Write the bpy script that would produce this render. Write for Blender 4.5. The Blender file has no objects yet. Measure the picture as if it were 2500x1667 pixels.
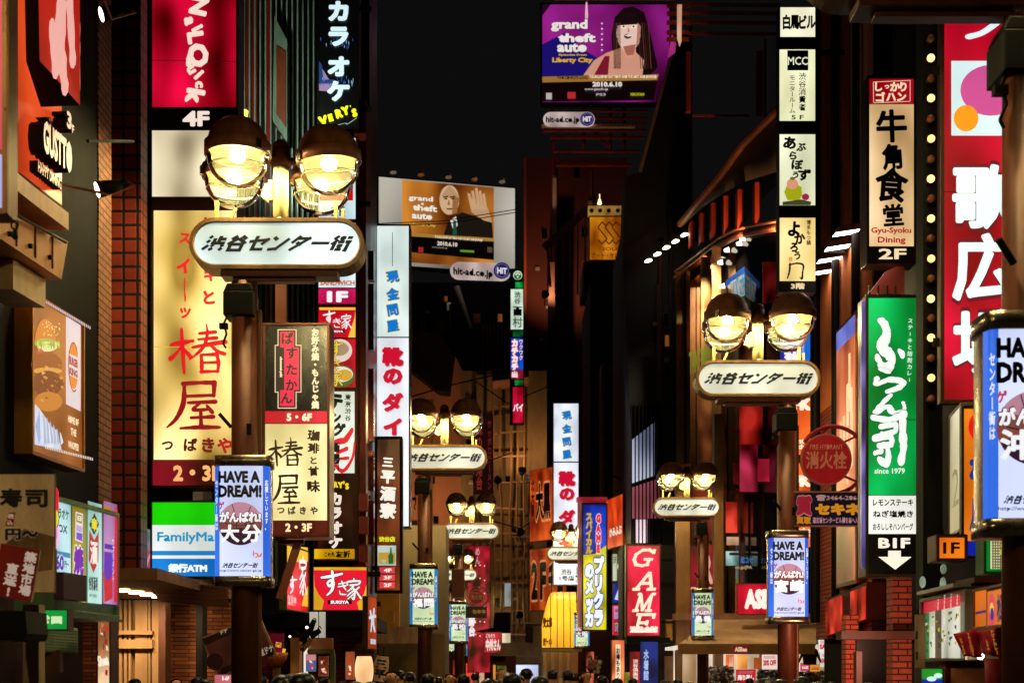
import bpy, bmesh, math, random
import numpy as np
from mathutils import Vector, Matrix
from mathutils.geometry import delaunay_2d_cdt
random.seed(7)
sc = bpy.context.scene
COL = sc.collection
R = math.radians
# ---------------------------------------------------------------- camera, night sky, exposure
F, CX, YH, CZ = 3533.0, 1250.0, 1640.0, 1.6      # focal length / centre / horizon in photograph pixels, eye height in metres
cam = bpy.data.cameras.new('camera')
cam.sensor_width = 36.0
cam.lens = F / 2500 * 36.0
cam.shift_y = (YH - 833.5) / 2500
cam.clip_end = 3000
cam.dof.use_dof = True
cam.dof.focus_distance = 19.0
cam.dof.aperture_fstop = 3.2
camo = bpy.data.objects.new('camera', cam)
COL.objects.link(camo)
camo.location = (0, 0, CZ)
camo.rotation_euler = (R(90), 0, 0)
sc.camera = camo
w = bpy.data.worlds.new('World')
sc.world = w
w.use_nodes = True
w.node_tree.nodes['Background'].inputs[0].default_value = (0.0040, 0.0037, 0.0037, 1)
w.node_tree.nodes['Background'].inputs[1].default_value = 1.0
sc.view_settings.view_transform = 'Standard'
sc.view_settings.look = 'None'
sc.view_settings.gamma = 1.0
sc.view_settings.exposure = 0.0
sc.cycles.use_denoising = True
sc.cycles.max_bounces = 8
sc.cycles.diffuse_bounces = 3
sc.cycles.transparent_max_bounces = 16
sc.cycles.sample_clamp_indirect = 3.0
sc.cycles.caustics_reflective = False
sc.cycles.caustics_refractive = False

# ---------------------------------------------------------------- materials
def lin(h):
    h = h.lstrip('#')
    o = []
    for i in (0, 2, 4):
        c = int(h[i:i + 2], 16) / 255
        o.append(c / 12.92 if c <= .04045 else ((c + .055) / 1.055) ** 2.4)
    return (o[0], o[1], o[2], 1)
M = {}
def _new(name):
    m = bpy.data.materials.new(name)
    m.use_nodes = True
    nt = m.node_tree
    return m, nt, nt.nodes['Principled BSDF']
def N(nt, t, **kw):
    n = nt.nodes.new(t)
    for k, v in kw.items(): setattr(n, k, v)
    return n
def lit(h, s=1.0, var=.14, sc_=1.6):
    """backlit panel: an emitting face, noise in its emission imitates the glow of tubes"""
    var = min(.6, var * 1.4 + .04)
    k = ('lit', h, s, var, sc_)
    if k in M: return M[k]
    m, nt, b = _new('backlit panel')
    c = lin(h)
    b.inputs['Base Color'].default_value = (c[0] * .25 + .01, c[1] * .25 + .01, c[2] * .25 + .01, 1)
    b.inputs['Roughness'].default_value = .3
    b.inputs['Emission Color'].default_value = c
    geo = N(nt, 'ShaderNodeNewGeometry')
    mp = N(nt, 'ShaderNodeMapping'); mp.inputs['Scale'].default_value = (1, 1, .55)
    no = N(nt, 'ShaderNodeTexNoise'); no.inputs['Scale'].default_value = sc_; no.inputs['Detail'].default_value = 1.0
    mr = N(nt, 'ShaderNodeMapRange')
    mr.inputs['From Min'].default_value = .3; mr.inputs['From Max'].default_value = .7
    mr.inputs['To Min'].default_value = s * (1 - var * 1.6); mr.inputs['To Max'].default_value = s * (1 + var)
    L = nt.links.new
    L(geo.outputs['Position'], mp.inputs['Vector']); L(mp.outputs[0], no.inputs['Vector'])
    L(no.outputs['Fac'], mr.inputs['Value']); L(mr.outputs[0], b.inputs['Emission Strength'])
    # same noise paints the tube glow: paler in bright spots, deeper between
    mx = N(nt, 'ShaderNodeMix', data_type='RGBA'); fr = N(nt, 'ShaderNodeMapRange'); fr.inputs['From Min'].default_value = .3; fr.inputs['From Max'].default_value = .7
    g_ = 1 + var * 1.5; a_ = var * .55
    mx.inputs['A'].default_value = (c[0] ** g_, c[1] ** g_, c[2] ** g_, 1)
    mx.inputs['B'].default_value = (c[0] + (1 - c[0]) * a_, c[1] + (1 - c[1]) * a_ * .8, c[2] + (1 - c[2]) * a_ * .6, 1) if min(c[:3]) > .12 else c
    L(no.outputs['Fac'], fr.inputs['Value']); L(fr.outputs[0], mx.inputs['Factor']); L(mx.outputs['Result'], b.inputs['Emission Color'])
    M[k] = m
    return m
def ink(h, s=1.0):
    """printed film on a backlit panel (s = how much light comes through) or plain paint (s = 0)"""
    k = ('ink', h, s)
    if k in M: return M[k]
    m, nt, b = _new('printed film')
    c = lin(h)
    b.inputs['Base Color'].default_value = (c[0] * .6, c[1] * .6, c[2] * .6, 1) if s else c
    b.inputs['Roughness'].default_value = .4
    if s:
        b.inputs['Emission Color'].default_value = c
        b.inputs['Emission Strength'].default_value = s
    m.cycles.emission_sampling = 'NONE'
    M[k] = m
    return m
def paint(h, rough=.5, metal=0.0, dirt=.3, scale=4.0, bump=0.0, spec=.5):
    k = ('paint', h, rough, metal, dirt, scale, bump, spec)
    if k in M: return M[k]
    m, nt, b = _new('worn surface')
    L = nt.links.new
    c = lin(h)
    geo = N(nt, 'ShaderNodeNewGeometry')
    no = N(nt, 'ShaderNodeTexNoise'); no.inputs['Scale'].default_value = scale; no.inputs['Detail'].default_value = 8; no.inputs['Roughness'].default_value = .65
    mp = N(nt, 'ShaderNodeMapping'); mp.inputs['Scale'].default_value = (1, 1, .35)
    mx = N(nt, 'ShaderNodeMix', data_type='RGBA')
    mx.inputs['A'].default_value = (c[0] * (1 - dirt), c[1] * (1 - dirt), c[2] * (1 - dirt), 1)
    mx.inputs['B'].default_value = (min(1, c[0] * (1 + dirt * .5)), min(1, c[1] * (1 + dirt * .5)), min(1, c[2] * (1 + dirt * .5)), 1)
    mr = N(nt, 'ShaderNodeMapRange'); mr.inputs['From Min'].default_value = .35; mr.inputs['From Max'].default_value = .65
    L(geo.outputs['Position'], mp.inputs['Vector']); L(mp.outputs[0], no.inputs['Vector'])
    L(no.outputs['Fac'], mr.inputs['Value']); L(mr.outputs[0], mx.inputs['Factor']); L(mx.outputs['Result'], b.inputs['Base Color'])
    ra = N(nt, 'ShaderNodeMapRange'); ra.inputs['To Min'].default_value = max(.05, rough - .12); ra.inputs['To Max'].default_value = min(1, rough + .15)
    L(no.outputs['Fac'], ra.inputs['Value']); L(ra.outputs[0], b.inputs['Roughness'])
    b.inputs['Metallic'].default_value = metal
    b.inputs['Specular IOR Level'].default_value = spec
    if bump:
        bu = N(nt, 'ShaderNodeBump'); bu.inputs['Strength'].default_value = bump; bu.inputs['Distance'].default_value = .02
        L(no.outputs['Fac'], bu.inputs['Height']); L(bu.outputs[0], b.inputs['Normal'])
    M[k] = m
    return m
def brick(c1, c2, mortar, bw, bh, ax='x', offset=.5, gap=.012, rough=.7):
    k = ('brick', c1, c2, mortar, bw, bh, ax, offset, gap)
    if k in M: return M[k]
    m, nt, b = _new('masonry')
    L = nt.links.new
    geo = N(nt, 'ShaderNodeNewGeometry'); sp = N(nt, 'ShaderNodeSeparateXYZ'); cb = N(nt, 'ShaderNodeCombineXYZ')
    L(geo.outputs['Position'], sp.inputs[0]); L(sp.outputs['Z'], cb.inputs['Y'])
    sn = N(nt, 'ShaderNodeSeparateXYZ'); ab = N(nt, 'ShaderNodeMath', operation='ABSOLUTE'); gt = N(nt, 'ShaderNodeMath', operation='GREATER_THAN'); gt.inputs[1].default_value = .6
    mxx = N(nt, 'ShaderNodeMix'); L(geo.outputs['True Normal'], sn.inputs[0]); L(sn.outputs['X'], ab.inputs[0]); L(ab.outputs[0], gt.inputs[0])
    L(gt.outputs[0], mxx.inputs['Factor']); L(sp.outputs['X'], mxx.inputs['A']); L(sp.outputs['Y'], mxx.inputs['B']); L(mxx.outputs[0], cb.inputs['X'])
    bt = N(nt, 'ShaderNodeTexBrick'); bt.offset = offset
    bt.inputs['Scale'].default_value = 1; bt.inputs['Brick Width'].default_value = bw; bt.inputs['Row Height'].default_value = bh
    bt.inputs['Mortar Size'].default_value = gap; bt.inputs['Mortar Smooth'].default_value = .2; bt.inputs['Bias'].default_value = 0
    bt.inputs['Color1'].default_value = lin(c1); bt.inputs['Color2'].default_value = lin(c2); bt.inputs['Mortar'].default_value = lin(mortar)
    L(cb.outputs[0], bt.inputs['Vector'])
    no = N(nt, 'ShaderNodeTexNoise'); no.inputs['Scale'].default_value = 9; no.inputs['Detail'].default_value = 6
    mx = N(nt, 'ShaderNodeMix', data_type='RGBA', blend_type='MULTIPLY'); mx.inputs['Factor'].default_value = .55
    L(geo.outputs['Position'], no.inputs['Vector']); L(bt.outputs['Color'], mx.inputs['A']); L(no.outputs['Color'], mx.inputs['B'])
    L(mx.outputs['Result'], b.inputs['Base Color'])
    bu = N(nt, 'ShaderNodeBump'); bu.inputs['Strength'].default_value = .6; bu.inputs['Distance'].default_value = .02; bu.invert = True
    L(bt.outputs['Fac'], bu.inputs['Height']); L(bu.outputs[0], b.inputs['Normal'])
    b.inputs['Roughness'].default_value = rough
    M[k] = m
    return m
def dark_glass(tint='#080a0c', rough=.08):
    k = ('dglass', tint, rough)
    if k in M: return M[k]
    m, nt, b = _new('dark window glass')
    b.inputs['Base Color'].default_value = lin(tint)
    b.inputs['Roughness'].default_value = rough
    b.inputs['Specular IOR Level'].default_value = .9
    M[k] = m
    return m
def bowl_glass():
    if 'bowl' in M: return M['bowl']
    m, nt, b = _new('clear lamp glass')
    L = nt.links.new
    out = nt.nodes['Material Output']
    tr = N(nt, 'ShaderNodeBsdfTransparent'); tr.inputs[0].default_value = (.96, .95, .88, 1)
    tl = N(nt, 'ShaderNodeBsdfTranslucent'); tl.inputs[0].default_value = (.9, .96, .74, 1)
    gl = N(nt, 'ShaderNodeBsdfGlossy'); gl.inputs['Roughness'].default_value = .06
    fr = N(nt, 'ShaderNodeFresnel'); fr.inputs[0].default_value = 1.16
    no = N(nt, 'ShaderNodeTexNoise'); no.inputs['Scale'].default_value = 7; no.inputs['Detail'].default_value = 5
    mr = N(nt, 'ShaderNodeMapRange'); mr.inputs['From Min'].default_value = .35; mr.inputs['From Max'].default_value = .7; mr.inputs['To Min'].default_value = .013; mr.inputs['To Max'].default_value = .028
    a = N(nt, 'ShaderNodeMixShader'); c = N(nt, 'ShaderNodeMixShader')
    geo = N(nt, 'ShaderNodeNewGeometry')
    L(geo.outputs['Position'], no.inputs['Vector']); L(no.outputs['Fac'], mr.inputs['Value'])
    L(mr.outputs[0], a.inputs[0]); L(tr.outputs[0], a.inputs[1]); L(tl.outputs[0], a.inputs[2])
    L(fr.outputs[0], c.inputs[0]); L(a.outputs[0], c.inputs[1]); L(gl.outputs[0], c.inputs[2]); L(c.outputs[0], out.inputs['Surface'])
    M['bowl'] = m
    return m
def emit(h, s):
    k = ('emit', h, s)
    if k in M: return M[k]
    m, nt, b = _new('lamp light')
    b.inputs['Base Color'].default_value = (0, 0, 0, 1)
    b.inputs['Emission Color'].default_value = lin(h)
    b.inputs['Emission Strength'].default_value = s
    M[k] = m
    return m
BLACK = paint('#0d0b0b', .6, 0, .3, 4.0, 0, .15)
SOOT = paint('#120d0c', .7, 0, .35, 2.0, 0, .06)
FRAME = paint('#4a3830', .4, .5, .35)
STEEL = paint('#9a8a78', .25, .9, .3)
BROWN = paint('#6c371f', .45, .2, .45, 5.0)
CAP = paint('#9a5f3c', .45, .1, .5, 7.0)
CREAMP = paint('#cfc58c', .45, 0, .2, 3.0)
INKB = ink('#0a0a10', 0)
WHITE = ink('#f2f4f6', 1)

# ---------------------------------------------------------------- mesh collector and object helpers
class MB:
    def __init__(s): s.v = []; s.f = []; s.m = []; s.g = []
    def add(s, v, f, mi=0):
        o = len(s.v); s.g.append((o, len(s.f)))
        s.v += [tuple(p) for p in v]; s.f += [tuple(i + o for i in q) for q in f]; s.m += [mi] * len(f)
        return s
    def box(s, x0, x1, y0, y1, z0, z1, mi=0):
        v = [(x, y, z) for x in (x0, x1) for y in (y0, y1) for z in (z0, z1)]
        return s.add(v, [(0, 1, 3, 2), (4, 6, 7, 5), (0, 4, 5, 1), (2, 3, 7, 6), (0, 2, 6, 4), (1, 5, 7, 3)], mi)
    def bar(s, a, b, w_, h_, mi=0):
        a = Vector(a); b = Vector(b); d = (b - a).normalized()
        up = Vector((0, 0, 1)) if abs(d.z) < .95 else Vector((0, 1, 0))
        x = d.cross(up).normalized() * w_ / 2; y = x.cross(d).normalized() * h_ / 2
        v = [p + i * x + j * y for p in (a, b) for i, j in ((-1, -1), (1, -1), (1, 1), (-1, 1))]
        return s.add(v, [(3, 2, 1, 0), (4, 5, 6, 7), (0, 1, 5, 4), (1, 2, 6, 5), (2, 3, 7, 6), (3, 0, 4, 7)], mi)
    def cyl(s, a, b, r0, r1=None, n=16, mi=0, cap=True):
        r1 = r0 if r1 is None else r1
        a = Vector(a); b = Vector(b); d = (b - a).normalized()
        up = Vector((0, 0, 1)) if abs(d.z) < .95 else Vector((0, 1, 0))
        x = d.cross(up).normalized(); y = d.cross(x).normalized()
        v = []
        for p, r in ((a, r0), (b, r1)):
            v += [p + x * math.cos(2 * math.pi * i / n) * r + y * math.sin(2 * math.pi * i / n) * r for i in range(n)]
        f = [(i, i + n, (i + 1) % n + n, (i + 1) % n) for i in range(n)]
        if cap: f += [tuple(range(n)), tuple(range(2 * n - 1, n - 1, -1))]
        return s.add(v, f, mi)
    def tube(s, pts, r, n=8, mi=0):
        for a, b in zip(pts[:-1], pts[1:]): s.cyl(a, b, r, r, n, mi)
        return s
    def lathe(s, prof, c=(0, 0, 0), n=28, mi=0, tilt=None):
        k = len(prof); v = []
        for i in range(n):
            t = 2 * math.pi * i / n
            v += [(c[0] + r * math.cos(t), c[1] + r * math.sin(t), c[2] + z) for r, z in prof]
        f = []
        for i in range(n):
            j = (i + 1) % n
            for q in range(k - 1):
                f.append((i * k + q, j * k + q, j * k + q + 1, i * k + q + 1))
        return s.add(v, f, mi)
    def ball(s, c, r, n=14, m_=8, mi=0, sz=1.0):
        pr = [(max(1e-4, r * math.sin(math.pi * i / m_)), -r * sz * math.cos(math.pi * i / m_)) for i in range(m_ + 1)]
        return s.lathe(pr, c, n, mi)
    def prism(s, pts, y0, y1, mi=0):
        n = len(pts)
        v = [(x, y0, z) for x, z in pts] + [(x, y1, z) for x, z in pts]
        f = [tuple(range(n)), tuple(range(2 * n - 1, n - 1, -1))] + [(i, i + n, (i + 1) % n + n, (i + 1) % n) for i in range(n)]
        return s.add(v, f, mi)
    def split(s):
        g = s.g + [(len(s.v), len(s.f))]
        for (a, fa), (b, fb) in zip(g[:-1], g[1:]):
            m = MB(); m.v = s.v[a:b]; m.f = [tuple(i - a for i in q) for q in s.f[fa:fb]]; m.m = s.m[fa:fb]
            yield m
    def build(s, name, mats, parent=None, smooth=False, org=(0, 0, 0), bevel=0, each=False):
        if each: return [m.build(name, mats, parent, smooth, org, bevel) for m in s.split()]
        me = bpy.data.meshes.new(name)
        o3 = Vector(org)
        me.from_pydata([tuple(Vector(p) - o3) for p in s.v], [], s.f)
        for mt in (mats if isinstance(mats, (list, tuple)) else [mats]): me.materials.append(mt)
        me.polygons.foreach_set('material_index', s.m)
        bm = bmesh.new(); bm.from_mesh(me)
        bmesh.ops.remove_doubles(bm, verts=bm.verts, dist=1e-5)
        if not getattr(s, 'open', False): bmesh.ops.recalc_face_normals(bm, faces=bm.faces)
        bm.to_mesh(me); bm.free()
        if smooth: me.shade_auto(35) if hasattr(me, 'shade_auto') else me.polygons.foreach_set('use_smooth', [True] * len(me.polygons))
        o = bpy.data.objects.new(name, me)
        COL.objects.link(o)
        if bevel:
            bv = o.modifiers.new('bevel', 'BEVEL'); bv.width = bevel; bv.segments = 2; bv.limit_method = 'ANGLE'
        if parent is not None: o.parent = parent
        return o
def empty(name, label, cat, loc=(0, 0, 0), rz=0, group=None):
    o = bpy.data.objects.new(name, None)
    COL.objects.link(o)
    o.location = loc; o.rotation_euler = (0, 0, rz); o.empty_display_size = .2
    return tag(o, label, cat, group)
def tag(o, label, cat, group=None):
    o['label'] = label; o['category'] = cat
    if group: o['group'] = group
    return o
def struct(o, kind='structure'):
    o['kind'] = kind
    return o
KIDS = {}
def copy_tree(o, parent=None):
    c = o.copy(); COL.objects.link(c); c.parent = parent
    for ch in list(o.children): copy_tree(ch, c)
    return c
def P(px, py, d):
    """photograph pixel + distance along the street -> world point"""
    return Vector(((px - CX) / F * d, d, CZ + (YH - py) / F * d))
def X(px, d): return (px - CX) / F * d
def Z(py, d): return CZ + (YH - py) / F * d

# ---------------------------------------------------------------- outlines: lettering and brush strokes as clean polygons
def union(polys):
    V = []; E = []; Fc = []
    for p in polys:
        b = len(V)
        if sum(p[i][0] * p[(i + 1) % len(p)][1] - p[(i + 1) % len(p)][0] * p[i][1] for i in range(len(p))) < 0: p = list(p)[::-1]
        V += [Vector(q) for q in p]
        Fc.append(list(range(b, b + len(p))))
    o = delaunay_2d_cdt(V, [], Fc, 1, 1e-5)
    fs = [f for f, src in zip(o[2], o[5]) if src]
    cnt = {}
    for f in fs:
        for i in range(len(f)):
            k = tuple(sorted((f[i], f[(i + 1) % len(f)]))); cnt[k] = cnt.get(k, 0) + 1
    be = [k for k, n in cnt.items() if n == 1]
    o2 = delaunay_2d_cdt(o[0], be, [], 0, 1e-6)
    pv = np.array([tuple(v) for v in o2[0]]); old = np.array([tuple(v) for v in o[0]])
    tri = np.array([f[:3] for f in o2[2]])
    ce = pv[tri].mean(axis=1)                       # keep triangles whose centre is inside (even-odd)
    e = np.array(be); A = old[e[:, 0]]; B = old[e[:, 1]]
    cy = ce[:, 1][:, None]
    up = (A[:, 1][None] > cy) != (B[:, 1][None] > cy)
    dy = np.where(np.abs(B[:, 1] - A[:, 1]) < 1e-12, 1e-12, B[:, 1] - A[:, 1])
    xi = A[:, 0][None] + (cy - A[:, 1][None]) / dy[None] * (B[:, 0] - A[:, 0])[None]
    ins = ((up & (xi > ce[:, 0][:, None])).sum(axis=1) % 2) == 1
    keep = [f for f, k in zip(o2[2], ins) if k]
    used = sorted({i for f in keep for i in f}); mp = {k: i for i, k in enumerate(used)}
    return [tuple(o2[0][i]) for i in used], [tuple(mp[i] for i in f) for f in keep]
_raw = {}
def raw(s, res=2):
    if s in _raw: return _raw[s]
    c = bpy.data.curves.new('t', 'FONT'); c.body = s; c.resolution_u = res
    o = bpy.data.objects.new('t', c); COL.objects.link(o)
    bpy.context.view_layer.update()
    me = o.to_mesh()
    v = [(q.co.x, q.co.y) for q in me.vertices]; f = [tuple(p.vertices) for p in me.polygons]
    o.to_mesh_clear(); bpy.data.objects.remove(o); bpy.data.curves.remove(c)
    mp = {}; nv = []; idx = []
    for p in v:
        k = (round(p[0], 4), round(p[1], 4))
        if k not in mp: mp[k] = len(nv); nv.append(k)
        idx.append(mp[k])
    f = [tuple(idx[i] for i in q) for q in f]
    f = [q for q in f if len(set(q)) == len(q)]
    _raw[s] = (nv, f)
    return _raw[s]
_gl = {}
def glyph(s, r):
    """string s emboldened by r (em units)"""
    k = (s, round(r, 3))
    if k in _gl: return _gl[k]
    v, f = raw(s)
    if not v: _gl[k] = ([], []); return _gl[k]
    if r <= 0: _gl[k] = (v, f); return _gl[k]
    cnt = {}
    for q in f:
        for i in range(len(q)):
            e = tuple(sorted((q[i], q[(i + 1) % len(q)]))); cnt[e] = cnt.get(e, 0) + 1
    polys = [[v[i] for i in q] for q in f]
    for (a, b), n in cnt.items():
        if n != 1: continue
        A = Vector(v[a]); B = Vector(v[b]); d = B - A; L = d.length
        if L < 1e-6: continue
        d /= L; nn = Vector((-d.y, d.x))
        polys.append([A + nn * r, A - d * r * .7 + nn * r * .7, A - d * r, A - d * r * .7 - nn * r * .7, A - nn * r, B - nn * r, B + d * r * .7 - nn * r * .7, B + d * r, B + d * r * .7 + nn * r * .7, B + nn * r])
    try: _gl[k] = union(polys)
    except Exception: _gl[k] = (v, f)
    return _gl[k]
def catmull(p, n=5):
    if len(p) < 3: return [tuple(a + (b - a) * t / n for a, b in zip(p[0], p[1])) for t in range(n + 1)]
    q = [p[0]] + list(p) + [p[-1]]; o = []
    for i in range(1, len(q) - 2):
        for k in range(n):
            t = k / n
            o.append(tuple(.5 * (2 * b + (c - a) * t + (2 * a - 5 * b + 4 * c - d) * t * t + (3 * b - a - 3 * c + d) * t ** 3) for a, b, c, d in zip(q[i - 1], q[i], q[i + 1], q[i + 2])))
    o.append(tuple(p[-1]))
    return o
def brush(strokes, extra=0.0, rough=.0):
    """strokes of (x, y-down, width) in a unit square -> polygon with y up"""
    rnd = random.Random(3)
    polys = []
    for st in strokes:
        pts = catmull(st)
        pts = [(x, 1 - y, max(.004, wd * (1 + rnd.uniform(-rough, rough)) + extra * 2)) for x, y, wd in pts]
        for x, y, wd in pts:
            polys.append([(x + wd / 2 * math.cos(k * math.pi / 4 + .2), y + wd / 2 * math.sin(k * math.pi / 4 + .2)) for k in range(8)])
        for a, b in zip(pts[:-1], pts[1:]):
            d = Vector((b[0] - a[0], b[1] - a[1]))
            if d.length < 1e-5: continue
            d.normalize(); nn = Vector((-d.y, d.x))
            polys.append([Vector(a[:2]) + nn * a[2] / 2, Vector(a[:2]) - nn * a[2] / 2, Vector(b[:2]) - nn * b[2] / 2, Vector(b[:2]) + nn * b[2] / 2])
    return union(polys)
def flat(strokes, wd=.12, shear=0.0):
    """square-ended strokes, y up"""
    polys = []
    for st in strokes:
        for i, (a, b) in enumerate(zip(st[:-1], st[1:])):
            a = Vector(a[:2]); b = Vector(b[:2]); d = (b - a).normalized(); nn = Vector((-d.y, d.x)) * wd / 2
            e0 = d * wd / 2 if i > 0 else d * 0
            e1 = d * wd / 2 if i < len(st) - 2 else d * 0
            polys.append([p + Vector((shear * p.y, 0)) for p in (a - e0 + nn, a - e0 - nn, b + e1 - nn, b + e1 + nn)])
    return union(polys)
LOGO = [
 [[(.0, .98), (.16, .86)], [(-.04, .68), (.12, .56)], [(-.1, .06), (.14, .36)], [(.62, 1), (.62, .5)], [(.62, .78), (.98, .78)], [(.36, .84), (.36, .5)], [(.22, .5), (1, .5)], [(.3, .38), (.44, .28)], [(.98, .38), (.82, .28)], [(.44, .16), (.26, .03)], [(.8, .16), (.98, .03)]],
 [[(.38, 1), (.12, .76)], [(.64, 1), (.94, .78)], [(.52, .84), (.02, .42)], [(.5, .84), (1.0, .46)], [(.2, .42), (.84, .42), (.84, .02), (.2, .02), (.2, .42)]],
 [[(.0, .6), (.98, .74), (.74, .4)], [(.34, 1), (.34, .08), (.94, .08)]],
 [[(.12, .92), (.36, .72)], [(.05, .06), (.5, .12), (1.0, .82)]],
 [[(.42, 1), (.08, .5)], [(.3, .82), (.94, .82), (.12, .0)], [(.34, .56), (.66, .36)]],
 [[(.02, .5), (1.02, .5)]],
 [[(.24, 1), (.02, .76)], [(.28, .74), (.0, .4)], [(.17, .55), (.17, 0)], [(.34, .84), (.66, .84)], [(.32, .58), (.68, .58)], [(.34, .32), (.66, .32)], [(.32, .06), (.68, .06)], [(.5, 1), (.5, .58)], [(.5, .45), (.5, .06)], [(.74, .88), (1.02, .88)], [(.72, .6), (1.06, .6)], [(.92, .6), (.92, .02), (.8, .06)]],
]
def logo_mesh():
    if 'logo' in _gl: return _gl['logo']
    V = []; T = []
    for i, ch in enumerate(LOGO):
        v, f = flat(ch, .21, .42)
        o = len(V)
        V += [(x + i * 1.16, y) for x, y in v]; T += [tuple(k + o for k in q) for q in f]
    _gl['logo'] = (V, T)
    return _gl['logo']
def fit(vf, x0, z0, x1, z1):
    v, f = vf
    if not v: return [], []
    a = min(p[0] for p in v); b = max(p[0] for p in v); c = min(p[1] for p in v); d = max(p[1] for p in v)
    sx = (x1 - x0) / max(1e-6, b - a); sz = (z1 - z0) / max(1e-6, d - c)
    return [(x0 + (p[0] - a) * sx, z0 + (p[1] - c) * sz) for p in v], f
ROT = set('ー〜～-－（）')
def vtext(s, x0, z0, x1, z1, b):
    V = []; T = []
    n = len(s); h = (z1 - z0) / n
    for i, c in enumerate(s):
        if c == ' ': continue
        v, f = glyph(c, b)
        if not v: continue
        if c in ROT: v = [(.5 + (y - .38), .38 - (x - .5)) for x, y in v]
        cx = .5 if ord(c) > 0x2000 else (min(p[0] for p in v) + max(p[0] for p in v)) / 2
        zc = z1 - (i + .5) * h
        o = len(V)
        V += [((x0 + x1) / 2 + (x - cx) * (x1 - x0), zc + (y - .38) * h) for x, y in v]
        T += [tuple(k + o for k in q) for q in f]
    return V, T

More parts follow.
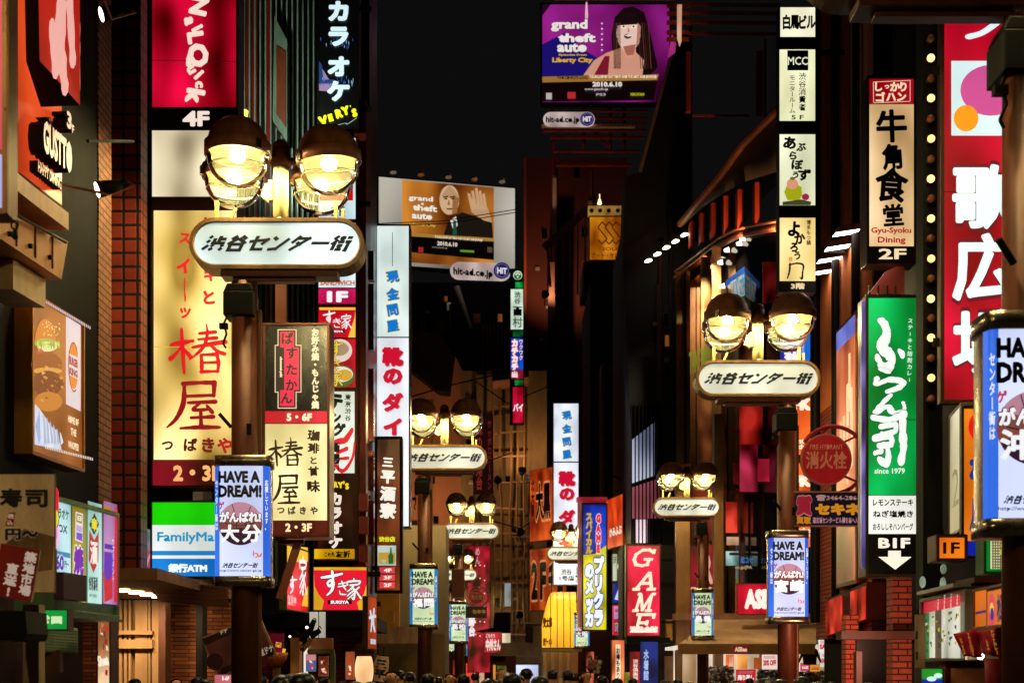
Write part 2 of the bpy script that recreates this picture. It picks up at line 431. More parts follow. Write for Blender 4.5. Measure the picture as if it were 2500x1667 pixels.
# ---------------------------------------------------------------- signs
class Face:
    """a vertical plane seen in the photograph; maps pixels to positions on it"""
    def __init__(s, pl, dl, pr=None, dr=None):
        if pr is None: s.A = Vector((X(pl, dl), dl)); s.d = Vector((1, 0))
        else:
            s.A = Vector((X(pl, dl), dl)); s.d = (Vector((X(pr, dr), dr)) - s.A).normalized()
    def uz(s, px, py):
        k = (px - CX) / F
        u = (k * s.A.y - s.A.x) / (s.d.x - k * s.d.y)
        dep = s.A.y + u * s.d.y
        return u, CZ + (YH - py) / F * dep
class Sign:
    def __init__(s, name, label, face, box, t=.22, fw=.03, frame=None, cat='sign', group=None, lip=.02, bars=0, bracket=None):
        if not isinstance(face, Face): face = Face(box[0], face)
        s.face = face
        x0, y0, x1, y1 = box
        ua, zt = face.uz(x0, y0); _, zb = face.uz(x0, y1); ub, _ = face.uz(x1, y0)
        s.um = (ua + ub) / 2; s.zb = zb; s.w = ub - ua; s.h = zt - zb; s.t = t
        xy = face.A + face.d * s.um
        s.root = empty(name, label, cat, (xy.x, xy.y, zb), math.atan2(face.d.y, face.d.x), group)
        hw = s.w / 2
        if frame is None: frame = FRAME
        mb = MB()
        mb.box(-hw - fw, hw + fw, .0, t, -fw, s.h + fw)
        if lip:
            mb.box(-hw - fw, -hw, -lip, -.0005, -fw, s.h + fw); mb.box(hw, hw + fw, -lip, -.0005, -fw, s.h + fw)
            mb.box(-hw, hw, -lip, -.0005, s.h, s.h + fw); mb.box(-hw, hw, -lip, -.0005, -fw, 0)
        mb.build('frame', frame, s.root, bevel=.004 if fw > .015 else 0)
        s.off = .002; s.cur = None
        if bracket:
            side, ln = bracket
            b = MB()
            for q in (.15, .85):
                z = s.h * q
                xa = (hw + fw) * side
                b.box(min(xa, xa + ln * side), max(xa, xa + ln * side), t * .35, t * .6, z - .04, z + .04)
            b.build('bracket', BLACK, s.root, each=True)
    def L(s, px, py):
        u, z = s.face.uz(px, py)
        return u - s.um, z - s.zb
    def _mesh(s, v, f, mat, name, parent, off=None):
        if not v: return None
        if off is None: s.off += .0008; off = s.off
        me = bpy.data.meshes.new(name)
        me.from_pydata([(x, -off, z) for x, z in v], [], f)
        me.materials.append(mat)
        # face the viewer
        bad = sum(1 for p in list(me.polygons)[:20] if p.normal.y > 0)
        if bad > min(10, len(me.polygons) / 2): me.flip_normals()
        o = bpy.data.objects.new(name, me); COL.objects.link(o)
        o.parent = parent or s.root
        return o
    def p(s, x0, y0, x1, y1, col, st=1.0, var=.14, name='panel', sub=False):
        mat = col if not isinstance(col, str) else lit(col, st, var)
        (xa, za), (xb, zt) = s.L(x0, y1), (s.L(x1, y0)[0], s.L(x0, y0)[1])
        a = [(xa, za), (xb, za), (xb, zt), (xa, zt)]
        o = s._mesh(a, [(0, 1, 2, 3)], mat, name, s.cur if sub else None)
        if not sub: s.cur = o
        return o
    def poly(s, pts, col, st=1.0, name='lettering', top=False):
        mat = col if not isinstance(col, str) else ink(col, st)
        a = [s.L(*q) for q in pts]
        v, f = union([a])
        return s._mesh(v, f, mat, name, None if top else s.cur)
    def disc(s, cx, cy, r, col, st=1.0, ry=None, n=28, name='emblem'):
        ry = ry or r
        return s.poly([(cx + r * math.cos(2 * math.pi * i / n), cy + ry * math.sin(2 * math.pi * i / n)) for i in range(n)], col, st, name)
    def vf(s, vf, x0, y0, x1, y1, mat, rot=0, name='lettering'):
        xa, za = s.L(x0, y1); xb, zb = s.L(x1, y0)
        if s.face.d.y: zb = s.L(x0, y0)[1]
        v, f = fit(vf, xa, za, xb, zb)
        return s._place(v, f, mat, rot, name)
    def _place(s, v, f, mat, rot, name):
        if rot and v:
            cx = sum(p[0] for p in v) / len(v); cz = sum(p[1] for p in v) / len(v)
            c, n = math.cos(R(rot)), math.sin(R(rot))
            v = [(cx + (x - cx) * c - (z - cz) * n, cz + (x - cx) * n + (z - cz) * c) for x, z in v]
        return s._mesh(v, f, mat, name, s.cur)
    def tx(s, st, x0, y0, x1, y1, col, e=1.0, b=.03, v=False, out=None, sh=0, rot=0, name='lettering'):
        """lettering filling the pixel box; out = (colour, extra weight, emission)"""
        if out:
            s.tx(st, x0, y0, x1, y1, out[0], out[2] if len(out) > 2 else 1.0, b + out[1], v, None, sh, rot, 'lettering_outline')
        mat = col if not isinstance(col, str) else ink(col, e)
        xa, za = s.L(x0, y1); xb, zb = s.L(x1, y0)
        if s.face.d.y: zb = s.L(x0, y0)[1]
        if v: V, T = vtext(st, xa, za, xb, zb, b)
        else:
            V, T = glyph(st, b)
            if out is None and name == 'lettering_outline':
                V0, _ = glyph(st, 0)
            if sh: V = [(x + y * sh, y) for x, y in V]
            if name == 'lettering_outline' and V:      # keep the outline concentric with the letters
                V1, _ = glyph(st, max(0, b - .001)); ex = .045
                dx = (xb - xa) * .012; dz = (zb - za) * .06
                V, T = fit((V, T), xa - dx, za - dz, xb + dx, zb + dz)
            else: V, T = fit((V, T), xa, za, xb, zb)
        # sheared planes follow the sign's own top edge in the picture
        return s._place(V, T, mat, rot, name)
    def ch(s, c, cx, cy, size, col, e=1.0, b=.04, rot=0, sx=1.0, out=None):
        """one character of the given pixel size, turned by rot"""
        for cc, ee, bb in (((out[0], 1.0, b + out[1]),) if out else ()) + ((col, e, b),):
            mat = cc if not isinstance(cc, str) else ink(cc, ee)
            v, f = glyph(c, bb)
            if not v: continue
            a = (min(p[0] for p in v) + max(p[0] for p in v)) / 2; d = (min(p[1] for p in v) + max(p[1] for p in v)) / 2
            x, z = s.L(cx, cy); x2, z2 = s.L(cx, cy - size)
            k = z2 - z
            cs, sn = math.cos(R(rot)), math.sin(R(rot))
            v = [((p[0] - a) * k * sx, (p[1] - d) * k) for p in v]
            v = [(x + p[0] * cs - p[1] * sn, z + p[0] * sn + p[1] * cs) for p in v]
            s._mesh(v, f, mat, 'lettering', s.cur)
    def br(s, strokes, x0, y0, x1, y1, col, e=1.0, out=None, rough=.12, name='lettering'):
        xa, za = s.L(x0, y1); xb, zb = s.L(x1, y0)
        for cc, ex in (((out[0], out[1]),) if out else ()) + ((col, 0),):
            mat = cc if not isinstance(cc, str) else ink(cc, e)
            v, f = brush(strokes, ex, rough)
            s._mesh([(xa + p[0] * (xb - xa), za + p[1] * (zb - za)) for p in v], f, mat, name, s.cur)
    def fl(s, strokes, x0, y0, x1, y1, col, e=1.0, wd=.12, sh=0):
        xa, za = s.L(x0, y1); xb, zb = s.L(x1, y0)
        v, f = flat(strokes, wd, sh)
        s._mesh([(xa + p[0] * (xb - xa), za + p[1] * (zb - za)) for p in v], f, col if not isinstance(col, str) else ink(col, e), 'lettering', s.cur)
TSUBAKI = [
 [(.04, .42, .07), (.2, .38, .11), (.42, .34, .06)], [(.22, .1, .05), (.24, .5, .075), (.27, .99, .05)], [(.22, .45, .05), (.12, .6, .06), (.02, .7, .09)], [(.28, .52, .05), (.38, .66, .09)],
 [(.54, .19, .06), (.82, .16, .08)], [(.52, .31, .05), (.84, .28, .08)], [(.42, .47, .05), (.7, .41, .08), (1.0, .36, .1)], [(.66, 0, .02), (.68, .2, .06), (.6, .48, .07), (.36, .72, .03)], [(.72, .4, .04), (.85, .54, .07), (.98, .6, .09)],
 [(.57, .62, .06), (.58, .8, .07), (.58, .97, .06)], [(.57, .62, .05), (.85, .61, .08)], [(.85, .6, .07), (.88, .8, .07), (.86, .97, .05)], [(.6, .78, .05), (.84, .77, .06)], [(.57, .96, .07), (.87, .95, .06)]]
YA = [
 [(.3, .06, .09), (.6, .04, .08), (.9, .04, .1)], [(.9, .04, .1), (.89, .3, .07)], [(.34, .31, .06), (.88, .29, .07)], [(.33, .06, .07), (.31, .45, .1), (.18, .75, .08), (.0, .93, .04)],
 [(.4, .44, .06), (.92, .42, .09)], [(.62, .46, .05), (.5, .58, .07), (.8, .57, .06)], [(.76, .5, .05), (.86, .63, .09)], [(.46, .74, .06), (.88, .72, .08)], [(.64, .58, .06), (.65, .92, .09)], [(.26, .95, .05), (.6, .93, .09), (1.0, .93, .06)]]
SU = [[(.02, .26, .1), (.5, .2, .13), (.98, .1, .09)], [(.52, .0, .12), (.55, .4, .13), (.42, .62, .12), (.3, .5, .1), (.45, .38, .1), (.58, .5, .13), (.5, .8, .12), (.28, 1.0, .07)]]
KI = [[(.1, .2, .1), (.8, .1, .1)], [(.05, .4, .1), (.9, .3, .1)], [(.4, .0, .11), (.6, .4, .12), (.8, .62, .09)], [(.2, .7, .1), (.3, .92, .11), (.8, .95, .08)]]
IE = [[(.5, .0, .1), (.52, .12, .1)], [(.08, .3, .1), (.1, .15, .1), (.9, .12, .1), (.82, .28, .08)], [(.25, .32, .09), (.75, .28, .09)], [(.5, .32, .09), (.3, .5, .09), (.05, .62, .06)], [(.38, .42, .09), (.56, .6, .11), (.5, .98, .11), (.36, .92, .06)], [(.48, .58, .08), (.05, .84, .06)], [(.55, .7, .08), (.1, .98, .06)], [(.85, .42, .09), (.62, .56, .08)], [(.6, .56, .1), (.98, .95, .11)]]

# ================================================================ GROUND AND BUILDINGS
g = MB(); g.add([(-150, -30, 0), (150, -30, 0), (150, 420, 0), (-150, 420, 0)], [(0, 1, 2, 3)])
struct(g.build('ground', paint('#4a4644', .8, 0, .3, 1.5)))
g = MB(); g.add([(-3.1, -20, .004), (3.3, -20, .004), (4.6, 160, .004), (-3.1, 160, .004)], [(0, 1, 2, 3)])
struct(g.build('street', brick('#6a5a54', '#5c504c', '#3a3432', .3, .15, 'y', .5, .008, .5)))

def spot(loc, target, watts, parent=None, col=(1, .78, .5), size=100, org=(0, 0, 0)):
    l = bpy.data.lights.new('spot', 'SPOT'); l.energy = watts; l.color = col; l.spot_size = R(size); l.spot_blend = .8; l.shadow_soft_size = .08
    o = bpy.data.objects.new('spot_lamp', l); COL.objects.link(o); o.location = Vector(loc) - Vector(org)
    o.rotation_euler = (Vector(target) - Vector(loc)).to_track_quat('-Z', 'Y').to_euler()
    if parent: o.parent = parent
    return o
class Bld:
    def __init__(s, name, label, loc, cat='building'):
        s.r = empty(name, label, cat, loc); s.o = loc
    def part(s, name, mb, mat, parent=None, **k):
        return mb.build(name, mat, parent or s.r, org=s.o, **k)
DARKWALL = paint('#34180f', .7, 0, .4, 1.5, 0, .15)
REDDARK = paint('#5a2018', .5, .1, .4, 1.2)
OCHRE = paint('#e89030', .65, 0, .25, 2.5)
BEIGE = paint('#b89878', .7, 0, .3, 1.2)

# near left building (dark facade along the street) with ochre ledges
b = Bld('corner_building', 'black shop building with ochre ledges under a slanted red board', (-4.4, 10, 0))
b.part('wall', MB().box(-12, -4.3, 4, 15.0, 3.0, 22), SOOT)
b.part('shopfront', MB().box(-12, -4.45, 4, 15.0, 0, 2.99), DARKWALL)
lm = MB()
fa = Face(0, 10.6, 150, 12.2)
def facepts(f, pts, off=0):
    o = []
    nrm = Vector((f.d.y, -f.d.x))
    for px, py in pts:
        u, z = f.uz(px, py); q = f.A + f.d * u + nrm * off
        o.append((q.x, q.y, z))
    return o
def slab(f, pts, th, off=0):
    a = facepts(f, pts, off); c = facepts(f, pts, off - th); n = len(pts)
    return MB().add(a + c, [tuple(range(n)), tuple(range(2 * n - 1, n - 1, -1))] + [(i, i + n, (i + 1) % n + n, (i + 1) % n) for i in range(n)])
b.part('ledge', slab(fa, [(-60, 445), (0, 500), (166, 590), (150, 682), (0, 582), (-60, 540)], .5), OCHRE)
b.part('ledge', slab(fa, [(-30, 395), (43, 455), (132, 520), (132, 562), (43, 497), (-30, 440)], .4, .12), paint('#e8a050', .6, 0, .3, 3))
for x_ in (38, 84, 126): b.part('seam', slab(fa, [(x_, 503 + x_ * .54 + 4), (x_ + 1.6, 503 + x_ * .54 + 5), (x_ + 1.6, 578 + x_ * .62), (x_, 577 + x_ * .62)], .02, .012), paint('#5a2c10', .7))
b.part('conduit', MB().tube([Vector(facepts(fa, [(4, 512)], .04)[0]), Vector(facepts(fa, [(150, 592)], .04)[0])], .012, 6), BLACK)
for x_ in (20, 70, 118): b.part('fixing_bolt', MB().cyl(facepts(fa, [(x_, 560 + x_ * .58)], .0)[0], facepts(fa, [(x_, 560 + x_ * .58)], .03)[0], .02, .02, 8), BLACK)
b.part('wall_panel', slab(fa, [(70, 634), (146, 684), (146, 752), (70, 706)], .3, -.12), paint('#e8c088', .6, 0, .2, 3))
b.part('post', MB().box(*[X(56, 9.3), X(95, 9.3)], 9.3, 9.42, 0, Z(1475, 9.3)), paint('#b0906c', .6, 0, .25, 5))
pl = [P(-10, 1490, 8.8), P(62, 1490, 8.8), P(66, 1545, 8.8), P(60, 1562, 8.8), P(-10, 1562, 8.8)]
b.part('awning', MB().prism([(q.x, q.z) for q in pl], 8.8, 9.2), BLACK)
b.part('lower_sign', MB().box(X(98, 13.2), X(146, 13.2), 13.2, 13.3, Z(1640, 13.2), Z(1585, 13.2)), paint('#6a3a1c', .6, 0, .3))
cb = MB()
for k in range(8):
    cb.cyl(P(96 + k * 0, 1534 + k * 7, 13.1) + Vector((0, 0, 0)), P(186, 1540 + k * 7, 13.4), .03, .03, 8)
b.part('corrugated_canopy', cb, paint('#9aa890', .5, .2, .3))

# brick edge and tiled pilaster building
b = Bld('tiled_building', 'tall narrow building clad in dark red square tiles beside pink sign tower', (-4.8, 17, 0))
b.part('tile_wall', MB().box(-12, -4.36, 17, 17.3, Z(1425, 17), 22), brick('#a0341e', '#8c2a18', '#0c0706', .163, .163, 'x', 0, .018, .55))
b.part('brick_strip', MB().box(-4.42, -4.29, 15.02, 15.5, 2.6, 22), brick('#a85c28', '#8c4c20', '#2a120a', .22, .075, 'x', .5, .01))
b.part('brick_pier', MB().box(-4.86, -4.74, 16.6, 16.98, Z(1280, 17), Z(690, 17)), brick('#d8803c', '#c86c30', '#3a1a0c', .22, .075, 'x', .5, .01))
b.part('side_wall', MB().box(-4.35, -4.06, 18.4, 19, 2.7, 22), REDDARK)
b.part('upper_wall', MB().box(-12, -4.06, 19.0, 19.6, 2.7, 22), DARKWALL)
b.part('soffit', MB().box(-6, -3.75, 15.3, 19.4, 2.58, 2.7), paint('#a06a4a', .6, 0, .3))
for k in range(5):
    px, py = [(298, 1441), (333, 1446), (360, 1451), (388, 1456), (428, 1461)][k]
    d = (2.56 - CZ) * F / (YH - py)
    q = P(px, py, d)
    b.part('downlight', MB().cyl((q.x, q.y, 2.545), (q.x, q.y, 2.578), .09, .09, 20), emit('#ffd49a', 7))
for dx_ in (-4.95, -4.5, -4.1): spot((dx_, 18.2, 2.5), (dx_ - .1, 19.6, .4), 48, b.r, (1, .66, .36), 130, b.o)
b.part('back_wall', MB().box(-8, -3.85, 20.4, 20.6, 0, 2.58), brick('#d07838', '#8a4420', '#2a1008', .34, .055, 'x', .4, .006))
# cream door frames under the soffit
dm = MB()
for x0, x1 in ((268, 276), (291, 297), (303, 309), (314, 319), (330, 360), (362, 367), (371, 391)):
    dm.box(X(x0, 19.4), X(x1, 19.4), 19.4, 19.5, 0, Z(1464, 19.4))
dm.box(X(268, 19.3), X(372, 19.3), 19.28, 19.39, Z(1582, 19.3), Z(1560, 19.3))
dm.box(X(268, 19.3), X(372, 19.3), 19.28, 19.39, Z(1548, 19.3), Z(1538, 19.3))
b.part('door_frame', dm, paint('#d8b078', .5, 0, .2), each=True)
b.part('door_glass', MB().box(X(268, 19.6), X(391, 19.6), 19.55, 19.6, 0, 2.57), paint('#e0b878', .5, 0, .5, 3))
b.part('doorway_column', MB().box(X(391, 19), X(408, 19), 18.9, 19.2, 0, 2.58), paint('#5a3420', .5, .2, .3))
b.part('doorway_column', MB().box(X(482, 19), X(498, 19), 18.9, 19.2, 0, 2.58), BLACK)
cn = MB()
for k in range(5):
    a = P(352 + k * 9, 1424 + k * 9, 17.4); c = P(556, 1427 + k * 11.5, 17.4)
    cn.add([a, c, c + Vector((0, .1, -.038)), a + Vector((0, .1, -.038))], [(0, 1, 2, 3)])
    cn.add([a + Vector((0, 0.004, -.036)), c + Vector((0, .004, -.036)), c + Vector((0, .4, -.036)), a + Vector((0, .4, -.036))], [(0, 1, 2, 3)])
cn.open = True
b.part('canopy', cn, paint('#d8b0a0', .45, 0, .2))

# dark facade with glossy fins and a bay window behind the first lamp post
b = Bld('finned_building', 'black facade of glossy vertical fins with an angular bay window', (-3.8, 27, 0))
b.part('wall', MB().box(-14, -2.66, 27, 28.5, 0, 26), paint('#171112', .35, .2, .3))
fm = MB(); rnd = random.Random(4)
for px in list(range(584, 780, 13)):
    x = X(px, 26.9); fm.box(x - .012, x + .012, 26.86, 26.998, 3.2, 26)
b.part('fins', fm, paint('#c0d4cc', .3, .3, .6, 1.2))
rp = MB()
for px, wd in ((606, 9), (622, 12), (655, 10), (586, 8)):
    x = X(px, 26.95); rp.box(x - wd / 260, x + wd / 260, 26.93, 26.999, 3.2, 15)
b.part('red_panel', rp, paint('#a01e12', .35, .1, .4), each=True)
def pp(pts, d): return [((X(a, d)), Z(c, d)) for a, c in pts]
b.part('bay_window', MB().prism(pp([(672, 45), (703, 105), (703, 352), (668, 300)], 26.6), 26.5, 26.86), paint('#a0b4a8', .2, .3, .3))
b.part('bay_panel', MB().prism(pp([(675, 112), (698, 128), (698, 312), (675, 278)], 26.48), 26.46, 26.498), paint('#8a3a20', .5, 0, .3))
b.part('lit_strip', MB().box(X(672, 26.8), X(697, 26.8), 26.8, 26.92, Z(790, 26.8), Z(684, 26.8)), lit('#c07a48', .55))
b.part('side_column', MB().box(X(872, 26.7), X(900, 26.7), 26.2, 26.99, 3.0, Z(270, 26.7)), paint('#8a241a', .4, .3, .35))
lq = P(592, 292, 24.6); MB().cyl((lq.x, lq.y, lq.z - .14), (lq.x, lq.y, lq.z + .14), .06, .1, 12).build('wall_lamp', emit('#e0e040', 3), b.r, org=b.o)
spot(lq + Vector((.15, -.3, .2)), P(690, 60, 27), 150, b.r, (.8, 1, .7), 150, b.o)
wn = MB()
for y0, y1 in ((620, 690), (700, 860), (905, 1080), (1105, 1200), (1225, 1330)):
    wn.box(X(901, 26.2), X(915, 26.2), 26.0, 26.19, Z(y1, 26.2), Z(y0, 26.2))
b.part('bay_window_pane', wn, paint('#5a1a14', .15, .6, .4), each=True)
pk = MB()
for y in (1205, 1260, 1330):
    pk.box(X(876, 25.6), X(898, 25.6), 25.6, 25.7, Z(y + 42, 25.6), Z(y, 25.6))
b.part('window_frame', pk, paint('#a03a2c', .35, .2, .3), each=True)
# shop floor of the finned building
b.part('awning', MB().box(X(640, 23), X(893, 23), 23.0, 26.9, Z(1530, 23), Z(1497, 23)), BLACK)
b.part('post', MB().box(X(709, 22), X(731, 22), 22, 22.3, 0, Z(1556, 22)), paint('#c07c34', .55, 0, .2))
b.part('fascia', MB().box(X(750, 22.5), X(812, 22.5), 22.5, 22.6, Z(1584, 22.5), Z(1556, 22.5)), paint('#d8906c', .5, 0, .2))
b.part('door_frame', MB().box(X(750, 22.4), X(815, 22.4), 22.4, 22.55, Z(1594, 22.4), Z(1585, 22.4)).box(X(806, 22.4), X(817, 22.4), 22.38, 22.55, 0, Z(1594.5, 22.4)), paint('#6a7a44', .45, .1, .25), each=True)
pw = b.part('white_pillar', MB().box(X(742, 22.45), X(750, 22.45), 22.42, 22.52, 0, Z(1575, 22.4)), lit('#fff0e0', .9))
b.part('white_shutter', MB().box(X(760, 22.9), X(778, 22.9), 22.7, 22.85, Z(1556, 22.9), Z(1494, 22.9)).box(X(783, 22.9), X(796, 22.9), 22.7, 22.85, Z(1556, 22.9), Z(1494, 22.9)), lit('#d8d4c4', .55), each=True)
b.part('back_wall', MB().box(X(560, 24), X(905, 24), 24.6, 24.7, 0, 2.3), brick('#8a2a1c', '#5a1810', '#200806', .45, .075, 'x', .4, .008))

# small ochre shop behind the brown vertical sign
b = Bld('ramen_shop', 'ochre lit shopfront under beige concrete behind paper lanterns', (-2, 33, 0))
b.part('wall', MB().box(X(925, 33), X(1085, 33), 33, 34, 0, Z(1545, 33)), paint('#8a6a44', .7, 0, .3))
b.part('yellow_wall', MB().box(X(918, 31), X(975, 31), 31, 31.2, Z(1545, 31), Z(1440, 31)), paint('#e09a30', .5, 0, .2))
b.part('concrete_wall', MB().box(X(945, 35), X(1092, 35), 34.2, 36, 0, Z(1290, 35)), paint('#9a8464', .7, 0, .25, .8))
b.part('panel', MB().box(X(930, 30.6), X(962, 30.6), 30.6, 30.7, Z(1520, 30.6), Z(1490, 30.6)), paint('#c89030', .5, 0, .3))
b.part('shelf', MB().box(X(922, 30.5), X(1020, 30.5), 30.3, 30.5, Z(1570, 30.5), Z(1530, 30.5)), paint('#c89878', .5, 0, .4, 6))

# far end of the street
b = Bld('concrete_building', 'brown concrete building with a sloping stair wall far up the street', (-5, 106, 0))
b_con = b
b.part('wall', MB().box(X(945, 106), X(1128, 106), 106, 120, 0, Z(905, 106)), paint('#8a5c3e', .8, 0, .25, .5))
b.part('gable', MB().prism(pp([(1000, 905), (1000, 812), (1072, 812), (1118, 880), (1128, 905)], 106), 106, 118), paint('#8a5c3e', .8, 0, .25, .5))
b.part('stair', MB().prism(pp([(1000, 830), (1000, 905), (1072, 960), (1098, 962)], 105), 104, 105.9), BLACK)  # black diagonal wedge filling a dark band across the wall
b.part('chimney', MB().box(X(1000, 107), X(1013, 107), 107, 109, Z(812, 107), Z(768, 107)).box(X(1025, 107), X(1035, 107), 107, 109, Z(812, 107), Z(778, 107)).box(X(1067, 107), X(1083, 107), 107, 109, Z(812, 107), Z(776, 107)), paint('#7a3a2c', .6, 0, .3, .5), each=True)
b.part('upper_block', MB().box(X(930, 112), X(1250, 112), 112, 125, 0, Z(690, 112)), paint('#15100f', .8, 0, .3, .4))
vb = MB()
for px in range(1178, 1245, 9): vb.box(X(px, 111.5), X(px + 3, 111.5), 111.5, 111.9, Z(1340, 111), Z(790, 111))
b.part('fins', vb, paint('#7a4432', .4, .6, .3, .3))
b.part('light_column', MB().cyl(P(1114, 700, 109), P(1150, 802, 109), .25, .12, 10), paint('#b0a898', .4, 0, .2))
wm = MB()
for x0, x1, y0, y1 in ((1000, 1030, 1270, 1330), (1040, 1062, 1130, 1180)):
    wm.box(X(x0, 105.9), X(x1, 105.9), 105.9, 105.98, Z(y1, 105.9), Z(y0, 105.9))
b.part('window', wm, BLACK, each=True)
b = Bld('scaffolded_building', 'greenish beige building behind scaffold netting at the street end', (0, 100, 0))
b_sca = b
b.part('wall', MB().box(X(1125, 100), X(1335, 100), 100, 112, 0, Z(905, 100)), paint('#74603c', .8, 0, .55, .35, .4))
nm = MB()
for px in (1205, 1222, 1246, 1262, 1280): nm.tube([P(px + rnd.uniform(-3, 3), y, 98.5) for y in range(905, 1600, 70)], .07, 5)
for y in range(930, 1600, 62): nm.bar(P(1203, y + rnd.uniform(-5, 5), 98.6), P(1284, y + rnd.uniform(-6, 6), 98.6), .1, .1)
b.part('scaffold', nm, paint('#8a6a44', .5, .3, .3, 1))
b.part('canopy_roof', MB().prism(pp([(1203, 915), (1290, 900), (1290, 935), (1203, 945)], 98), 96, 99), paint('#6a4428', .6, 0, .3, .6))
hr = MB()
for y in (1310, 1365, 1440, 1520, 1600): hr.bar(P(1250, y, 98.2), P(1332, y, 98.2), .14, .14)
b.part('beam', hr, paint('#5a4830', .6, 0, .3), each=True)
b.part('lit_window', MB().box(X(1250, 97), X(1314, 97), 97, 97.3, 0, Z(1622, 97)), lit('#c8d4f4', 1.2, .3, .4))
b.part('small_windows', MB().box(X(1232, 98.4), X(1247, 98.4), 98.4, 98.6, Z(1478, 98), Z(1422, 98)), lit('#a8bcc4', .5))
b.part('dark_window', MB().box(X(1282, 99.7), X(1300, 99.7), 99.7, 99.95, Z(1566, 99), Z(1527, 99)), BLACK)
b = Bld('red_wall_building', 'tall dark red walled building with a white pipe under billboard', (3, 122, 0))
b_red = b
b.part('wall', MB().box(X(1284, 122), X(1530, 122), 122, 135, 0, Z(385, 122)), paint('#541c14', .8, 0, .3, .25))
b.part('pipe', MB().cyl(P(1354, 690, 121.5), P(1354, 437, 121.5), .2, .2, 12).ball(P(1354, 437, 121.5), .2, 10, 6), paint('#e8c8c0', .4, 0, .1))
ms = MB()
for px in (1282,): ms.box(X(1279, 121.6), X(1285, 121.6), 121, 121.9, 0, Z(385, 121))
b.part('corner_pilaster', ms, paint('#a0442c', .5, 0, .2, .5))
b.part('column', MB().box(X(1338, 118), X(1355, 118), 118, 119, 0, Z(640, 118)).box(X(1400, 118), X(1460, 118), 117, 121, 0, Z(950, 118)), paint('#4a2a1c', .7, 0, .3, .4), each=True)
b.part('pilaster', MB().box(X(1465, 70), X(1473, 70), 69, 71, 0, Z(895, 70)).box(X(1473, 70), X(1514, 70), 70, 71, Z(900, 70), Z(893, 70)).box(X(1508, 70), X(1520, 70), 69, 71, Z(1130, 70), Z(905, 70)), paint('#a06c3c', .5, 0, .3, 1), each=True)
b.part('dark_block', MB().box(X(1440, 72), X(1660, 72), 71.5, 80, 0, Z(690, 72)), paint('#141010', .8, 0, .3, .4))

# right: black building with overhanging roof, reflecting glass
b = Bld('black_building', 'black building with a row of small round lights and glazed corner', (5, 55, 0))
b_blk = b
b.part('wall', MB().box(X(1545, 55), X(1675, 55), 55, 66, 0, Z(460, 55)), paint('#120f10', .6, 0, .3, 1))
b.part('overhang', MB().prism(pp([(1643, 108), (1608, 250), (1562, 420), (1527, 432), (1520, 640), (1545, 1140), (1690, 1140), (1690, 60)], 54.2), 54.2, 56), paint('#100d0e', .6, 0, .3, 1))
b.part('roof_edge', MB().bar(P(1645, 110, 54.1), P(1608, 250, 54.1), .12, .12).bar(P(1608, 250, 54.1), P(1563, 420, 54.1), .12, .12), paint('#a08858', .5, .3, .2))
for px, py in ((1583, 637), (1605, 621), (1627, 605), (1649, 590), (1671, 574)):
    q = P(px, py, 52.5)
    m_ = MB().lathe([(0.001, -.012), (.14, -.008), (.14, .012), (.05, .06), (.001, .06)], (0, 0, 0), 18)
    o = m_.build('canopy_light', emit('#fff0c8', 8), b.r, smooth=True); o.location = q - Vector(b.o); o.rotation_euler = (R(-4), R(-14), 0)
b.part('light_rail', MB().bar(P(1570, 642, 52.7), P(1690, 552, 52.7), .06, .06), BLACK)
gw = MB().box(X(1541, 53.9), X(1615, 53.9), 53.95, 54.15, Z(1330, 54), Z(990, 54))
b.part('glazing', gw, dark_glass('#3a2c40', .12))
rl = MB()
for px in range(1541, 1618, 9): rl.box(X(px, 53.7), X(px + 2.5, 53.7), 53.7, 53.9, Z(1330, 54), Z(985, 54))
b.part('mullions', rl, BLACK)
gp = MB(); 
b.part('glazing_reflection', MB().prism(pp([(1541, 1075), (1598, 1030), (1598, 1160), (1541, 1180)], 53.93), 53.93, 53.945), lit('#b8c4e0', .7, .5, .6))  # emissive sheets painting bluish and pink reflections on the glazing
b.part('glazing_reflection', MB().prism(pp([(1541, 1190), (1615, 1165), (1615, 1265), (1541, 1265)], 53.93), 53.93, 53.945), lit('#b0606c', .6, .5, .6))
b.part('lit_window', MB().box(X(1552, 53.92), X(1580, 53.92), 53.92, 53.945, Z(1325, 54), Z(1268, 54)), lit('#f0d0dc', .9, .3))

# curved-roof building with ribbed eaves, cornice pipe and glass front
b = Bld('curved_roof_building', 'glass fronted building with a sweeping curved roof and ribbed eaves', (7, 46, 0))
rp_ = [((1660, 548), 53), ((1700, 498), 51.5), ((1760, 428), 49.5), ((1815, 352), 47.5), ((1895, 272), 44.5), ((1990, 190), 42)]
lo_ = [((1662, 556), 53.4), ((1700, 520), 52.2), ((1760, 476), 50.2), ((1815, 445), 48.2), ((1895, 420), 45.2), ((1990, 395), 42.7)]
rm = MB(); v = [P(*a, d) for a, d in rp_] + [P(*a, d) for a, d in lo_] + [P(*a, d) + Vector((2, 6, .5)) for a, d in rp_]
n = len(rp_)
rm.add(v, [(i, i + 1, i + 1 + n, i + n) for i in range(n - 1)] + [(i, i + 2 * n, i + 1 + 2 * n, i + 1) for i in range(n - 1)])
rm.open = True
b.part('roof', rm, paint('#8a8068', .5, .1, .3, 1.5), smooth=True)
em_ = MB()
for (a, d), (c, d2) in zip(rp_[:-1], rp_[1:]): em_.cyl(P(*a, d), P(*c, d2), .14, .14, 8)
b.part('roof_edge', em_, paint('#8a5c40', .5, .2, .3))
rb = MB()
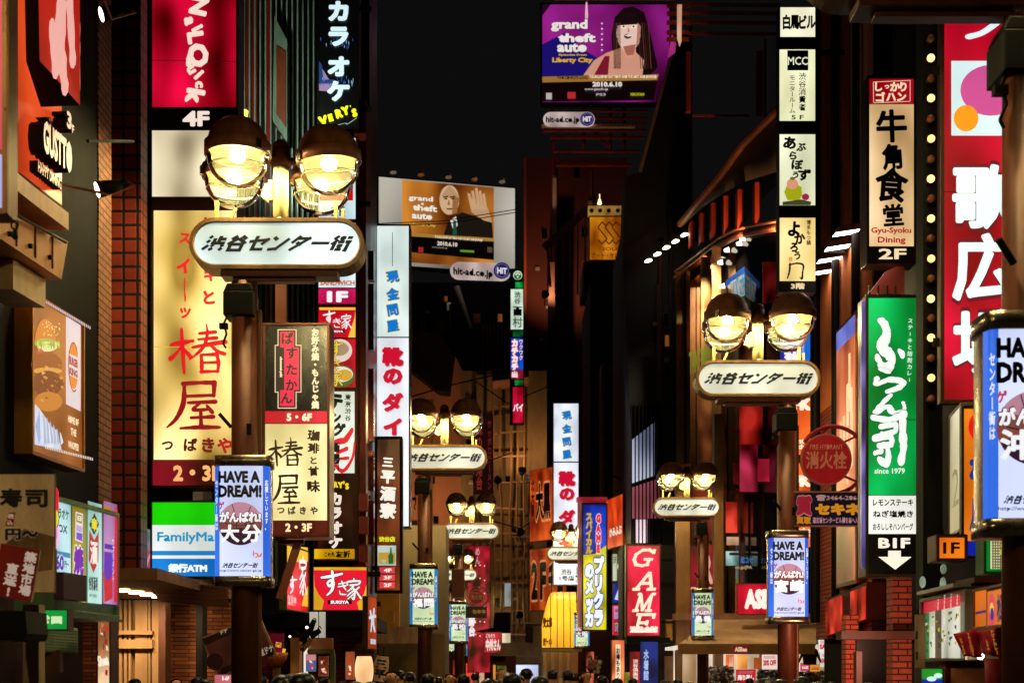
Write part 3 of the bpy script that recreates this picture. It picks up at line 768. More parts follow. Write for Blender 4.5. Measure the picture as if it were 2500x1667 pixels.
for px, ya, yb in ((1690, 540, 600), (1715, 520, 592), (1742, 495, 580), (1772, 478, 575), (1806, 462, 560), (1848, 445, 545)):
    dd = 53 - (px - 1660) * .036
    rb.box(X(px - 5, dd), X(px + 6, dd), dd, dd + .5, Z(yb, dd), Z(ya, dd))
b.part('rib', rb, paint('#c84828', .5, .1, .3), each=True)
cp = [((1650, 664), 53), ((1700, 628), 51.4), ((1755, 583), 49.6), ((1800, 560), 48), ((1850, 549), 46.3), ((1900, 540), 44.6)]
cm = MB().tube([P(*a, d) for a, d in cp], .07, 8)
b.part('cornice_pipe', cm, paint('#c0905c', .35, .5, .2))
cm = MB().tube([P(a[0], a[1] + 16, d) for a, d in cp], .11, 8)
b.part('cornice', cm, paint('#8a4c2c', .4, .2, .3))
gv = [P(1650, 675, 53.3), P(1755, 600, 50), P(1905, 560, 45)]
gf = MB()
for a, c in zip(gv[:-1], gv[1:]):
    gf.add([a, c, Vector((c.x, c.y, 0)), Vector((a.x, a.y, 0))], [(0, 1, 2, 3)])
gf.open = True
b.part('glass_front', gf, dark_glass('#141010', .06))
pm = MB()
def fpx(px): return 53.2 - (px - 1650) * (8.3 / 255) - .12
for x0, x1, yt in ((1651, 1670, 664), (1676, 1684, 650), (1711, 1734, 628), (1738, 1760, 602)):
    d = fpx(x1); pm.box(X(x0, d), X(x1, d), d - .05, d + .05, 2.2, Z(yt, d))
b.part('pilaster', pm, paint('#a88450', .35, .4, .3, 2), each=True)
d = fpx(1735); b.part('wall_panel', MB().box(X(1686, d), X(1756, d), d + .1, d + .2, 2.2, Z(700, d)), paint('#8a5c34', .3, .3, .4, 1.5))
for k in range(5): b.part('wall_seam', MB().box(X(1700 + k * 14, d), X(1701.5 + k * 14, d), d + .05, d + .099, 2.2, Z(690, d)), BLACK)
for k in range(4): b.part('transom', MB().box(X(1760, d - .6), X(1895, d - 2.4), d - 2.6, d - 2.5, Z(905 + k * 150, d - 2.5), Z(899 + k * 150, d - 2.5)), paint('#6a3c24', .4, .3, .3))
for k in range(4): b.part('mullion', MB().box(X(1765 + k * 38, d - 2.5), X(1768 + k * 38, d - 2.5), d - 2.62, d - 2.52, 2.2, Z(760, d - 2.5)), paint('#7a4a2c', .35, .4, .3))
d = fpx(1700)
b.part('window_poster', MB().prism(pp([(1684, 690), (1708, 670), (1712, 720), (1708, 840), (1686, 838)], d), d - .02, d), lit('#d8783c', .75, .7, 1.2))
d = fpx(1812)
b.part('blue_band', MB().prism(pp([(1772, 685), (1858, 620), (1858, 640), (1772, 700)], d), d - .02, d), lit('#1c6cd0', .7, .3))
wp = b.part('white_band', MB().prism(pp([(1782, 690), (1858, 642), (1858, 702), (1790, 735)], d - .01), d - .03, d - .012), lit('#d8d0c8', .75, .25))
gb = b.part('green_band', MB().prism(pp([(1800, 732), (1858, 706), (1858, 760), (1800, 768)], d - .01), d - .03, d - .012), lit('#4a7a3c', .5, .5, 2))
def banner_text(s, x0, y0, x1, y1, d, mat, parent, org, bw=.04, slope=0):
    V, T = fit(glyph(s, bw), X(x0, d), Z(y1, d), X(x1, d), Z(y0, d))
    m = MB(); m.add([(x, d, z + (x - X(x0, d)) * slope) for x, z in V], T); m.open = True
    return m.build('lettering', mat, parent, org=org)
banner_text('バざ革命', 1786, 680, 1856, 735, d - .045, ink('#2a8ab0', .8), b.r, b.o, .03, .5)
for a_, c_, w_ in (((1720, 640, 50.5), (1715, 500, 52.5), 90), ((1800, 588, 47.3), (1790, 430, 49.5), 110), ((1880, 575, 44.6), (1870, 330, 47), 200)): spot(P(*a_), P(*c_), w_, b.r, (1, .42, .2), 120, b.o)
for px, py in ((1798, 596), (1806, 584), (1768, 612), (1752, 642), (1757, 700)):
    q = P(px, py, fpx(px) - .3)
    spot(q + Vector((-.3, -.25, -.1)), P(px - 60, py + 420, fpx(px - 60)), 260, b.r, org=b.o)
    b.part('spotlight', MB().cyl(q, q + Vector((.16, -.05, .02)), .05, .09, 10), emit('#fff4d8', 3))
# glowing panes on the front: pink and orange displays, and painted reflections
def lit_pane(px0, px1, y0, y1, col, s, dd=.08):
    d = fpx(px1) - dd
    b.part('display_reflection_pane', MB().box(X(px0, d), X(px1, d), d - .02, d, Z(y1, d), Z(y0, d)), lit(col, s, .9, 1.6))
lit_pane(1768, 1802, 772, 960, '#5e5a3a', .5); lit_pane(1806, 1858, 772, 960, '#8a5430', .45); lit_pane(1862, 1896, 640, 740, '#8a1e16', .6); lit_pane(1704, 1756, 930, 1180, '#9a5a2c', .4, -.15); lit_pane(1690, 1754, 1190, 1320, '#a8482c', .35, -.15)  # emissive panes painting warm reflections on the glass front
lit_pane(1805, 1862, 975, 1085, '#a02018', .8); lit_pane(1806, 1850, 1085, 1200, '#b83050', .7); lit_pane(1790, 1812, 1130, 1180, '#8a1a14', .6)
lit_pane(1772, 1800, 1225, 1300, '#e04430', .7); lit_pane(1850, 1878, 1120, 1175, '#c02848', .8); lit_pane(1772, 1806, 1345, 1380, '#9ad0cc', .8, .1)
lit_pane(1774, 1806, 1310, 1330, '#d8a070', .6)
banner_text('TAKE OUT IN', 1682, 860, 1755, 915, fpx(1755) - .2, ink('#6a8a1c', .5), b.r, b.o, .02, .35)
banner_text('起コセ', 1808, 1358, 1838, 1375, fpx(1838) - .2, ink('#3a6ab0', .7), b.r, b.o, .04)
banner_text('co.jp/JFA', 1795, 1380, 1836, 1390, fpx(1838) - .2, ink('#d8b89a', .5), b.r, b.o, .03)
dd = 45.5
b.part('red_poster', MB().box(X(1686, 46), X(1742, 46), 46, 46.06, Z(1560, 46), Z(1330, 46)), lit('#b01c30', .75, .4))
banner_text('R', 1712, 1350, 1742, 1425, 45.97, ink('#e8a098', .7), b.r, b.o, .03)
banner_text('Y', 1686, 1432, 1738, 1530, 45.97, ink('#e8a098', .7), b.r, b.o, .03)
b.part('entrance_column', MB().box(X(1651, 45.4), X(1684, 45.4), 45.4, 45.8, 0, Z(1130, 45.4)).box(X(1744, 45.4), X(1766, 45.4), 45.4, 45.8, 0, Z(1010, 45.4)), paint('#9a6c40', .4, .3, .3, 2), each=True)
b.part('string_course', MB().box(X(1645, 44.9), X(2030, 44.9), 44.8, 45.3, Z(1512, 45), Z(1497, 45)), paint('#8a5c40', .5, .1, .3))

def clutter(bld, d, x0, x1, y0, y1, n, seed, cols=('#5a3020', '#3a2620', '#6a4a38')):
    """dim facade fittings: window frames with glass, air conditioners, pipes"""
    rr = random.Random(seed)
    for k in range(n):
        px, py = rr.uniform(x0, x1 - 14), rr.uniform(y0, y1 - 20); t_ = rr.random(); mt = paint(rr.choice(cols), .55, .1, .4, 2)
        sc_ = d / F
        if t_ < .5:
            w_, h_ = rr.uniform(10, 20), rr.uniform(14, 30)
            o = bld.part('window', MB().box(X(px, d), X(px + w_, d), d - .08, d, Z(py + h_, d), Z(py, d)), mt)
            MB().box(X(px + 1.5, d), X(px + w_ - 1.5, d), d - .1, d - .081, Z(py + h_ - 1.5, d), Z(py + 1.5, d)).build('pane', dark_glass() if rr.random() < .75 else lit(rr.choice(['#c87838', '#a83c28', '#8a9a80']), .35, .6, .6), o, org=bld.o)
        elif t_ < .8: bld.part('air_conditioner', MB().box(X(px, d), X(px + 11, d), d - .35, d, Z(py + 8, d), Z(py, d)), paint('#8a7a68', .5, .1, .3), bevel=.02)
        else: bld.part('pipe', MB().cyl((X(px, d), d - .1, Z(y1, d)), (X(px, d), d - .1, Z(py, d)), .07, .07, 8), mt)
clutter(b_red, 122, 1290, 1500, 400, 900, 22, 41); clutter(b_blk, 54.2, 1575, 1670, 480, 980, 12, 42); clutter(b_con, 106, 950, 1110, 960, 1500, 14, 43); clutter(b_con, 112, 1010, 1240, 700, 800, 8, 44); clutter(b_sca, 100, 1130, 1330, 920, 1560, 34, 45)
# floodlights washing the far buildings; those on concrete, netting and red wall are added
for px, py, d, tx_, ty, td, pw, lab in ((1040, 1330, 99, 1060, 950, 106, 3200, 'small floodlight washing the brown concrete building'), (1215, 1170, 93, 1240, 1300, 100, 700, 'small floodlight on the scaffold netting'), (1275, 1150, 96, 1290, 1000, 100, 800, 'pair-like black floodlight left of the upper orange wall board'), (1270, 1300, 63.5, 1325, 1240, 66, 260, 'black floodlight pointing at the upper orange wall board'), (1268, 1500, 90, 1270, 1560, 100, 500, 'black floodlight above the white lit window'), (1330, 720, 116, 1400, 600, 122, 1500, 'floodlight on the dark red wall beside the white pipe')):
    q = P(px, py, d); r_ = empty('floodlight', lab, 'floodlight', q, 0, 'floodlights washing the far buildings')
    k = d / 90
    dv = (P(tx_, ty, td) - q).normalized()
    MB().cyl(-dv * .3 * k, dv * .15 * k, .12 * k, .26 * k, 14).build('housing', BLACK, r_, smooth=True)
    MB().cyl(dv * .151 * k, dv * .16 * k, .24 * k, .24 * k, 14).build('lens', emit('#fff0d8', 6), r_)
    MB().bar((0, 0, 0), (0, .6 * k, -.5 * k), .07 * k, .07 * k).build('bracket', BLACK, r_)
    spot(q + dv * .3 * k, P(tx_, ty, td), pw, r_, (1, .52, .24), 130, q)

# shoe shop at street level under the curved-roof building
s_ = Bld('shoe_shop', 'brightly lit shoe shop with a beige canopy and racks of footwear', (7, 43, 0), 'shop')
cy = 40.5
aw = MB()
a1, a2, a3, a4 = P(1738, 1512, 44.5), P(2018, 1512, 44.5), P(1990, 1573, cy), P(1655, 1573, cy)
aw.add([a1, a2, a3, a4, a1 - Vector((0, 0, .06)), a2 - Vector((0, 0, .06)), a3 - Vector((0, 0, .06)), a4 - Vector((0, 0, .06))], [(0, 1, 2, 3), (7, 6, 5, 4), (0, 4, 5, 1), (1, 5, 6, 2), (2, 6, 7, 3), (3, 7, 4, 0)])
s_.part('canopy', aw, paint('#e8b890', .6, 0, .3, 1.2))
vm = MB().box(X(1655, cy - .05), X(1990, cy - .05), cy - .06, cy - .01, Z(1596, cy), Z(1571, cy))
vl = s_.part('valance', vm, paint('#d09058', .6, 0, .25, 1.5))
lb = s_.part('name_plate', MB().box(X(1791, cy - .1), X(1827, cy - .1), cy - .1, cy - .061, Z(1594, cy), Z(1574, cy)), ink('#8a1420', .5))
V, T = fit(glyph('ASBee', .05), X(1794, cy - .11), Z(1590, cy - .11), X(1824, cy - .11), Z(1578, cy - .11))
m = MB(); m.add([(x, cy - .103, z) for x, z in V], T); m.open = True; m.build('lettering', ink('#f0c8a8', .8), lb, org=s_.o)
s_.part('back_wall', MB().box(X(1660, 45), X(2100, 45), 46.6, 46.8, 0, 2.3), lit('#f4e0c8', .9, .25, 1.0))  # shop lighting put into the wall's own glow; the wall is no lamp
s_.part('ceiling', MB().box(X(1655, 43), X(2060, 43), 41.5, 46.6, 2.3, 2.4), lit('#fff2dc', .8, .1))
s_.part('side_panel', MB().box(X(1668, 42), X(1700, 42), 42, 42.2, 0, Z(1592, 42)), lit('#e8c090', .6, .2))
s_.part('glass_door', MB().box(X(1703, 41.5), X(1728, 41.5), 41.5, 41.6, 0, Z(1593, 41.5)), lit('#d8d4c4', .8, .3))
for x0, x1, y0, y1, c in ((1772, 1792, 1597, 1640, '#f08030'), (1800, 1825, 1597, 1632, '#f0a850'), (1840, 1862, 1604, 1632, '#f08c28'), (1752, 1768, 1597, 1628, '#d8c8b8'), (1780, 1790, 1602, 1625, '#d8b0a0')):
    s_.part('wall_poster', MB().box(X(x0, 45.6), X(x1, 45.6), 45.6, 45.65, Z(y1, 45.6), Z(y0, 45.6)), lit(c, .85, .3))
rnd = random.Random(9)
SHOE = [paint(c, .4, 0, .2) for c in ('#2a1a16', '#c8b8a0', '#8a3a24', '#5a5a50', '#e8e0d0', '#3a4a34', '#a87048')]
def rack(x0, x1, y0, y1, d, cols):
    m = MB()
    for k in range(150):
        px = rnd.uniform(x0, x1); py = rnd.uniform(y0, y1)
        q = P(px, py, d + rnd.uniform(-.2, .2)); r = rnd.uniform(.03, .07)
        m.ball(q, r, 7, 4, rnd.randrange(len(cols)), rnd.uniform(.6, 1.8))
    for k in range(5): m.bar(P(x0, y0 + (y1 - y0) * k / 4, d), P(x1, y0 + (y1 - y0) * k / 4, d), .03, .03, 0)
    return s_.part('shoe_rack', m, cols)
rack(1732, 1790, 1628, 1668, 42.5, SHOE); rack(1850, 1905, 1630, 1668, 42.5, [SHOE[5], SHOE[0], SHOE[3], SHOE[1]]); rack(1950, 2020, 1640, 1668, 41.5, SHOE)

# ================================================================ LAMP POSTS
LG = 'twin-armed globe lamp posts along the shopping street'
K = 16 / F
def arc_panel(fn, x0, x1, z0, z1, n=14):
    v = []; f = []
    for i in range(n + 1):
        x = x0 + (x1 - x0) * i / n
        v += [fn(x, z0), fn(x, z1)]
    f = [(2 * i, 2 * i + 2, 2 * i + 3, 2 * i + 1) for i in range(n)]
    return v, f
def flatmesh(v, f, mat, name, parent):
    me = bpy.data.meshes.new(name); me.from_pydata([tuple(p) for p in v], [], f); me.materials.append(mat)
    o = bpy.data.objects.new(name, me); COL.objects.link(o); o.parent = parent
    return o
EA, EB = .305, .2
def ell(x, z, off=.0):
    x = max(-EA * .999, min(EA * .999, x))
    k = 1 + off / .25
    return (x * k, -EB * max(0, 1 - abs(x / EA) ** 6) ** (1 / 6) * k, z)
def bz(py): return (1410 - py) * K
def bx(px): return (px - 594) * K
CITY = {}
def city_mesh(city):
    if city in CITY: return CITY[city]
    V = []; T = []
    for i, c in enumerate(city):
        x0 = bx(545 + i * 51); v, f = fit(glyph(c, .036), x0, bz(1329), x0 + 45 * K, bz(1286))
        o = len(V); V += v; T += [tuple(k + o for k in q) for q in f]
    me = bpy.data.meshes.new('lettering'); me.from_pydata([ell(x, z, .008) for x, z in V], [], T)
    CITY[city] = me
    return me
def make_lamp():
    r = empty('lamp_post', 'lamp', 'lamp post')
    # mast and arms
    m = MB().cyl((.02, 0, 6.56), (.02, 0, 7.2), .085, .085, 18); m.box(.0, .04, -.1, .1, 6.57, 6.6)
    m.build('mast', CREAMP, r, smooth=True)
    m = MB().cyl((.02, 0, 7.19), (.02, 0, 7.38), .115, .1, 18).bar((-.3, 0, 7.24), (.34, 0, 7.24), .07, .06).ball((.02, 0, 7.38), .1, 14, 6)
    m.build('arm', BROWN, r, smooth=True)
    m = MB().box(-.11, -.06, -.06, .05, 6.8, 7.02).prism([(-.19, 6.84), (-.11, 6.78), (-.11, 6.98), (-.15, 6.98)], -.05, .04)
    m.build('light_sensor', CREAMP, r)
    # globes: dome cap, glass bowl, bulb
    for sx in (-1, 1):
        for sy in (-1, 1):
            g_ = MB().lathe([(.335, -.0), (.355, .0), (.355, .13), (.335, .135), (.325, .15), (.30, .235), (.25, .31), (.17, .375), (.06, .405), (.001, .41)], (0, 0, 0), 36)
            g_.open = False
            cap = g_.build('globe_lamp', CAP, r, smooth=True)
            mi = MB().lathe([(.334, .012), (.26, .075), (.12, .11), (.001, .115)], (0, 0, 0), 28); mi.open = True
            mi.build('reflector', paint('#2a2818', .45, 0, .1), cap, smooth=True)
            sp = MB()
            for k in range(7): sp.cyl((.05 * math.cos(k), .05 * math.sin(k), .4), (.07 * math.cos(k), .07 * math.sin(k), .45), .004, .001, 5)
            sp.build('bird_spikes', STEEL, cap)
            bw = MB().lathe([(.345, .0), (.335, -.012), (.325, -.02)] + [(.325 * math.cos(t), -.02 - .31 * math.sin(t)) for t in [k * math.pi / 2 / 12 for k in range(1, 12)]] + [(.001, -.33)], (0, 0, 0), 36); bw.open = True
            bw.build('glass_bowl', bowl_glass(), cap, smooth=True)
            tr_m = MB()
            for k in range(28):
                a_, c_ = 2 * math.pi * k / 28, 2 * math.pi * (k + 1) / 28; tr_m.cyl((.307 * math.cos(a_), .307 * math.sin(a_), -.125), (.307 * math.cos(c_), .307 * math.sin(c_), -.125), .005, .005, 5, cap=False)
            tr_m.open = True; tr_m.build('bowl_ring', paint('#d8d0a0', .3, 0, .1), cap)
            MB().box(.33, .375, -.03, .03, .0, .1).build('latch', STEEL, cap)
            MB().ball((0, 0, -.0), .085, 10, 6, 0, .8).build('bulb', emit('#fde6a2', 600), cap, smooth=True)
            cap['sx'] = sx; cap['sy'] = sy
            cap.location = (.02 + sx * .49, sy * .37, 7.13)
    # stadium-shaped street name sign
    hw, hh = .958, .279
    def stad(a, c, n=14):
        p = []
        for i in range(n + 1): t = -math.pi / 2 + math.pi * i / n; p.append((a - c + c * math.cos(t), c * math.sin(t)))
        for i in range(n + 1): t = math.pi / 2 + math.pi * i / n; p.append((-a + c + c * math.cos(t), c * math.sin(t)))
        return p
    o_ = stad(hw, hh); i_ = stad(hw - .04, hh - .04); i2 = stad(hw - .055, hh - .055); n = len(o_)
    v = [(x, y, z + 6.29) for pts, y in ((o_, -.17), (i_, -.17), (i2, -.15), (o_, .17), (i_, .17), (i2, .15)) for x, z in pts]
    f = []
    for i in range(n):
        j = (i + 1) % n
        f += [(i, j, n + j, n + i), (n + i, n + j, 2 * n + j, 2 * n + i), (i, 3 * n + i, 3 * n + j, j), (3 * n + i, 4 * n + i, 4 * n + j, 3 * n + j), (4 * n + i, 5 * n + i, 5 * n + j, 4 * n + j)]
    sb = MB().add(v, f).build('sign_box', paint('#7c5c38', .45, .2, .4, 5), r)
    v1 = [(x, -.151, z + 6.29) for x, z in i2]; v2 = [(x, .151, z + 6.29) for x, z in i2]
    pa = flatmesh(v1 + v2, [tuple(range(n)), tuple(range(2 * n - 1, n - 1, -1))], lit('#dcf0f4', 1.0, .3, 1.1), 'panel', sb)
    V, T = fit(logo_mesh(), -.83, 6.195, .845, 6.385)
    flatmesh([(x, -.156, z) for x, z in V], T, INKB, 'lettering', sb)
    MB().box(-.62, .66, -.13, .13, 5.94, 6.005).box(-.5, .4, -.06, .06, 5.9, 5.938).build('sign_bracket', BROWN, r, bevel=.006, each=True)
    st = MB()
    for x in (-.67, .64): st.box(x - .02, x + .02, -.1, -.06, 6.57, 6.78)
    st.bar((-.52, -.08, 6.575), (-.46, -.08, 6.7), .03, .03); st.box(.7, .73, -.06, -.03, 6.57, 6.7)
    st.build('stub_post', paint('#b8a868', .45, .1, .2), r, each=True)
    # pole (own origin so that it can stand on either side)
    pm = MB().cyl((0, 0, 0), (0, 0, 5.9), .148, .142, 26).cyl((0, 0, 3.12), (0, 0, 3.2), .152, .152, 26).cyl((0, 0, .0), (0, 0, .25), .22, .2, 20)
    pole = pm.build('pole', BROWN, r, smooth=True)
    pole.location = (-.38, 0, 0)
    MB().box(-.2, .13, -.2, .16, 5.5, 5.76).prism([(-.2, 5.765), (.13, 5.765), (.1, 5.85), (-.16, 5.85)], -.18, .14).build('junction_box', BLACK, pole, bevel=.01)
    MB().tube([(-.17, -.12, 5.5), (-.2, -.14, 5.42), (-.17, -.15, 5.3), (-.21, -.14, 5.2), (-.18, -.13, 5.15)], .012, 6).box(-.25, -.16, -.16, -.1, 5.36, 5.42).build('cable', BLACK, pole)
    MB().cyl((.16, .02, 0), (.16, .02, 5.6), .028, .028, 10).build('conduit', paint('#7a4a2c', .5, .2, .3), pole)
    MB().bar((-.12, -.14, 4.28), (-.24, -.2, 4.42), .035, .03).box(.05, .1, -.16, -.13, 4.2, 4.32).build('bolt', BLACK, pole, each=True)
    # lit advertising drum on the pole
    dr = MB()
    nn = 24
    for z0, z1 in ((-.11, -.006), (1.206, 1.32)):
        p = [(EA * 1.03 * math.copysign(abs(math.cos(t)) ** .36, math.cos(t)), EB * 1.05 * math.copysign(abs(math.sin(t)) ** .36, math.sin(t))) for t in [2 * math.pi * k / nn for k in range(nn)]]
        b_ = len(dr.v); dr.v += [(x, y, z0) for x, y in p] + [(x, y, z1) for x, y in p]
        dr.f += [(b_ + k, b_ + (k + 1) % nn, b_ + nn + (k + 1) % nn, b_ + nn + k) for k in range(nn)] + [tuple(b_ + k for k in range(nn)), tuple(b_ + nn + k for k in range(nn))]; dr.m += [0] * (nn + 2)
    p = [(EA * .98 * math.copysign(abs(math.cos(t)) ** .36, math.cos(t)), EB * .95 * math.copysign(abs(math.sin(t)) ** .36, math.sin(t))) for t in [2 * math.pi * k / nn for k in range(nn)]]
    b_ = len(dr.v); dr.v += [(x, y, -.006) for x, y in p] + [(x, y, 1.206) for x, y in p]
    dr.f += [(b_ + k, b_ + (k + 1) % nn, b_ + nn + (k + 1) % nn, b_ + nn + k) for k in range(nn)]; dr.m += [0] * nn
    drum = dr.build('banner_drum', STEEL, r, smooth=True)
    drum.location = (-.38, 0, 2.65)
    fr = lambda x, z: ell(x, z, .002)
    v, f = arc_panel(fr, -.235, .235, .0, 1.2)
    pan = flatmesh(v, f, lit('#d2dcff', 1.05, .06), 'panel', drum); pan['front'] = 1
    for a, c in ((-.304, -.237), (.237, .304)):
        v, f = arc_panel(fr, a, c, .0, 1.2, 5); flatmesh(v, f, lit('#3a78f0', .9, .06), 'side_panel', drum)
    def put(vf, x0, z0, x1, z1, mat, off=.006, name='lettering'):
        V, T = fit(vf, x0, z0, x1, z1)
        return flatmesh([ell(x, z, off) for x, z in V], T, mat, name, drum)
    put(glyph('HAVE A', .055), bx(540), bz(1186), bx(638), bz(1157), INKB)
    put(glyph('DREAM!', .055), bx(540), bz(1221), bx(642), bz(1191), INKB)
    put(glyph('ゲ', .05), bx(540), bz(1249), bx(554), bz(1231), ink('#c03a6c', .8))
    def dsc(cx, cy, rr, mat, off, a0=0, a1=360):
        v = []
        for k in range(33):
            c_ = -math.cos(math.pi * k / 32); h_ = math.sqrt(max(0, 1 - c_ * c_))
            v += [ell(bx(cx + rr * c_), bz(cy + rr * h_), off), ell(bx(cx + rr * c_), bz(cy - rr * h_), off)]
        return flatmesh(v, [(2 * k, 2 * k + 2, 2 * k + 3, 2 * k + 1) for k in range(32)], mat, 'ball_picture', drum)
    dsc(592, 1284, 52, ink('#8a4c44', .8), .0035)
    def crescent(y0, y1, mat, off):
        v = []; f = []
        for k in range(13):
            x = -1 + 2 * k / 12; h = math.sqrt(max(0, 1 - x * x)) * 52
            s_ = 1 if y0 > 0 else -1
            v += [ell(bx(592 + x * 52), bz(1284 + s_ * h), off), ell(bx(592 + x * 52), bz(1284 + max(-h, min(h, y1 + 10 * (1 - x * x) * s_ * -1))), off)]
        f = [(2 * k, 2 * k + 1, 2 * k + 3, 2 * k + 2) for k in range(12)]
        flatmesh(v, f, mat, 'ball_picture', drum)
    crescent(-1, -26, ink('#c0889c', .85), .0042); crescent(1, 20, ink('#3c1c34', .7), .0042)
    for st in ([(0, .45, .02), (.5, .56, .02), (1, .42, .02)], [(.3, .03, .02), (.42, .5, .02), (.3, .97, .02)], [(.75, .08, .02), (.62, .5, .02), (.78, .92, .02)]):
        put(brush([st]), bx(592 - 50) if st[0][0] == 0 else bx(592 + 100 * (min(p[0] for p in st) - .5)), bz(1284 + 100 * (max(p[1] for p in st) - .5)), bx(592 + 50) if st[0][0] == 0 else bx(592 + 100 * (max(p[0] for p in st) - .5)), bz(1284 + 100 * (min(p[1] for p in st) - .5)), ink('#2a1418', .5), .005, 'ball_picture')
    put(glyph('がんばれ!', .09), bx(541), bz(1283), bx(642), bz(1253), ink('#5a3a4c', .8), .0062)
    put(glyph('がんばれ!', .05), bx(543), bz(1281), bx(640), bz(1255), WHITE, .0068)
    ct = bpy.data.objects.new('lettering', city_mesh('大分')); COL.objects.link(ct); ct.parent = drum; ct['city'] = 1
    put(brush([[(.1, .2, .1), (.15, .9, .1)], [(0, .6, .1), (.5, .5, .1), (.5, .9, .1), (.3, .9, .08)], [(.6, .6, .1), (.7, .9, .1), (1, .5, .1), (.9, .9, .1)]], 0, .2), bx(620), bz(1366), bx(643), bz(1348), ink('#e06020', .9))
    put(logo_mesh(), bx(549), bz(1391), bx(634), bz(1378), INKB)
    put(glyph('http://www.center-gai.jp', .015), bx(542), bz(1401), bx(642), bz(1394), ink('#50507a', .4))
    for s_, tx_ in ((-1, 'センター街は'), (1, '応援しています。')):
        V, T = vtext(tx_, -.5, 0, .5, len(tx_), .03)
        a = -.285 if s_ < 0 else .252
        put((V, T), a, .5, a + .034, 1.05, ink('#e8eeff', .9), .005)
    return r
PROTO = make_lamp()
PALE = lit('#dcf0c4', .95, .06); PALEBLUE = lit('#2a8ac8', .85, .06)
DULL = lit('#dfe2d4', .92, .1)
def tree(o):
    yield o
    for c in o.children: yield from tree(c)
def lamp(px, d, side, city, label, yaw=0, pale=False, first=False, pole_off=.42, zoff=0, sign_mat=None):
    r = PROTO if first else copy_tree(PROTO)
    r.location = (X(px, d), d, zoff); r['label'] = label; r['group'] = LG
    cs, sn = math.cos(R(yaw)), math.sin(R(yaw))
    for o in list(tree(r)):
        nm = o.name.split('.')[0]
        if nm == 'globe_lamp':
            x = o['sx'] * .49; y = o['sy'] * .37
            o.location = (.02 + x * cs - y * sn, x * sn + y * cs, 7.13)
            o.rotation_euler = (R(random.uniform(-2, 2)), R(random.uniform(-3, 3)) + (R(5) if first and o['sx'] > 0 and o['sy'] < 0 else 0), random.uniform(0, 6))
        elif nm in ('pole', 'banner_drum'):
            o.location.x = -pole_off * side
            if side < 0 and nm == 'pole': pass
        elif nm == 'lettering' and o.get('city'): o.data = city_mesh(city)
        if sign_mat and nm == 'panel' and not o.get('front'):
            o.material_slots[0].link = 'OBJECT'; o.material_slots[0].material = sign_mat
        if pale and nm in ('panel', 'side_panel') and o.parent.name.startswith('banner_drum'):
            o.material_slots[0].link = 'OBJECT'; o.material_slots[0].material = PALE if nm == 'panel' else PALEBLUE
    return r
random.seed(11)
for me_c in ('大分', '宮崎', '沖縄', '福岡', '高松', '島根', '大阪', '香川', '徳島'): city_mesh(me_c).materials.append(WHITE)
L_ = [lamp(681, 16.0, 1, '大分', 'large brown lamp post with bright white street sign beside the cream vertical sign tower', 14, first=True, pole_off=.38),
 lamp(1847, 22.3, -1, '宮崎', 'brown lamp post carrying the blue-white drum above the shoe shop canopy', -5, pole_off=.47, zoff=-.2, sign_mat=DULL),
 lamp(-2750, 3.0, 1, '香川', 'lamp post of the same row standing beside the viewer, outside the picture', 0, pole_off=.4),
 lamp(2318, 9.4, -1, '沖縄', 'nearest brown lamp post cut off by the right edge of the picture', 0, pole_off=.49, zoff=-.07),
 lamp(1083, 31.8, 1, '福岡', 'brown lamp post with pale green drum beside the brown restaurant sign with white brush letters', 0, True, pole_off=.43, sign_mat=DULL),
 lamp(1150, 48.3, 1, '高松', 'lamp post behind the third one, its pale drum low in front of red banners', 0, True, pole_off=.41, sign_mat=DULL),
 lamp(1675, 41.3, -1, '島根', 'brown lamp post with pale green drum beside the red game sign', 0, True, pole_off=.46, sign_mat=DULL),
 lamp(1393, 57.4, -1, '大阪', 'far lamp post standing beside the yellow rounded awning', 0, True, pole_off=.44, sign_mat=DULL),
 lamp(1117, 70, 1, '香川', 'small distant lamp post mostly hidden behind the lamp post in front of red banners', 0, True, pole_off=.4, sign_mat=DULL),
 lamp(1106, 97, -1, '徳島', 'farthest small lamp post seen low behind the others', 0, True, pole_off=1.2, sign_mat=DULL)]
def owner(k): return L_[k]
# fire hydrant disc and pawn shop board hung on the second lamp pole
def hydrant(cx, cy, d, label, sc=1.0):
    r = empty('fire_hydrant_sign', label, 'sign', P(cx, cy + 62 * sc, d), 0, 'round fire hydrant signs')
    k = sc * d / F
    MB().cyl((0, .0, 62 * k), (0, .06, 62 * k), 63 * k, 63 * k, 40).build('rim', paint('#d08070', .4, .3, .2), r)
    MB().cyl((0, -.012, 62 * k), (0, -.001, 62 * k), 59 * k, 59 * k, 40).build('disc', paint('#d01c38', .4, 0, .2, 4), r)
    rg = MB(); pts = [(18 * k + 82 * k * math.cos(R(t)), .05, 62 * k + 82 * k * math.sin(R(t))) for t in range(-80, 150, 12)]
    rg.tube(pts, 5 * k, 8)
    for t in (-42, 45, 100): rg.bar((58 * k * math.cos(R(t)), .04, 62 * k + 58 * k * math.sin(R(t))), (18 * k + 82 * k * math.cos(R(t)), .05, 62 * k + 82 * k * math.sin(R(t))), 5 * k, 5 * k)
    rg.build('ring', paint('#a81c2c', .4, .2, .2), r)
    lt = ink('#e89a8a', 0); o = r
    for s_, x0, x1, y0, y1, bb in (('FIRE HYDRANT', -40, 40, 36, 24, .01), ('消火栓', -50, 50, 20, -24, .022)):
        V, T = fit(glyph(s_, bb), x0 * k, 62 * k + min(y0, y1) * k, x1 * k, 62 * k + max(y0, y1) * k)
        flatmesh([(x, -.015, z) for x, z in V], T, lt, 'lettering', r)
    return r
hydrant(2017, 1121, 22.2, 'round dark red fire hydrant sign inside an open ring above a blue board')
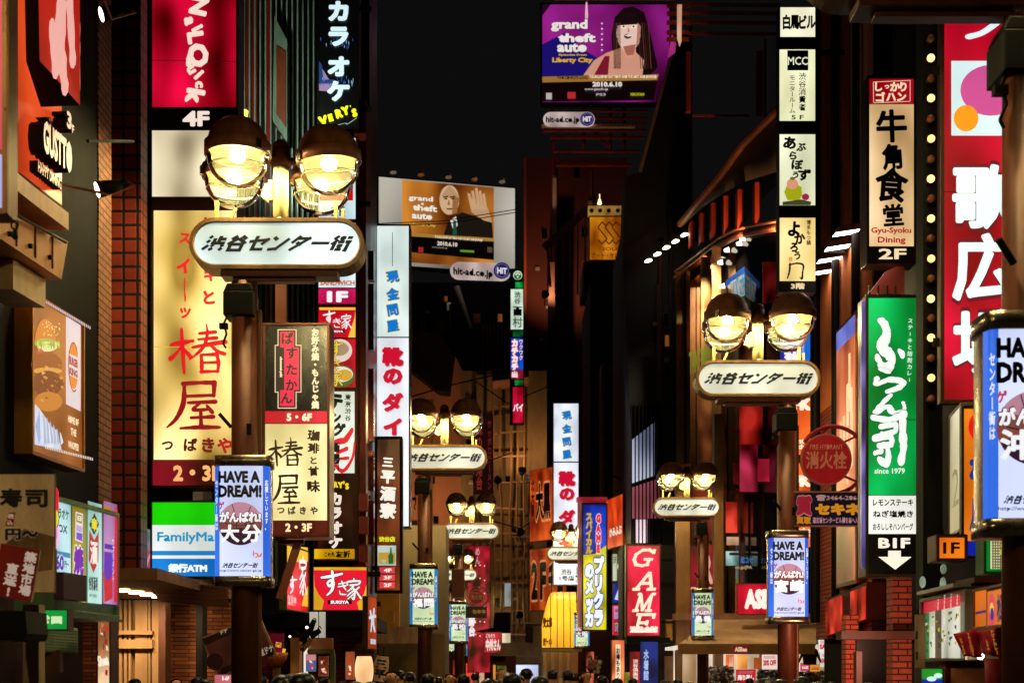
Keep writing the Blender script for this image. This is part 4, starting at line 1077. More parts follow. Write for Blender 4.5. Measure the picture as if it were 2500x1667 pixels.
hydrant(1163, 1456, 46, 'small faraway round red fire hydrant sign among lamp globes', .29)
s = Sign('pawn_shop_sign', 'dark blue board with yellow and pink lettering and phone number under the red disc', 22.2, (1938, 1202, 2104, 1282), t=.05, fw=.02, frame=paint('#c08a78', .4, .3, .2), lip=.01)
s.p(1938, 1202, 2104, 1282, paint('#181848', .35, 0, .1))
s.tx('質', 1943, 1210, 1983, 1258, '#c02448', .25, .07, out=('#e8a0a0', .04, .3)); s.tx('☎3464-2061', 1992, 1207, 2098, 1222, '#d0a0a0', .35, .02)
s.tx('セキネ', 1990, 1228, 2100, 1257, '#e09a20', .5, .08); s.tx('買取', 1944, 1261, 1980, 1279, '#d8901c', .45, .06); s.tx('道玄坂センタービル横を右へ入る', 1984, 1262, 2102, 1277, '#d8a8b8', .4, .02)
s = Sign('pawn_shop_sign', 'tiny far dark board with orange lettering under the small red disc', 46, (1138, 1481, 1187, 1506), t=.05, fw=.02, lip=0)
s.p(1138, 1481, 1187, 1506, paint('#2a1420', .4)); s.tx('セキネ', 1153, 1487, 1186, 1497, '#c07830', .4, .07)
sb_ = empty('notice_box', 'plain brown metal box on a pole between distant lamp signs', 'sign', P(1118, 1458, 47))
MB().box(-.21, .21, 0, .3, 0, .9).build('box', paint('#7a3418', .45, .2, .2, 2), sb_, bevel=.01); MB().box(-.25, .25, -.03, .33, .9, .94).build('lid', paint('#b08050', .4, .3, .2), sb_)

# ================================================================ SIGNS, LEFT SIDE
RED = '#d01038'
s = Sign('edge_sign', 'pink and lavender lightbox cut by the left edge, with brown frame and hook', Face(-60, 8.2), (-60, -20, 8, 512), t=.16, fw=.028, frame=paint('#8a6038', .3, .7, .3, 5))
s.p(-60, -20, 8, 366, '#d84a6c', .9); s.p(-60, 378, 8, 508, '#b8b4e8', 1.0)
hk = MB(); k = s.h
hk.tube([(.13 + .02 * math.cos(t * .7), .04, -.075 + .025 * math.sin(t * .7)) for t in range(10)], .005, 6); hk.lathe([(.001, -.16), (.02, -.145), (.012, -.11), (.003, -.1)], (.13, .04, 0), 10)
hk.build('hook', BLACK, s.root)
# slanted red board with raised lettering
fg_ = Face(43, 11.5, 150, 12.33)
s = Sign('restaurant_board', 'orange red board facing the street with raised white letters and folded red plaque', fg_, (43, -60, 150, 418), t=.3, fw=.01, frame=paint('#5a1c10', .5, 0, .3), lip=0, bars=0)
s.p(43, -60, 150, 418, lit('#d84c20', .8, .35, .9), name='board')
def raised(sg, vf, px0, py0, px1, py1, mat, depth, slope=0, side=BLACK):
    xa, za = sg.L(px0, py1); xb, zb = sg.L(px1, py0); zb = sg.L(px0, py0)[1]
    V, T = fit(vf, xa, za, xb, zb)
    be = {}
    for q in T:
        for i in range(len(q)):
            e = (q[i], q[(i + 1) % len(q)]); be[tuple(sorted(e))] = be.get(tuple(sorted(e)), 0) + 1
    m = MB(); nV = len(V)
    vv = [(x, -depth, z) for x, z in V] + [(x, -.006, z) for x, z in V]
    m.add(vv, T); m.add(vv, [(a, c, c + nV, a + nV) for (a, c), n in be.items() if n == 1], 1)
    return m.build('lettering', [mat, side], sg.root)
LW = ink('#e8c8a8', .8)
raised(s, glyph('GUSTTO', .05), 66, 292, 137, 372, LW, .14)
raised(s, glyph('3', .05), 124, 270, 136, 312, LW, .14); raised(s, glyph('F', .05), 137, 305, 142, 325, LW, .14)
raised(s, brush([[(.1, .3, .2), (.9, .2, .2)], [(.5, 0, .2), (.3, 1, .25)], [(.2, .7, .2), (.9, .9, .25)]]), 85, 280, 104, 304, BLACK, .1)
raised(s, glyph('HAPPY DINING', .035), 70, 392, 128, 420, ink('#d8b090', .6), .08)
# folded plaque
def fpt(px, py, off):
    x, z = s.L(px, py); return (x, -off, z)
pm = MB(); a = [fpt(58, -60, .12), fpt(98, -60, .34), fpt(98, 262, .34), fpt(62, 150, .12)]
pm.add(a, [(0, 1, 2, 3)]); pm.open = True; pl1 = pm.build('plaque', lit('#c8281c', .7, .2), s.root)
pm = MB(); a2_ = [fpt(98, -60, .34), fpt(133, -60, .2), fpt(133, 222, .2), fpt(98, 262, .34)]
pm.add(a2_, [(0, 1, 2, 3)]); pm.open = True; pl2 = pm.build('plaque', lit('#b04a1c', .6, .25), s.root)
pm = MB(); pm.add([fpt(58, -60, .005), fpt(58, -60, .12), fpt(62, 150, .12), fpt(62, 150, .005), fpt(98, 262, .34), fpt(98, 262, .005)], [(0, 1, 2, 3), (3, 2, 4, 5)]); pm.open = True
pm.build('plaque_edge', BLACK, s.root)
def onplane(vf, A, B, C, mat, parent):       # A bottom-left, B bottom-right, C top-left
    A, B, C = Vector(A), Vector(B), Vector(C); n_ = (B - A).cross(C - A).normalized() * .006
    V, T = fit(vf, 0, 0, 1, 1)
    m = MB(); m.add([tuple(A + (B - A) * x + (C - A) * z + n_) for x, z in V], T); m.open = True
    m.build('lettering', mat, parent)
def onq(q, u, v_): # bilinear on quad (tl,tr,br,bl) with verticals
    tl, tr = Vector(q[0]), Vector(q[1]); return tl + (tr - tl) * u - Vector((0, 0, v_))
onplane(brush([[(.5, 0, .3), (.45, .5, .34), (.6, 1, .2)], [(.2, .3, .2), (.3, .8, .22)], [(.75, .05, .2), (.85, .7, .2)]], 0, .2), onq(a, .25, 1.0), onq(a, .9, 1.0), onq(a, .25, .12), ink('#f0b0a8', .9), pl1)
onplane(glyph('酒', .05), onq(a2_, .1, .98), onq(a2_, .92, .98), onq(a2_, .1, .4), ink('#d88858', .8), pl2)
MB().bar(fpt(36, 352, .6), fpt(160, 352, .6), .022, .022).build('stay_rod', BLACK, s.root)
# gooseneck spotlights reaching over the board
for px, py, d, ax, ay, lab in ((272, 32, 14.0, 240, -40, 'small round spotlight high up beside the tiled wall'), (264, 458, 13.0, 150, 452, 'black spotlight on a long thin arm in front of the tiled wall')):
    q = P(px, py, d); r = empty('spotlight', lab, 'spotlight', q, 0, 'spotlights over the slanted red board')
    dv = Vector((-.75, -.35, -.3)).normalized()
    MB().cyl(dv * .1, -dv * .12, .075, .05, 16).cyl(-dv * .12, -dv * .2, .05, .02, 12).build('housing', BLACK, r, smooth=True)
    MB().cyl(dv * .1005, dv * .104, .068, .068, 16).build('lens', emit('#ffe0c8', 6), r)
    aend = P(ax, ay, d - .7) - q
    spot(q + dv * .2, q + dv * 4, 260, r, (1, .7, .45), 110, q)
    MB().tube([-dv * .19, (-dv * .25 + Vector((0, 0, -.03))), Vector((.0, .0, -.06)), aend], .012, 6).cyl(aend, aend + Vector((-.03, -.01, 0)), .05, .05, 12).build('arm', paint('#8a3a20', .4, .5, .3), r)
# hamburger poster box
fb_ = Face(76, 12.5, 203, 13.65)
s = Sign('poster_box', 'angled backlit hamburger poster in a thin metal frame', fb_, (78, 722, 200, 1100), t=.18, fw=.03, frame=paint('#b07838', .35, .6, .25))
s.p(78, 722, 200, 1100, '#b06820', .75, .3)
s.poly([(160, 772), (196, 794), (196, 1004), (160, 986)], '#e0d0d8', .85, 'white_field', True); 
s.cur = s.root
s.tx('BURGER', 168, 868, 189, 889, '#a03010', .8, .06); s.tx('KING', 168, 895, 188, 913, '#a03010', .8, .06)
s.poly([(166, 860), (170, 845), (177, 838), (184, 845), (189, 862), (188, 872), (167, 862)], '#e08420', .9, 'emblem'); s.poly([(168, 916), (188, 926), (184, 945), (178, 950), (171, 940)], '#e08420', .9, 'emblem')
rg = [(178 + 13.5 * math.cos(R(t)), 896 + 61 * math.sin(R(t)) + (13.5 * math.cos(R(t))) * .5) for t in range(60, 315, 12)]
s.poly(rg + [(178 + 11.5 * math.cos(R(t)), 896 + 57 * math.sin(R(t)) + (13 * math.cos(R(t))) * .5) for t in range(315, 59, -12)], '#a03818', .9, 'emblem')
for i_, t_ in enumerate(('HOME OF', 'THE', 'WHOPPER')): s.tx(t_, 164 + (6 if i_ == 1 else 0), 1012 + i_ * 31, 190 - (6 if i_ == 1 else 0), 1030 + i_ * 31, '#f0d8b8', .9, .05)
def egg(cx, cy, rx, ry, col, e, a0=0, a1=360, nm='burger_picture'):
    s.poly([(cx + rx * math.cos(R(t)), cy + ry * math.sin(R(t))) for t in range(a0, a1 + 1, 12)], col, e, nm)
egg(108, 840, 26, 62, '#c87828', .9, 180, 360); egg(108, 838, 27, 12, '#a8b050', .8); egg(112, 846, 24, 12, '#e8e0b8', .9); egg(94, 860, 9, 9, '#c83a48', .8)
egg(110, 890, 38, 30, '#9a4c14', .8); egg(112, 905, 36, 8, '#d8a048', .8); egg(112, 935, 38, 30, '#7a3410', .8); egg(114, 980, 34, 24, '#c07828', .9)
s.poly([(80, 985), (92, 998), (104, 1015), (120, 1040), (136, 1052), (146, 1098), (80, 1085)], '#c8d0e8', .85, 'wrapper_picture')
s.poly([(92, 1000), (98, 1060), (90, 1085), (82, 1040)], '#98a8c8', .8, 'wrapper_picture'); s.poly([(118, 1042), (126, 1094), (110, 1090)], '#e8ecf8', .85, 'wrapper_picture')
rnd = random.Random(5)
for k in range(9): x = 84 + k * 6; s.poly([(x, 838 + rnd.uniform(-3, 3)), (x + 4, 832), (x + 8, 840), (x + 6, 852 + rnd.uniform(0, 10)), (x + 3, 846)], rnd.choice(['#b8c860', '#98a848', '#e8e8c0', '#c8d088']), .85, 'lettuce_picture')
for k in range(26): x, y = rnd.uniform(80, 140), rnd.uniform(885, 975); s.poly([(x, y), (x + rnd.uniform(4, 12), y + rnd.uniform(2, 6)), (x + rnd.uniform(2, 8), y + rnd.uniform(5, 12))], rnd.choice(['#6a2c0c', '#b06820', '#d89848', '#8a3c10', '#e0b070']), .75, 'patty_picture')
for k in range(7): x = 84 + k * 8; s.poly([(x, 1000 + k * 9), (x + 3, 1004 + k * 9), (x + 9, 1080), (x + 3, 1086)], rnd.choice(['#a8b4d0', '#dce2f2', '#8c9cc0']), .85, 'wrapper_picture')
for k in range(34): egg(rnd.uniform(86, 132), rnd.uniform(785, 820), 1.2, 1.8, '#f0d090', .9)
for y0 in (730, 1088):
    for k in range(28):
        x = 82 + k * 4.1; yy = y0 + (x - 82) * (.6 if y0 < 900 else .26)
        s.poly([(x, yy), (x + 2.4, yy + 1), (x + 2.4, yy + 8), (x, yy + 7)], '#c8b8d8' if y0 < 900 else '#e8e0d8', .8, 'border')
# sushi cloth banner with red placard
s = Sign('cloth_banner', 'beige hanging cloth banner with brushed black sushi lettering and a red placard', Face(-40, 9.4), (-40, 1158, 133, 1445), t=.02, fw=.004, frame=paint('#8a6a4c', .8, 0, .2), lip=0, cat='banner')
s.p(-40, 1158, 133, 1445, paint('#f0c8a4', .8, 0, .3, 5)); 
s.poly([(10, 1330), (60, 1290), (133, 1310), (128, 1390), (60, 1400), (0, 1380)], paint('#8a6440', .8, 0, .5, 9), 0, 'food_picture'); s.poly([(40, 1400), (70, 1345), (105, 1365), (95, 1380), (70, 1420)], paint('#a87c28', .7, 0, .6, 14), 0, 'food_picture')
s.tx('寿', 0, 1192, 55, 1238, '#141010', 0, .035); s.tx('司', 62, 1195, 117, 1238, '#141010', 0, .035)
s.poly([(22, 1252), (38, 1250), (33, 1283), (14, 1283)], '#a01c18', .1, 'label_field'); s.tx('税', 20, 1254, 35, 1266, '#e8c8a8', .3, .03); s.tx('込', 18, 1269, 32, 1281, '#e8c8a8', .3, .03)
s.tx('円', 14, 1290, 52, 1318, '#141010', 0, .045, out=('#d8b898', .05, .15)); s.tx('〜', 55, 1294, 94, 1312, '#141010', 0, .05, out=('#d8b898', .05, .15))
s = Sign('placard', 'tilted red placard with white vertical lettering over the cloth banner', Face(-40, 9.0), (-20, 1332, 76, 1460), t=.03, fw=.001, frame=paint('#c8b0a0', .5), lip=0)
s.root.rotation_euler[1] = R(0)
s.p(-20, 1332, 76, 1460, paint('#a82420', .4, 0, .2)); s.tx('築地市場', 42, 1340, 72, 1448, '#f0d8c8', .35, .04, True); s.tx('直送!', 2, 1375, 34, 1458, '#f0d8c8', .35, .04, True)
s.root.rotation_euler = (0, R(10), s.root.rotation_euler[2])
# lit sign case with four panels
fk = Face(128, 11.0, 282, 12.2)
s = Sign('sign_case', 'green framed row of four lit vertical restaurant panels, seen at an angle', fk, (130, 1222, 280, 1486), t=.3, fw=.035, frame=paint('#7aa080', .35, .5, .3, 4), lip=.03)
s.p(130, 1222, 172, 1400, '#b4e0e8', 1.0, .25); s.tx('カラオケ', 132, 1236, 167, 1262, '#187860', .5, .04); s.tx('BOX', 133, 1276, 163, 1296, '#2a4858', .5, .03); s.poly([(130, 1342), (170, 1350), (170, 1362), (130, 1354)], '#4a90c0', .8)
s.tx('60', 134, 1352, 154, 1390, '#4a3ab0', .8, .05, out=('#e8e8f8', .04)); s.tx('円〜', 155, 1368, 166, 1384, '#2a2a80', .6, .03)
s.p(174, 1222, 207, 1466, '#c0b040', .85, .3); s.poly([(182, 1248), (200, 1254), (199, 1325), (181, 1318)], '#e8e0e8', .9); s.poly([(184, 1252), (198, 1257), (197, 1278), (183, 1273)], '#a09020', .8); s.poly([(183, 1280), (198, 1285), (197, 1300), (183, 1296)], '#c0a8e0', .85); s.poly([(183, 1298), (198, 1302), (197, 1321), (183, 1315)], '#7a58d0', .85)
s.tx('日', 186, 1258, 195, 1270, WHITE, 1, .03)
s.tx('焼', 176, 1330, 200, 1402, '#7a2cb8', .85, .06, out=('#f0e0f0', .05)); s.tx('コロッサラ', 180, 1420, 203, 1448, '#d05028', .8, .02, False)
s.p(210, 1222, 244, 1470, '#b8e4dc', 1.0, .2); s.poly([(226, 1252), (237, 1280), (225, 1306), (213, 1280)], '#2c3c34', .5); s.tx('幸', 218, 1262, 233, 1294, '#e8e040', .9, .05)
s.poly([(213, 1292), (225, 1318), (236, 1296), (235, 1370), (223, 1398), (211, 1366)], '#c03a3c', .8); s.tx('酒', 215, 1318, 233, 1376, '#f4e8e0', .95, .03)
s.tx('焼鳥酒場', 211, 1404, 233, 1440, '#20302c', .4, .02, False); s.tx('HAPPY DINING', 212, 1448, 230, 1456, '#20302c', .4, .01)
s.p(247, 1222, 280, 1472, '#c080c8', .8, .3); s.poly([(248, 1232), (266, 1240), (266, 1258), (248, 1252)], '#c07c28', .8); s.poly([(249, 1326), (270, 1330), (270, 1342), (249, 1338)], '#5a2cb0', .9); s.poly([(248, 1345), (270, 1349), (268, 1420), (258, 1450), (247, 1400)], '#6a34c0', .85); s.poly([(246, 1395), (256, 1420), (268, 1400), (268, 1460), (248, 1470)], '#d0303c', .85); s.poly([(273, 1240), (280, 1242), (280, 1472), (271, 1468)], '#d02840', .85)
s.tx('サプリメント', 266, 1312, 272, 1420, '#e8d8e8', .9, .01, True)
MB().box(-.64, .64, -.05, .3, -.056, -.0365).build('bottom_shelf', paint('#8a9a88', .4, .4, .3), s.root)
v0 = s.L(112, 1396); v1 = s.L(170, 1468)
MB().box(v0[0], v1[0], -.14, -.06, v1[1], v0[1]).build('side_box', paint('#4c2c4c', .5, 0, .3), s.root)
lb = empty('cutout_sign', 'rounded red, yellow and pink cut-out sign at the end of the lit panel row', 'sign', P(133, 1336, 10.4))
for (cx, cy, rx, ry, c, y) in ((136, 1225, 7, 36, '#e81c3c', 0), (134, 1262, 8, 26, '#141414', .012), (137, 1265, 6, 20, '#e8dc20', -.012), (133, 1305, 10, 34, '#e8b8e0', .024), (133, 1300, 6, 20, '#d088c8', .01)):
    k = 10.4 / F
    pts = [((cx - 133 + rx * math.cos(2 * math.pi * t / 24)) * k, (1336 - cy + ry * math.sin(2 * math.pi * t / 24)) * k) for t in range(24)]
    MB().prism(pts, y, y + .011).build('lobe', lit(c, .85, .1) if c != '#141414' else BLACK, lb)
# green exit light
s = Sign('exit_sign', 'small green emergency exit light low on the left under the lit panels', Face(92, 10.9), (70, 1489, 165, 1535), t=.12, fw=.008)
s.p(70, 1489, 165, 1535, '#18a848', .8, .25); s.tx('常口', 92, 1501, 152, 1523, '#d0f0b8', .9, .04)
# narrow picture column
s = Sign('picture_column', 'tall narrow lit picture column of cream and red food posters', Face(236, 12.9), (240, 1492, 268, 1900), t=.25, fw=.012, frame=paint('#5a3018', .4, .3, .3))
s.p(240, 1492, 268, 1900, '#e8b880', 1.0, .4); rnd = random.Random(2)
for k in range(16):
    x = rnd.uniform(241, 262); y = rnd.uniform(1500, 1660); s.poly([(x, y), (x + rnd.uniform(2, 6), y + rnd.uniform(-4, 4)), (x + rnd.uniform(2, 6), y + rnd.uniform(8, 22)), (x - rnd.uniform(0, 2), y + 12)], rnd.choice(['#c8381c', '#e87838', '#f0e0c0', '#a02818']), .9, 'picture')
s.tx('Shot', 240, 1598, 266, 1625, '#f8f0e0', 1, .05, rot=12)

# pink and cream sign tower
s = Sign('sign_tower', 'tall sign tower with crimson top panel and big cream panel of red brush letters', 18.0, (372, -30, 578, 1186), t=.4, fw=.02, frame=paint('#2c1410', .4, .2, .3), bracket=(-1, .5))
s.p(372, -30, 576, 262, '#d00838', .95, .42); s.poly([(372, 147), (576, 150), (576, 152), (372, 149)], '#6a0420', .5, 'seam')
for c, x, y, sz, ro in (('N', 486, 15, 50, -102), ('a', 461, 53, 34, -80), ('i', 482, 70, 36, -62), ('L', 478, 93, 46, -82), ('Q', 480, 137, 56, -78), ('u', 467, 172, 32, -60), ('i', 486, 184, 36, -48), ('c', 486, 208, 30, -85), ('k', 477, 236, 52, -100)):
    s.ch(c, x, y, sz * 1.12, '#f4dccc', 1, .06, ro, 1.1)
s.p(372, 265, 576, 316, ink('#0c0a0a', 0)); s.tx('4F', 446, 272, 512, 310, '#f4e0d0', 1, .05)
s.p(372, 320, 578, 481, '#f6e9c8', 1.1, .32)
s.p(372, 484, 578, 512, paint('#3a1408', .4, .2)); 
s.p(376, 515, 579, 1122, '#fbe08c', 1.08, .36); s.poly([(376, 846), (579, 847), (579, 849), (376, 848)], '#d8a848', .8, 'seam')
tr_ = '#c80c20'
for c, x, y, sz in (('ス', 452, 583, 30), ('イ', 449, 651, 40), ('ツ', 453, 765, 30), ('ケ', 508, 548, 36), ('キ', 514, 672, 34), ('と', 511, 727, 38)): s.ch(c, x, y, sz, tr_, .85, .05, random.uniform(-6, 6))
s.br([[(.5, 0, .5), (.45, .6, .4), (.6, 1, .5)]], 448, 688, 456, 728, tr_, .85); s.br([[(.5, 0, .5), (.45, .6, .4), (.6, 1, .5)]], 508, 588, 516, 625, tr_, .85)
s.br(TSUBAKI, 414, 792, 551, 913, '#c4081e', .85); s.br(YA, 409, 930, 537, 1052, '#8c0a18', .75)
for c, x, y, sz, co in (('つ', 410, 1088, 30, '#5a0c10'), ('ば', 466, 1086, 34, '#5a0c10'), ('き', 509, 1087, 38, '#7a0c14'), ('や', 550, 1088, 40, '#c01420')): s.ch(c, x, y, sz, co, .6, .045, random.uniform(-5, 5))
s.p(374, 1124, 578, 1185, '#7a0c1c', .8, .3); s.tx('2・3F', 424, 1136, 540, 1175, '#f0b070', .95, .045)
# convenience store light box
s = Sign('store_sign', 'green, white and blue convenience store light box with bank machine lettering', 17.8, (372, 1226, 562, 1406), t=.3, fw=.02, frame=paint('#3a2a24', .4, .4, .3), bracket=(-1, .4))
s.p(372, 1226, 562, 1281, '#20d808', 1.05, .1); s.p(372, 1281, 562, 1344, '#eef6f4', 1.0, .1); s.tx('FamilyMart', 384, 1298, 551, 1328, '#0890c0', .9, .025)
s.p(372, 1344, 562, 1355, '#2890d8', .95, .05); s.p(372, 1355, 562, 1363, '#eef6f4', 1, .05); s.p(372, 1363, 562, 1406, '#1488dc', 1.0, .1); s.tx('銀行ATM', 411, 1375, 506, 1397, '#e8f4f8', 1, .07)
s = Sign('side_panel_sign', 'narrow dark poster with a red swirl left of the green and white store sign', Face(336, 17.0, 370, 17.6), (339, 1284, 366, 1416), t=.1, fw=.01, lip=0)
s.p(339, 1284, 366, 1416, '#28382c', .5, .4); s.poly([(366, 1330), (366, 1416), (336, 1410), (350, 1370)], '#a81428', .7, 'picture'); s.poly([(366, 1350), (360, 1380), (346, 1395), (352, 1378)], '#e89080', .7, 'picture')
# tilted square cup poster behind the first pole
r = empty('tilted_poster', 'tilted square cafe poster partly hidden by the first lamp pole', 'poster', P(582, 1667, 17.3))
k = 17.3 / F
def tq(pts, y0, y1, name, mat):
    MB().prism([((a - 582) * k, (1667 - c) * k) for a, c in pts], y0, y1).build(name, mat, r)
tq([(490, 1556), (632, 1499), (676, 1600), (531, 1655)], 0, .05, 'frame', paint('#c89060', .5, .1, .2)); tq([(496, 1559), (630, 1506), (668, 1597), (535, 1648)], -.006, -.001, 'picture', paint('#8a4a4c', .5, 0, .5, 4))
tq([(494, 1559), (628, 1506), (634, 1520), (500, 1573)], -.011, -.007, 'dark_band', paint('#3a1410', .5)); tq([(540, 1630), (668, 1580), (668, 1597), (537, 1648)], -.011, -.007, 'dark_band', paint('#241010', .5))
MB().cyl((-.28, -.004, .26), (-.28, -.012, .26), .1, .1, 24).build('cup_picture', paint('#4a1428', .4, 0, .3), r); MB().cyl((.25, -.004, .28), (.25, -.012, .28), .11, .11, 24).build('cup_picture', paint('#7a2430', .4, 0, .3), r)
for st, x0, y0, x1, y1, ro in (('堂ドナ', 632, 1578, 668, 1596, 22), ('ドナ', 538, 1536, 556, 1546, 22)):
    V, T = fit(glyph(st, .04), (x0 - 582) * k, (1667 - y1) * k, (x1 - 582) * k, (1667 - y0) * k)
    cx = sum(p[0] for p in V) / len(V); cz = sum(p[1] for p in V) / len(V); c_, n_ = math.cos(R(ro)), math.sin(R(ro))
    flatmesh([(cx + (x - cx) * c_ - (z - cz) * n_, -.0125, cz + (x - cx) * n_ + (z - cz) * c_) for x, z in V], T, ink('#e8d0b8', .3), 'lettering', r)
s = Sign('price_board', 'magenta price board with yellow squares beside an orange bowl sign', 18.5, (660, 1545, 692, 1600), t=.04, fw=.004, lip=0)
s.p(660, 1545, 692, 1600, '#b01868', .75, .3); s.poly([(674, 1566), (687, 1568), (686, 1580), (673, 1578)], '#f0b830', .9); s.tx('円', 675, 1568, 685, 1578, '#802040', .6, .05); s.poly([(690, 1582), (698, 1583), (696, 1594), (689, 1592)], '#f0b830', .9)
r = empty('bowl_sign', 'orange noodle bowl shaped sign beside the tilted poster', 'sign', P(674, 1625, 18.2))
MB().lathe([(.001, 0), (.07, .0), (.13, .08), (.15, .17), (.14, .17), (.1, .06), (.001, .03)], (0, 0, 0), 24).build('bowl', paint('#e06c38', .4, 0, .2), r, smooth=True)
MB().cyl((0, .05, -.7), (0, .05, 0), .05, .05, 10).build('stand', paint('#a07040', .5), r)
s = Sign('floor_label', 'pink floor number label at the foot of the tilted poster', 17.2, (524, 1646, 566, 1690), t=.05, fw=.004, lip=0); s.p(524, 1646, 566, 1690, '#e07080', .8); s.tx('5-6F', 542, 1650, 560, 1660, WHITE, 1, .04)

# black karaoke banner, column of food signs on the finned building
s = Sign('karaoke_sign', 'black vertical sign with pale blue katakana and yellow slanted lettering at the bottom', 26.0, (778, -40, 873, 312), t=.35, fw=.03, frame=paint('#1a1414', .4, .3), bracket=(1, .2))
s.p(778, -40, 873, 312, ink('#08080c', 0)); 
s.poly([(779, 155), (800, 190), (812, 205), (800, 224), (779, 222)], '#a888b8', .6, 'picture'); s.poly([(779, 150), (786, 160), (790, 195), (815, 195), (825, 205), (779, 205)], '#28407c', .7, 'picture')
rnd = random.Random(6)
for k in range(40): x, y = rnd.uniform(780, 868), rnd.choice([rnd.uniform(92, 115), rnd.uniform(185, 205)]); s.poly([(x, y), (x + 1.5, y), (x + 1.5, y + rnd.uniform(3, 14)), (x, y + 6)], rnd.choice(['#3a6ab8', '#88a8c8', '#2848a0']), .8, 'picture')
for i_, c in enumerate('カラオケ'): s.ch(c, 827, (30, 92, 165, 225)[i_], 52, '#cfe8f0', 1, .065, 0, 1.08)
for i_, c in enumerate("VERY'S"): s.ch(c, (790, 808, 828, 844, 856, 866)[i_], (298, 290, 280, 273, 262, 278)[i_], (30, 22, 26, 26, 10, 24)[i_], '#f0f020', 1, .09, 16, .95)
s.br([[(0, .9, .03), (.4, .7, .03), (.5, .8, .03), (1, .1, .03)]], 826, 288, 872, 310, '#c8d8d8', .9)
s = Sign('food_sign_column', 'narrow column of stacked food and floor panels in red, pink and white', 26.0, (775, 338, 872, 1366), t=.35, fw=.02, frame=paint('#5a2818', .4, .3, .3), bracket=(1, .2))
s.p(778, 338, 868, 535, '#d8f0f4', 1.0, .1); s.poly([(780, 440), (862, 440), (862, 490), (780, 490)], '#d01008', .95); s.tx('2F', 808, 505, 842, 528, '#202830', .3, .0)
s.p(778, 545, 868, 702, '#d8f0f4', 1.0, .1); s.tx('SANDWICH', 781, 685, 866, 697, '#e06828', .9, .05); s.p(778, 705, 868, 742, '#d8206c', .95, .2); s.tx('1F', 798, 711, 850, 738, WHITE, 1, .06)
s.p(778, 750, 868, 824, '#e01430', 1.0, .15); s.poly([(780, 751), (868, 751), (868, 757), (780, 757)], '#f0c040', 1); s.poly([(868, 757), (868, 824), (850, 824), (858, 800), (866, 775)], '#f0c040', 1)
for g_, x0, y0, x1, y1 in ((SU, 789, 760, 818, 796), (KI, 812, 778, 834, 800), (IE, 833, 768, 858, 802)): s.br(g_, x0, y0, x1, y1, WHITE, 1)
s.poly([(804, 806), (842, 806), (842, 813), (804, 813)], '#200808', .1); s.tx('SUKIYA', 807, 807, 838, 812, WHITE, 1, .05)
s.p(778, 828, 868, 946, '#d81838', .95, .2)
s.disc(830, 856, 30, '#e8d8c8', .9, 28, name='bowl_picture'); s.disc(828, 852, 24, '#b89878', .8, 17, name='bowl_picture'); s.disc(832, 918, 34, '#4a7038', .8, 27, name='bowl_picture'); s.disc(832, 914, 30, '#f0ead8', .9, 19, name='bowl_picture'); s.disc(842, 916, 18, '#d8a840', .9, 14, name='bowl_picture')
for g_, x0, y0, x1, y1 in ((SU, 803, 835, 838, 873), (KI, 812, 878, 832, 902), (IE, 806, 905, 836, 942)): s.br(g_, x0, y0, x1, y1, '#e8c840', 1, ('#503010', .03))
s.p(778, 956, 866, 1155, '#e8f0e0', 1.0, .1); 
s.br([[(.9, .0, .14), (.6, .25, .18), (.2, .3, .1), (.1, .7, .1), (.5, 1, .1), (.9, .7, .1), (1, .3, .06)], [(.3, .55, .1), (.7, .45, .1)], [(.4, .7, .08), (.75, .68, .08)]], 806, 1050, 866, 1150, '#e0182c', .95)
for c, x, y, sz, ro in (('テ', 820, 982, 44, -8), ('ン', 820, 1020, 34, -10), ('グ', 826, 1050, 38, -16)): s.ch(c, x, y, sz, '#101010', 0, .065, ro, .8)
for i_, c in enumerate('東京渋谷'): s.ch(c, 850, 970 + i_ * 17, 15, '#101010', 0, .02, -8)
for i_, c in enumerate('酒場'): s.ch(c, 818, 1092 + i_ * 28, 26, '#101010', 0, .03, -5)
s.tx('B1', 808, 1134, 828, 1150, '#181818', 0, .01)
s.p(778, 1164, 862, 1336, '#4a1e0c', .7, .6); 
for i_, c in enumerate("ERY'S"): s.ch(c, (808, 820, 832, 840, 848)[i_], (1184, 1183, 1184, 1178, 1187)[i_], 18, '#f0d020', 1, .09, 4, .9)
for i_, c in enumerate('カラオケ'): s.ch(c, 820, 1218 + i_ * 35, 32, '#f0e4d4', 1, .07, 0, 1.05)
s.p(768, 1340, 866, 1364, '#e8b818', .95, .15); s.tx('この先', 793, 1347, 818, 1359, '#201008', 0, .03); s.tx('左折', 820, 1344, 856, 1361, '#201008', 0, .05)
# pasta and tea room double sign in front
s = Sign('double_sign', 'two part vertical sign, black with pink plaque above and cream with brown brush letters below', 20.0, (648, 795, 799, 1304), t=.5, fw=.035, frame=paint('#6a3018', .35, .4, .3), lip=.03)
s.p(648, 795, 799, 1002, paint('#0e0b0b', .25, 0, .3)); 
s.poly([(678, 804), (724, 804), (724, 842), (736, 842), (736, 958), (724, 958), (724, 997), (678, 997), (678, 958), (671, 958), (671, 842), (678, 842)], '#f0d8b8', .9); s.poly([(680, 806), (722, 806), (722, 844), (734, 844), (734, 956), (722, 956), (722, 995), (680, 995), (680, 956), (673, 956), (673, 844), (680, 844)], '#30100c', .2); s.poly([(684, 810), (718, 810), (718, 848), (730, 848), (730, 952), (718, 952), (718, 991), (684, 991), (684, 952), (694, 952), (694, 848), (684, 848)], '#e01c50', .9)
for i_, c in enumerate('ぱすたかん'): s.ch(c, (702, 712, 712, 712, 700)[i_], (826, 862, 902, 940, 972)[i_], 30, '#200810', 0, .03)
s.tx('okonomi-yaki', 658, 895, 708, 903, '#f4e4c8', 1, .05, rot=-90); 
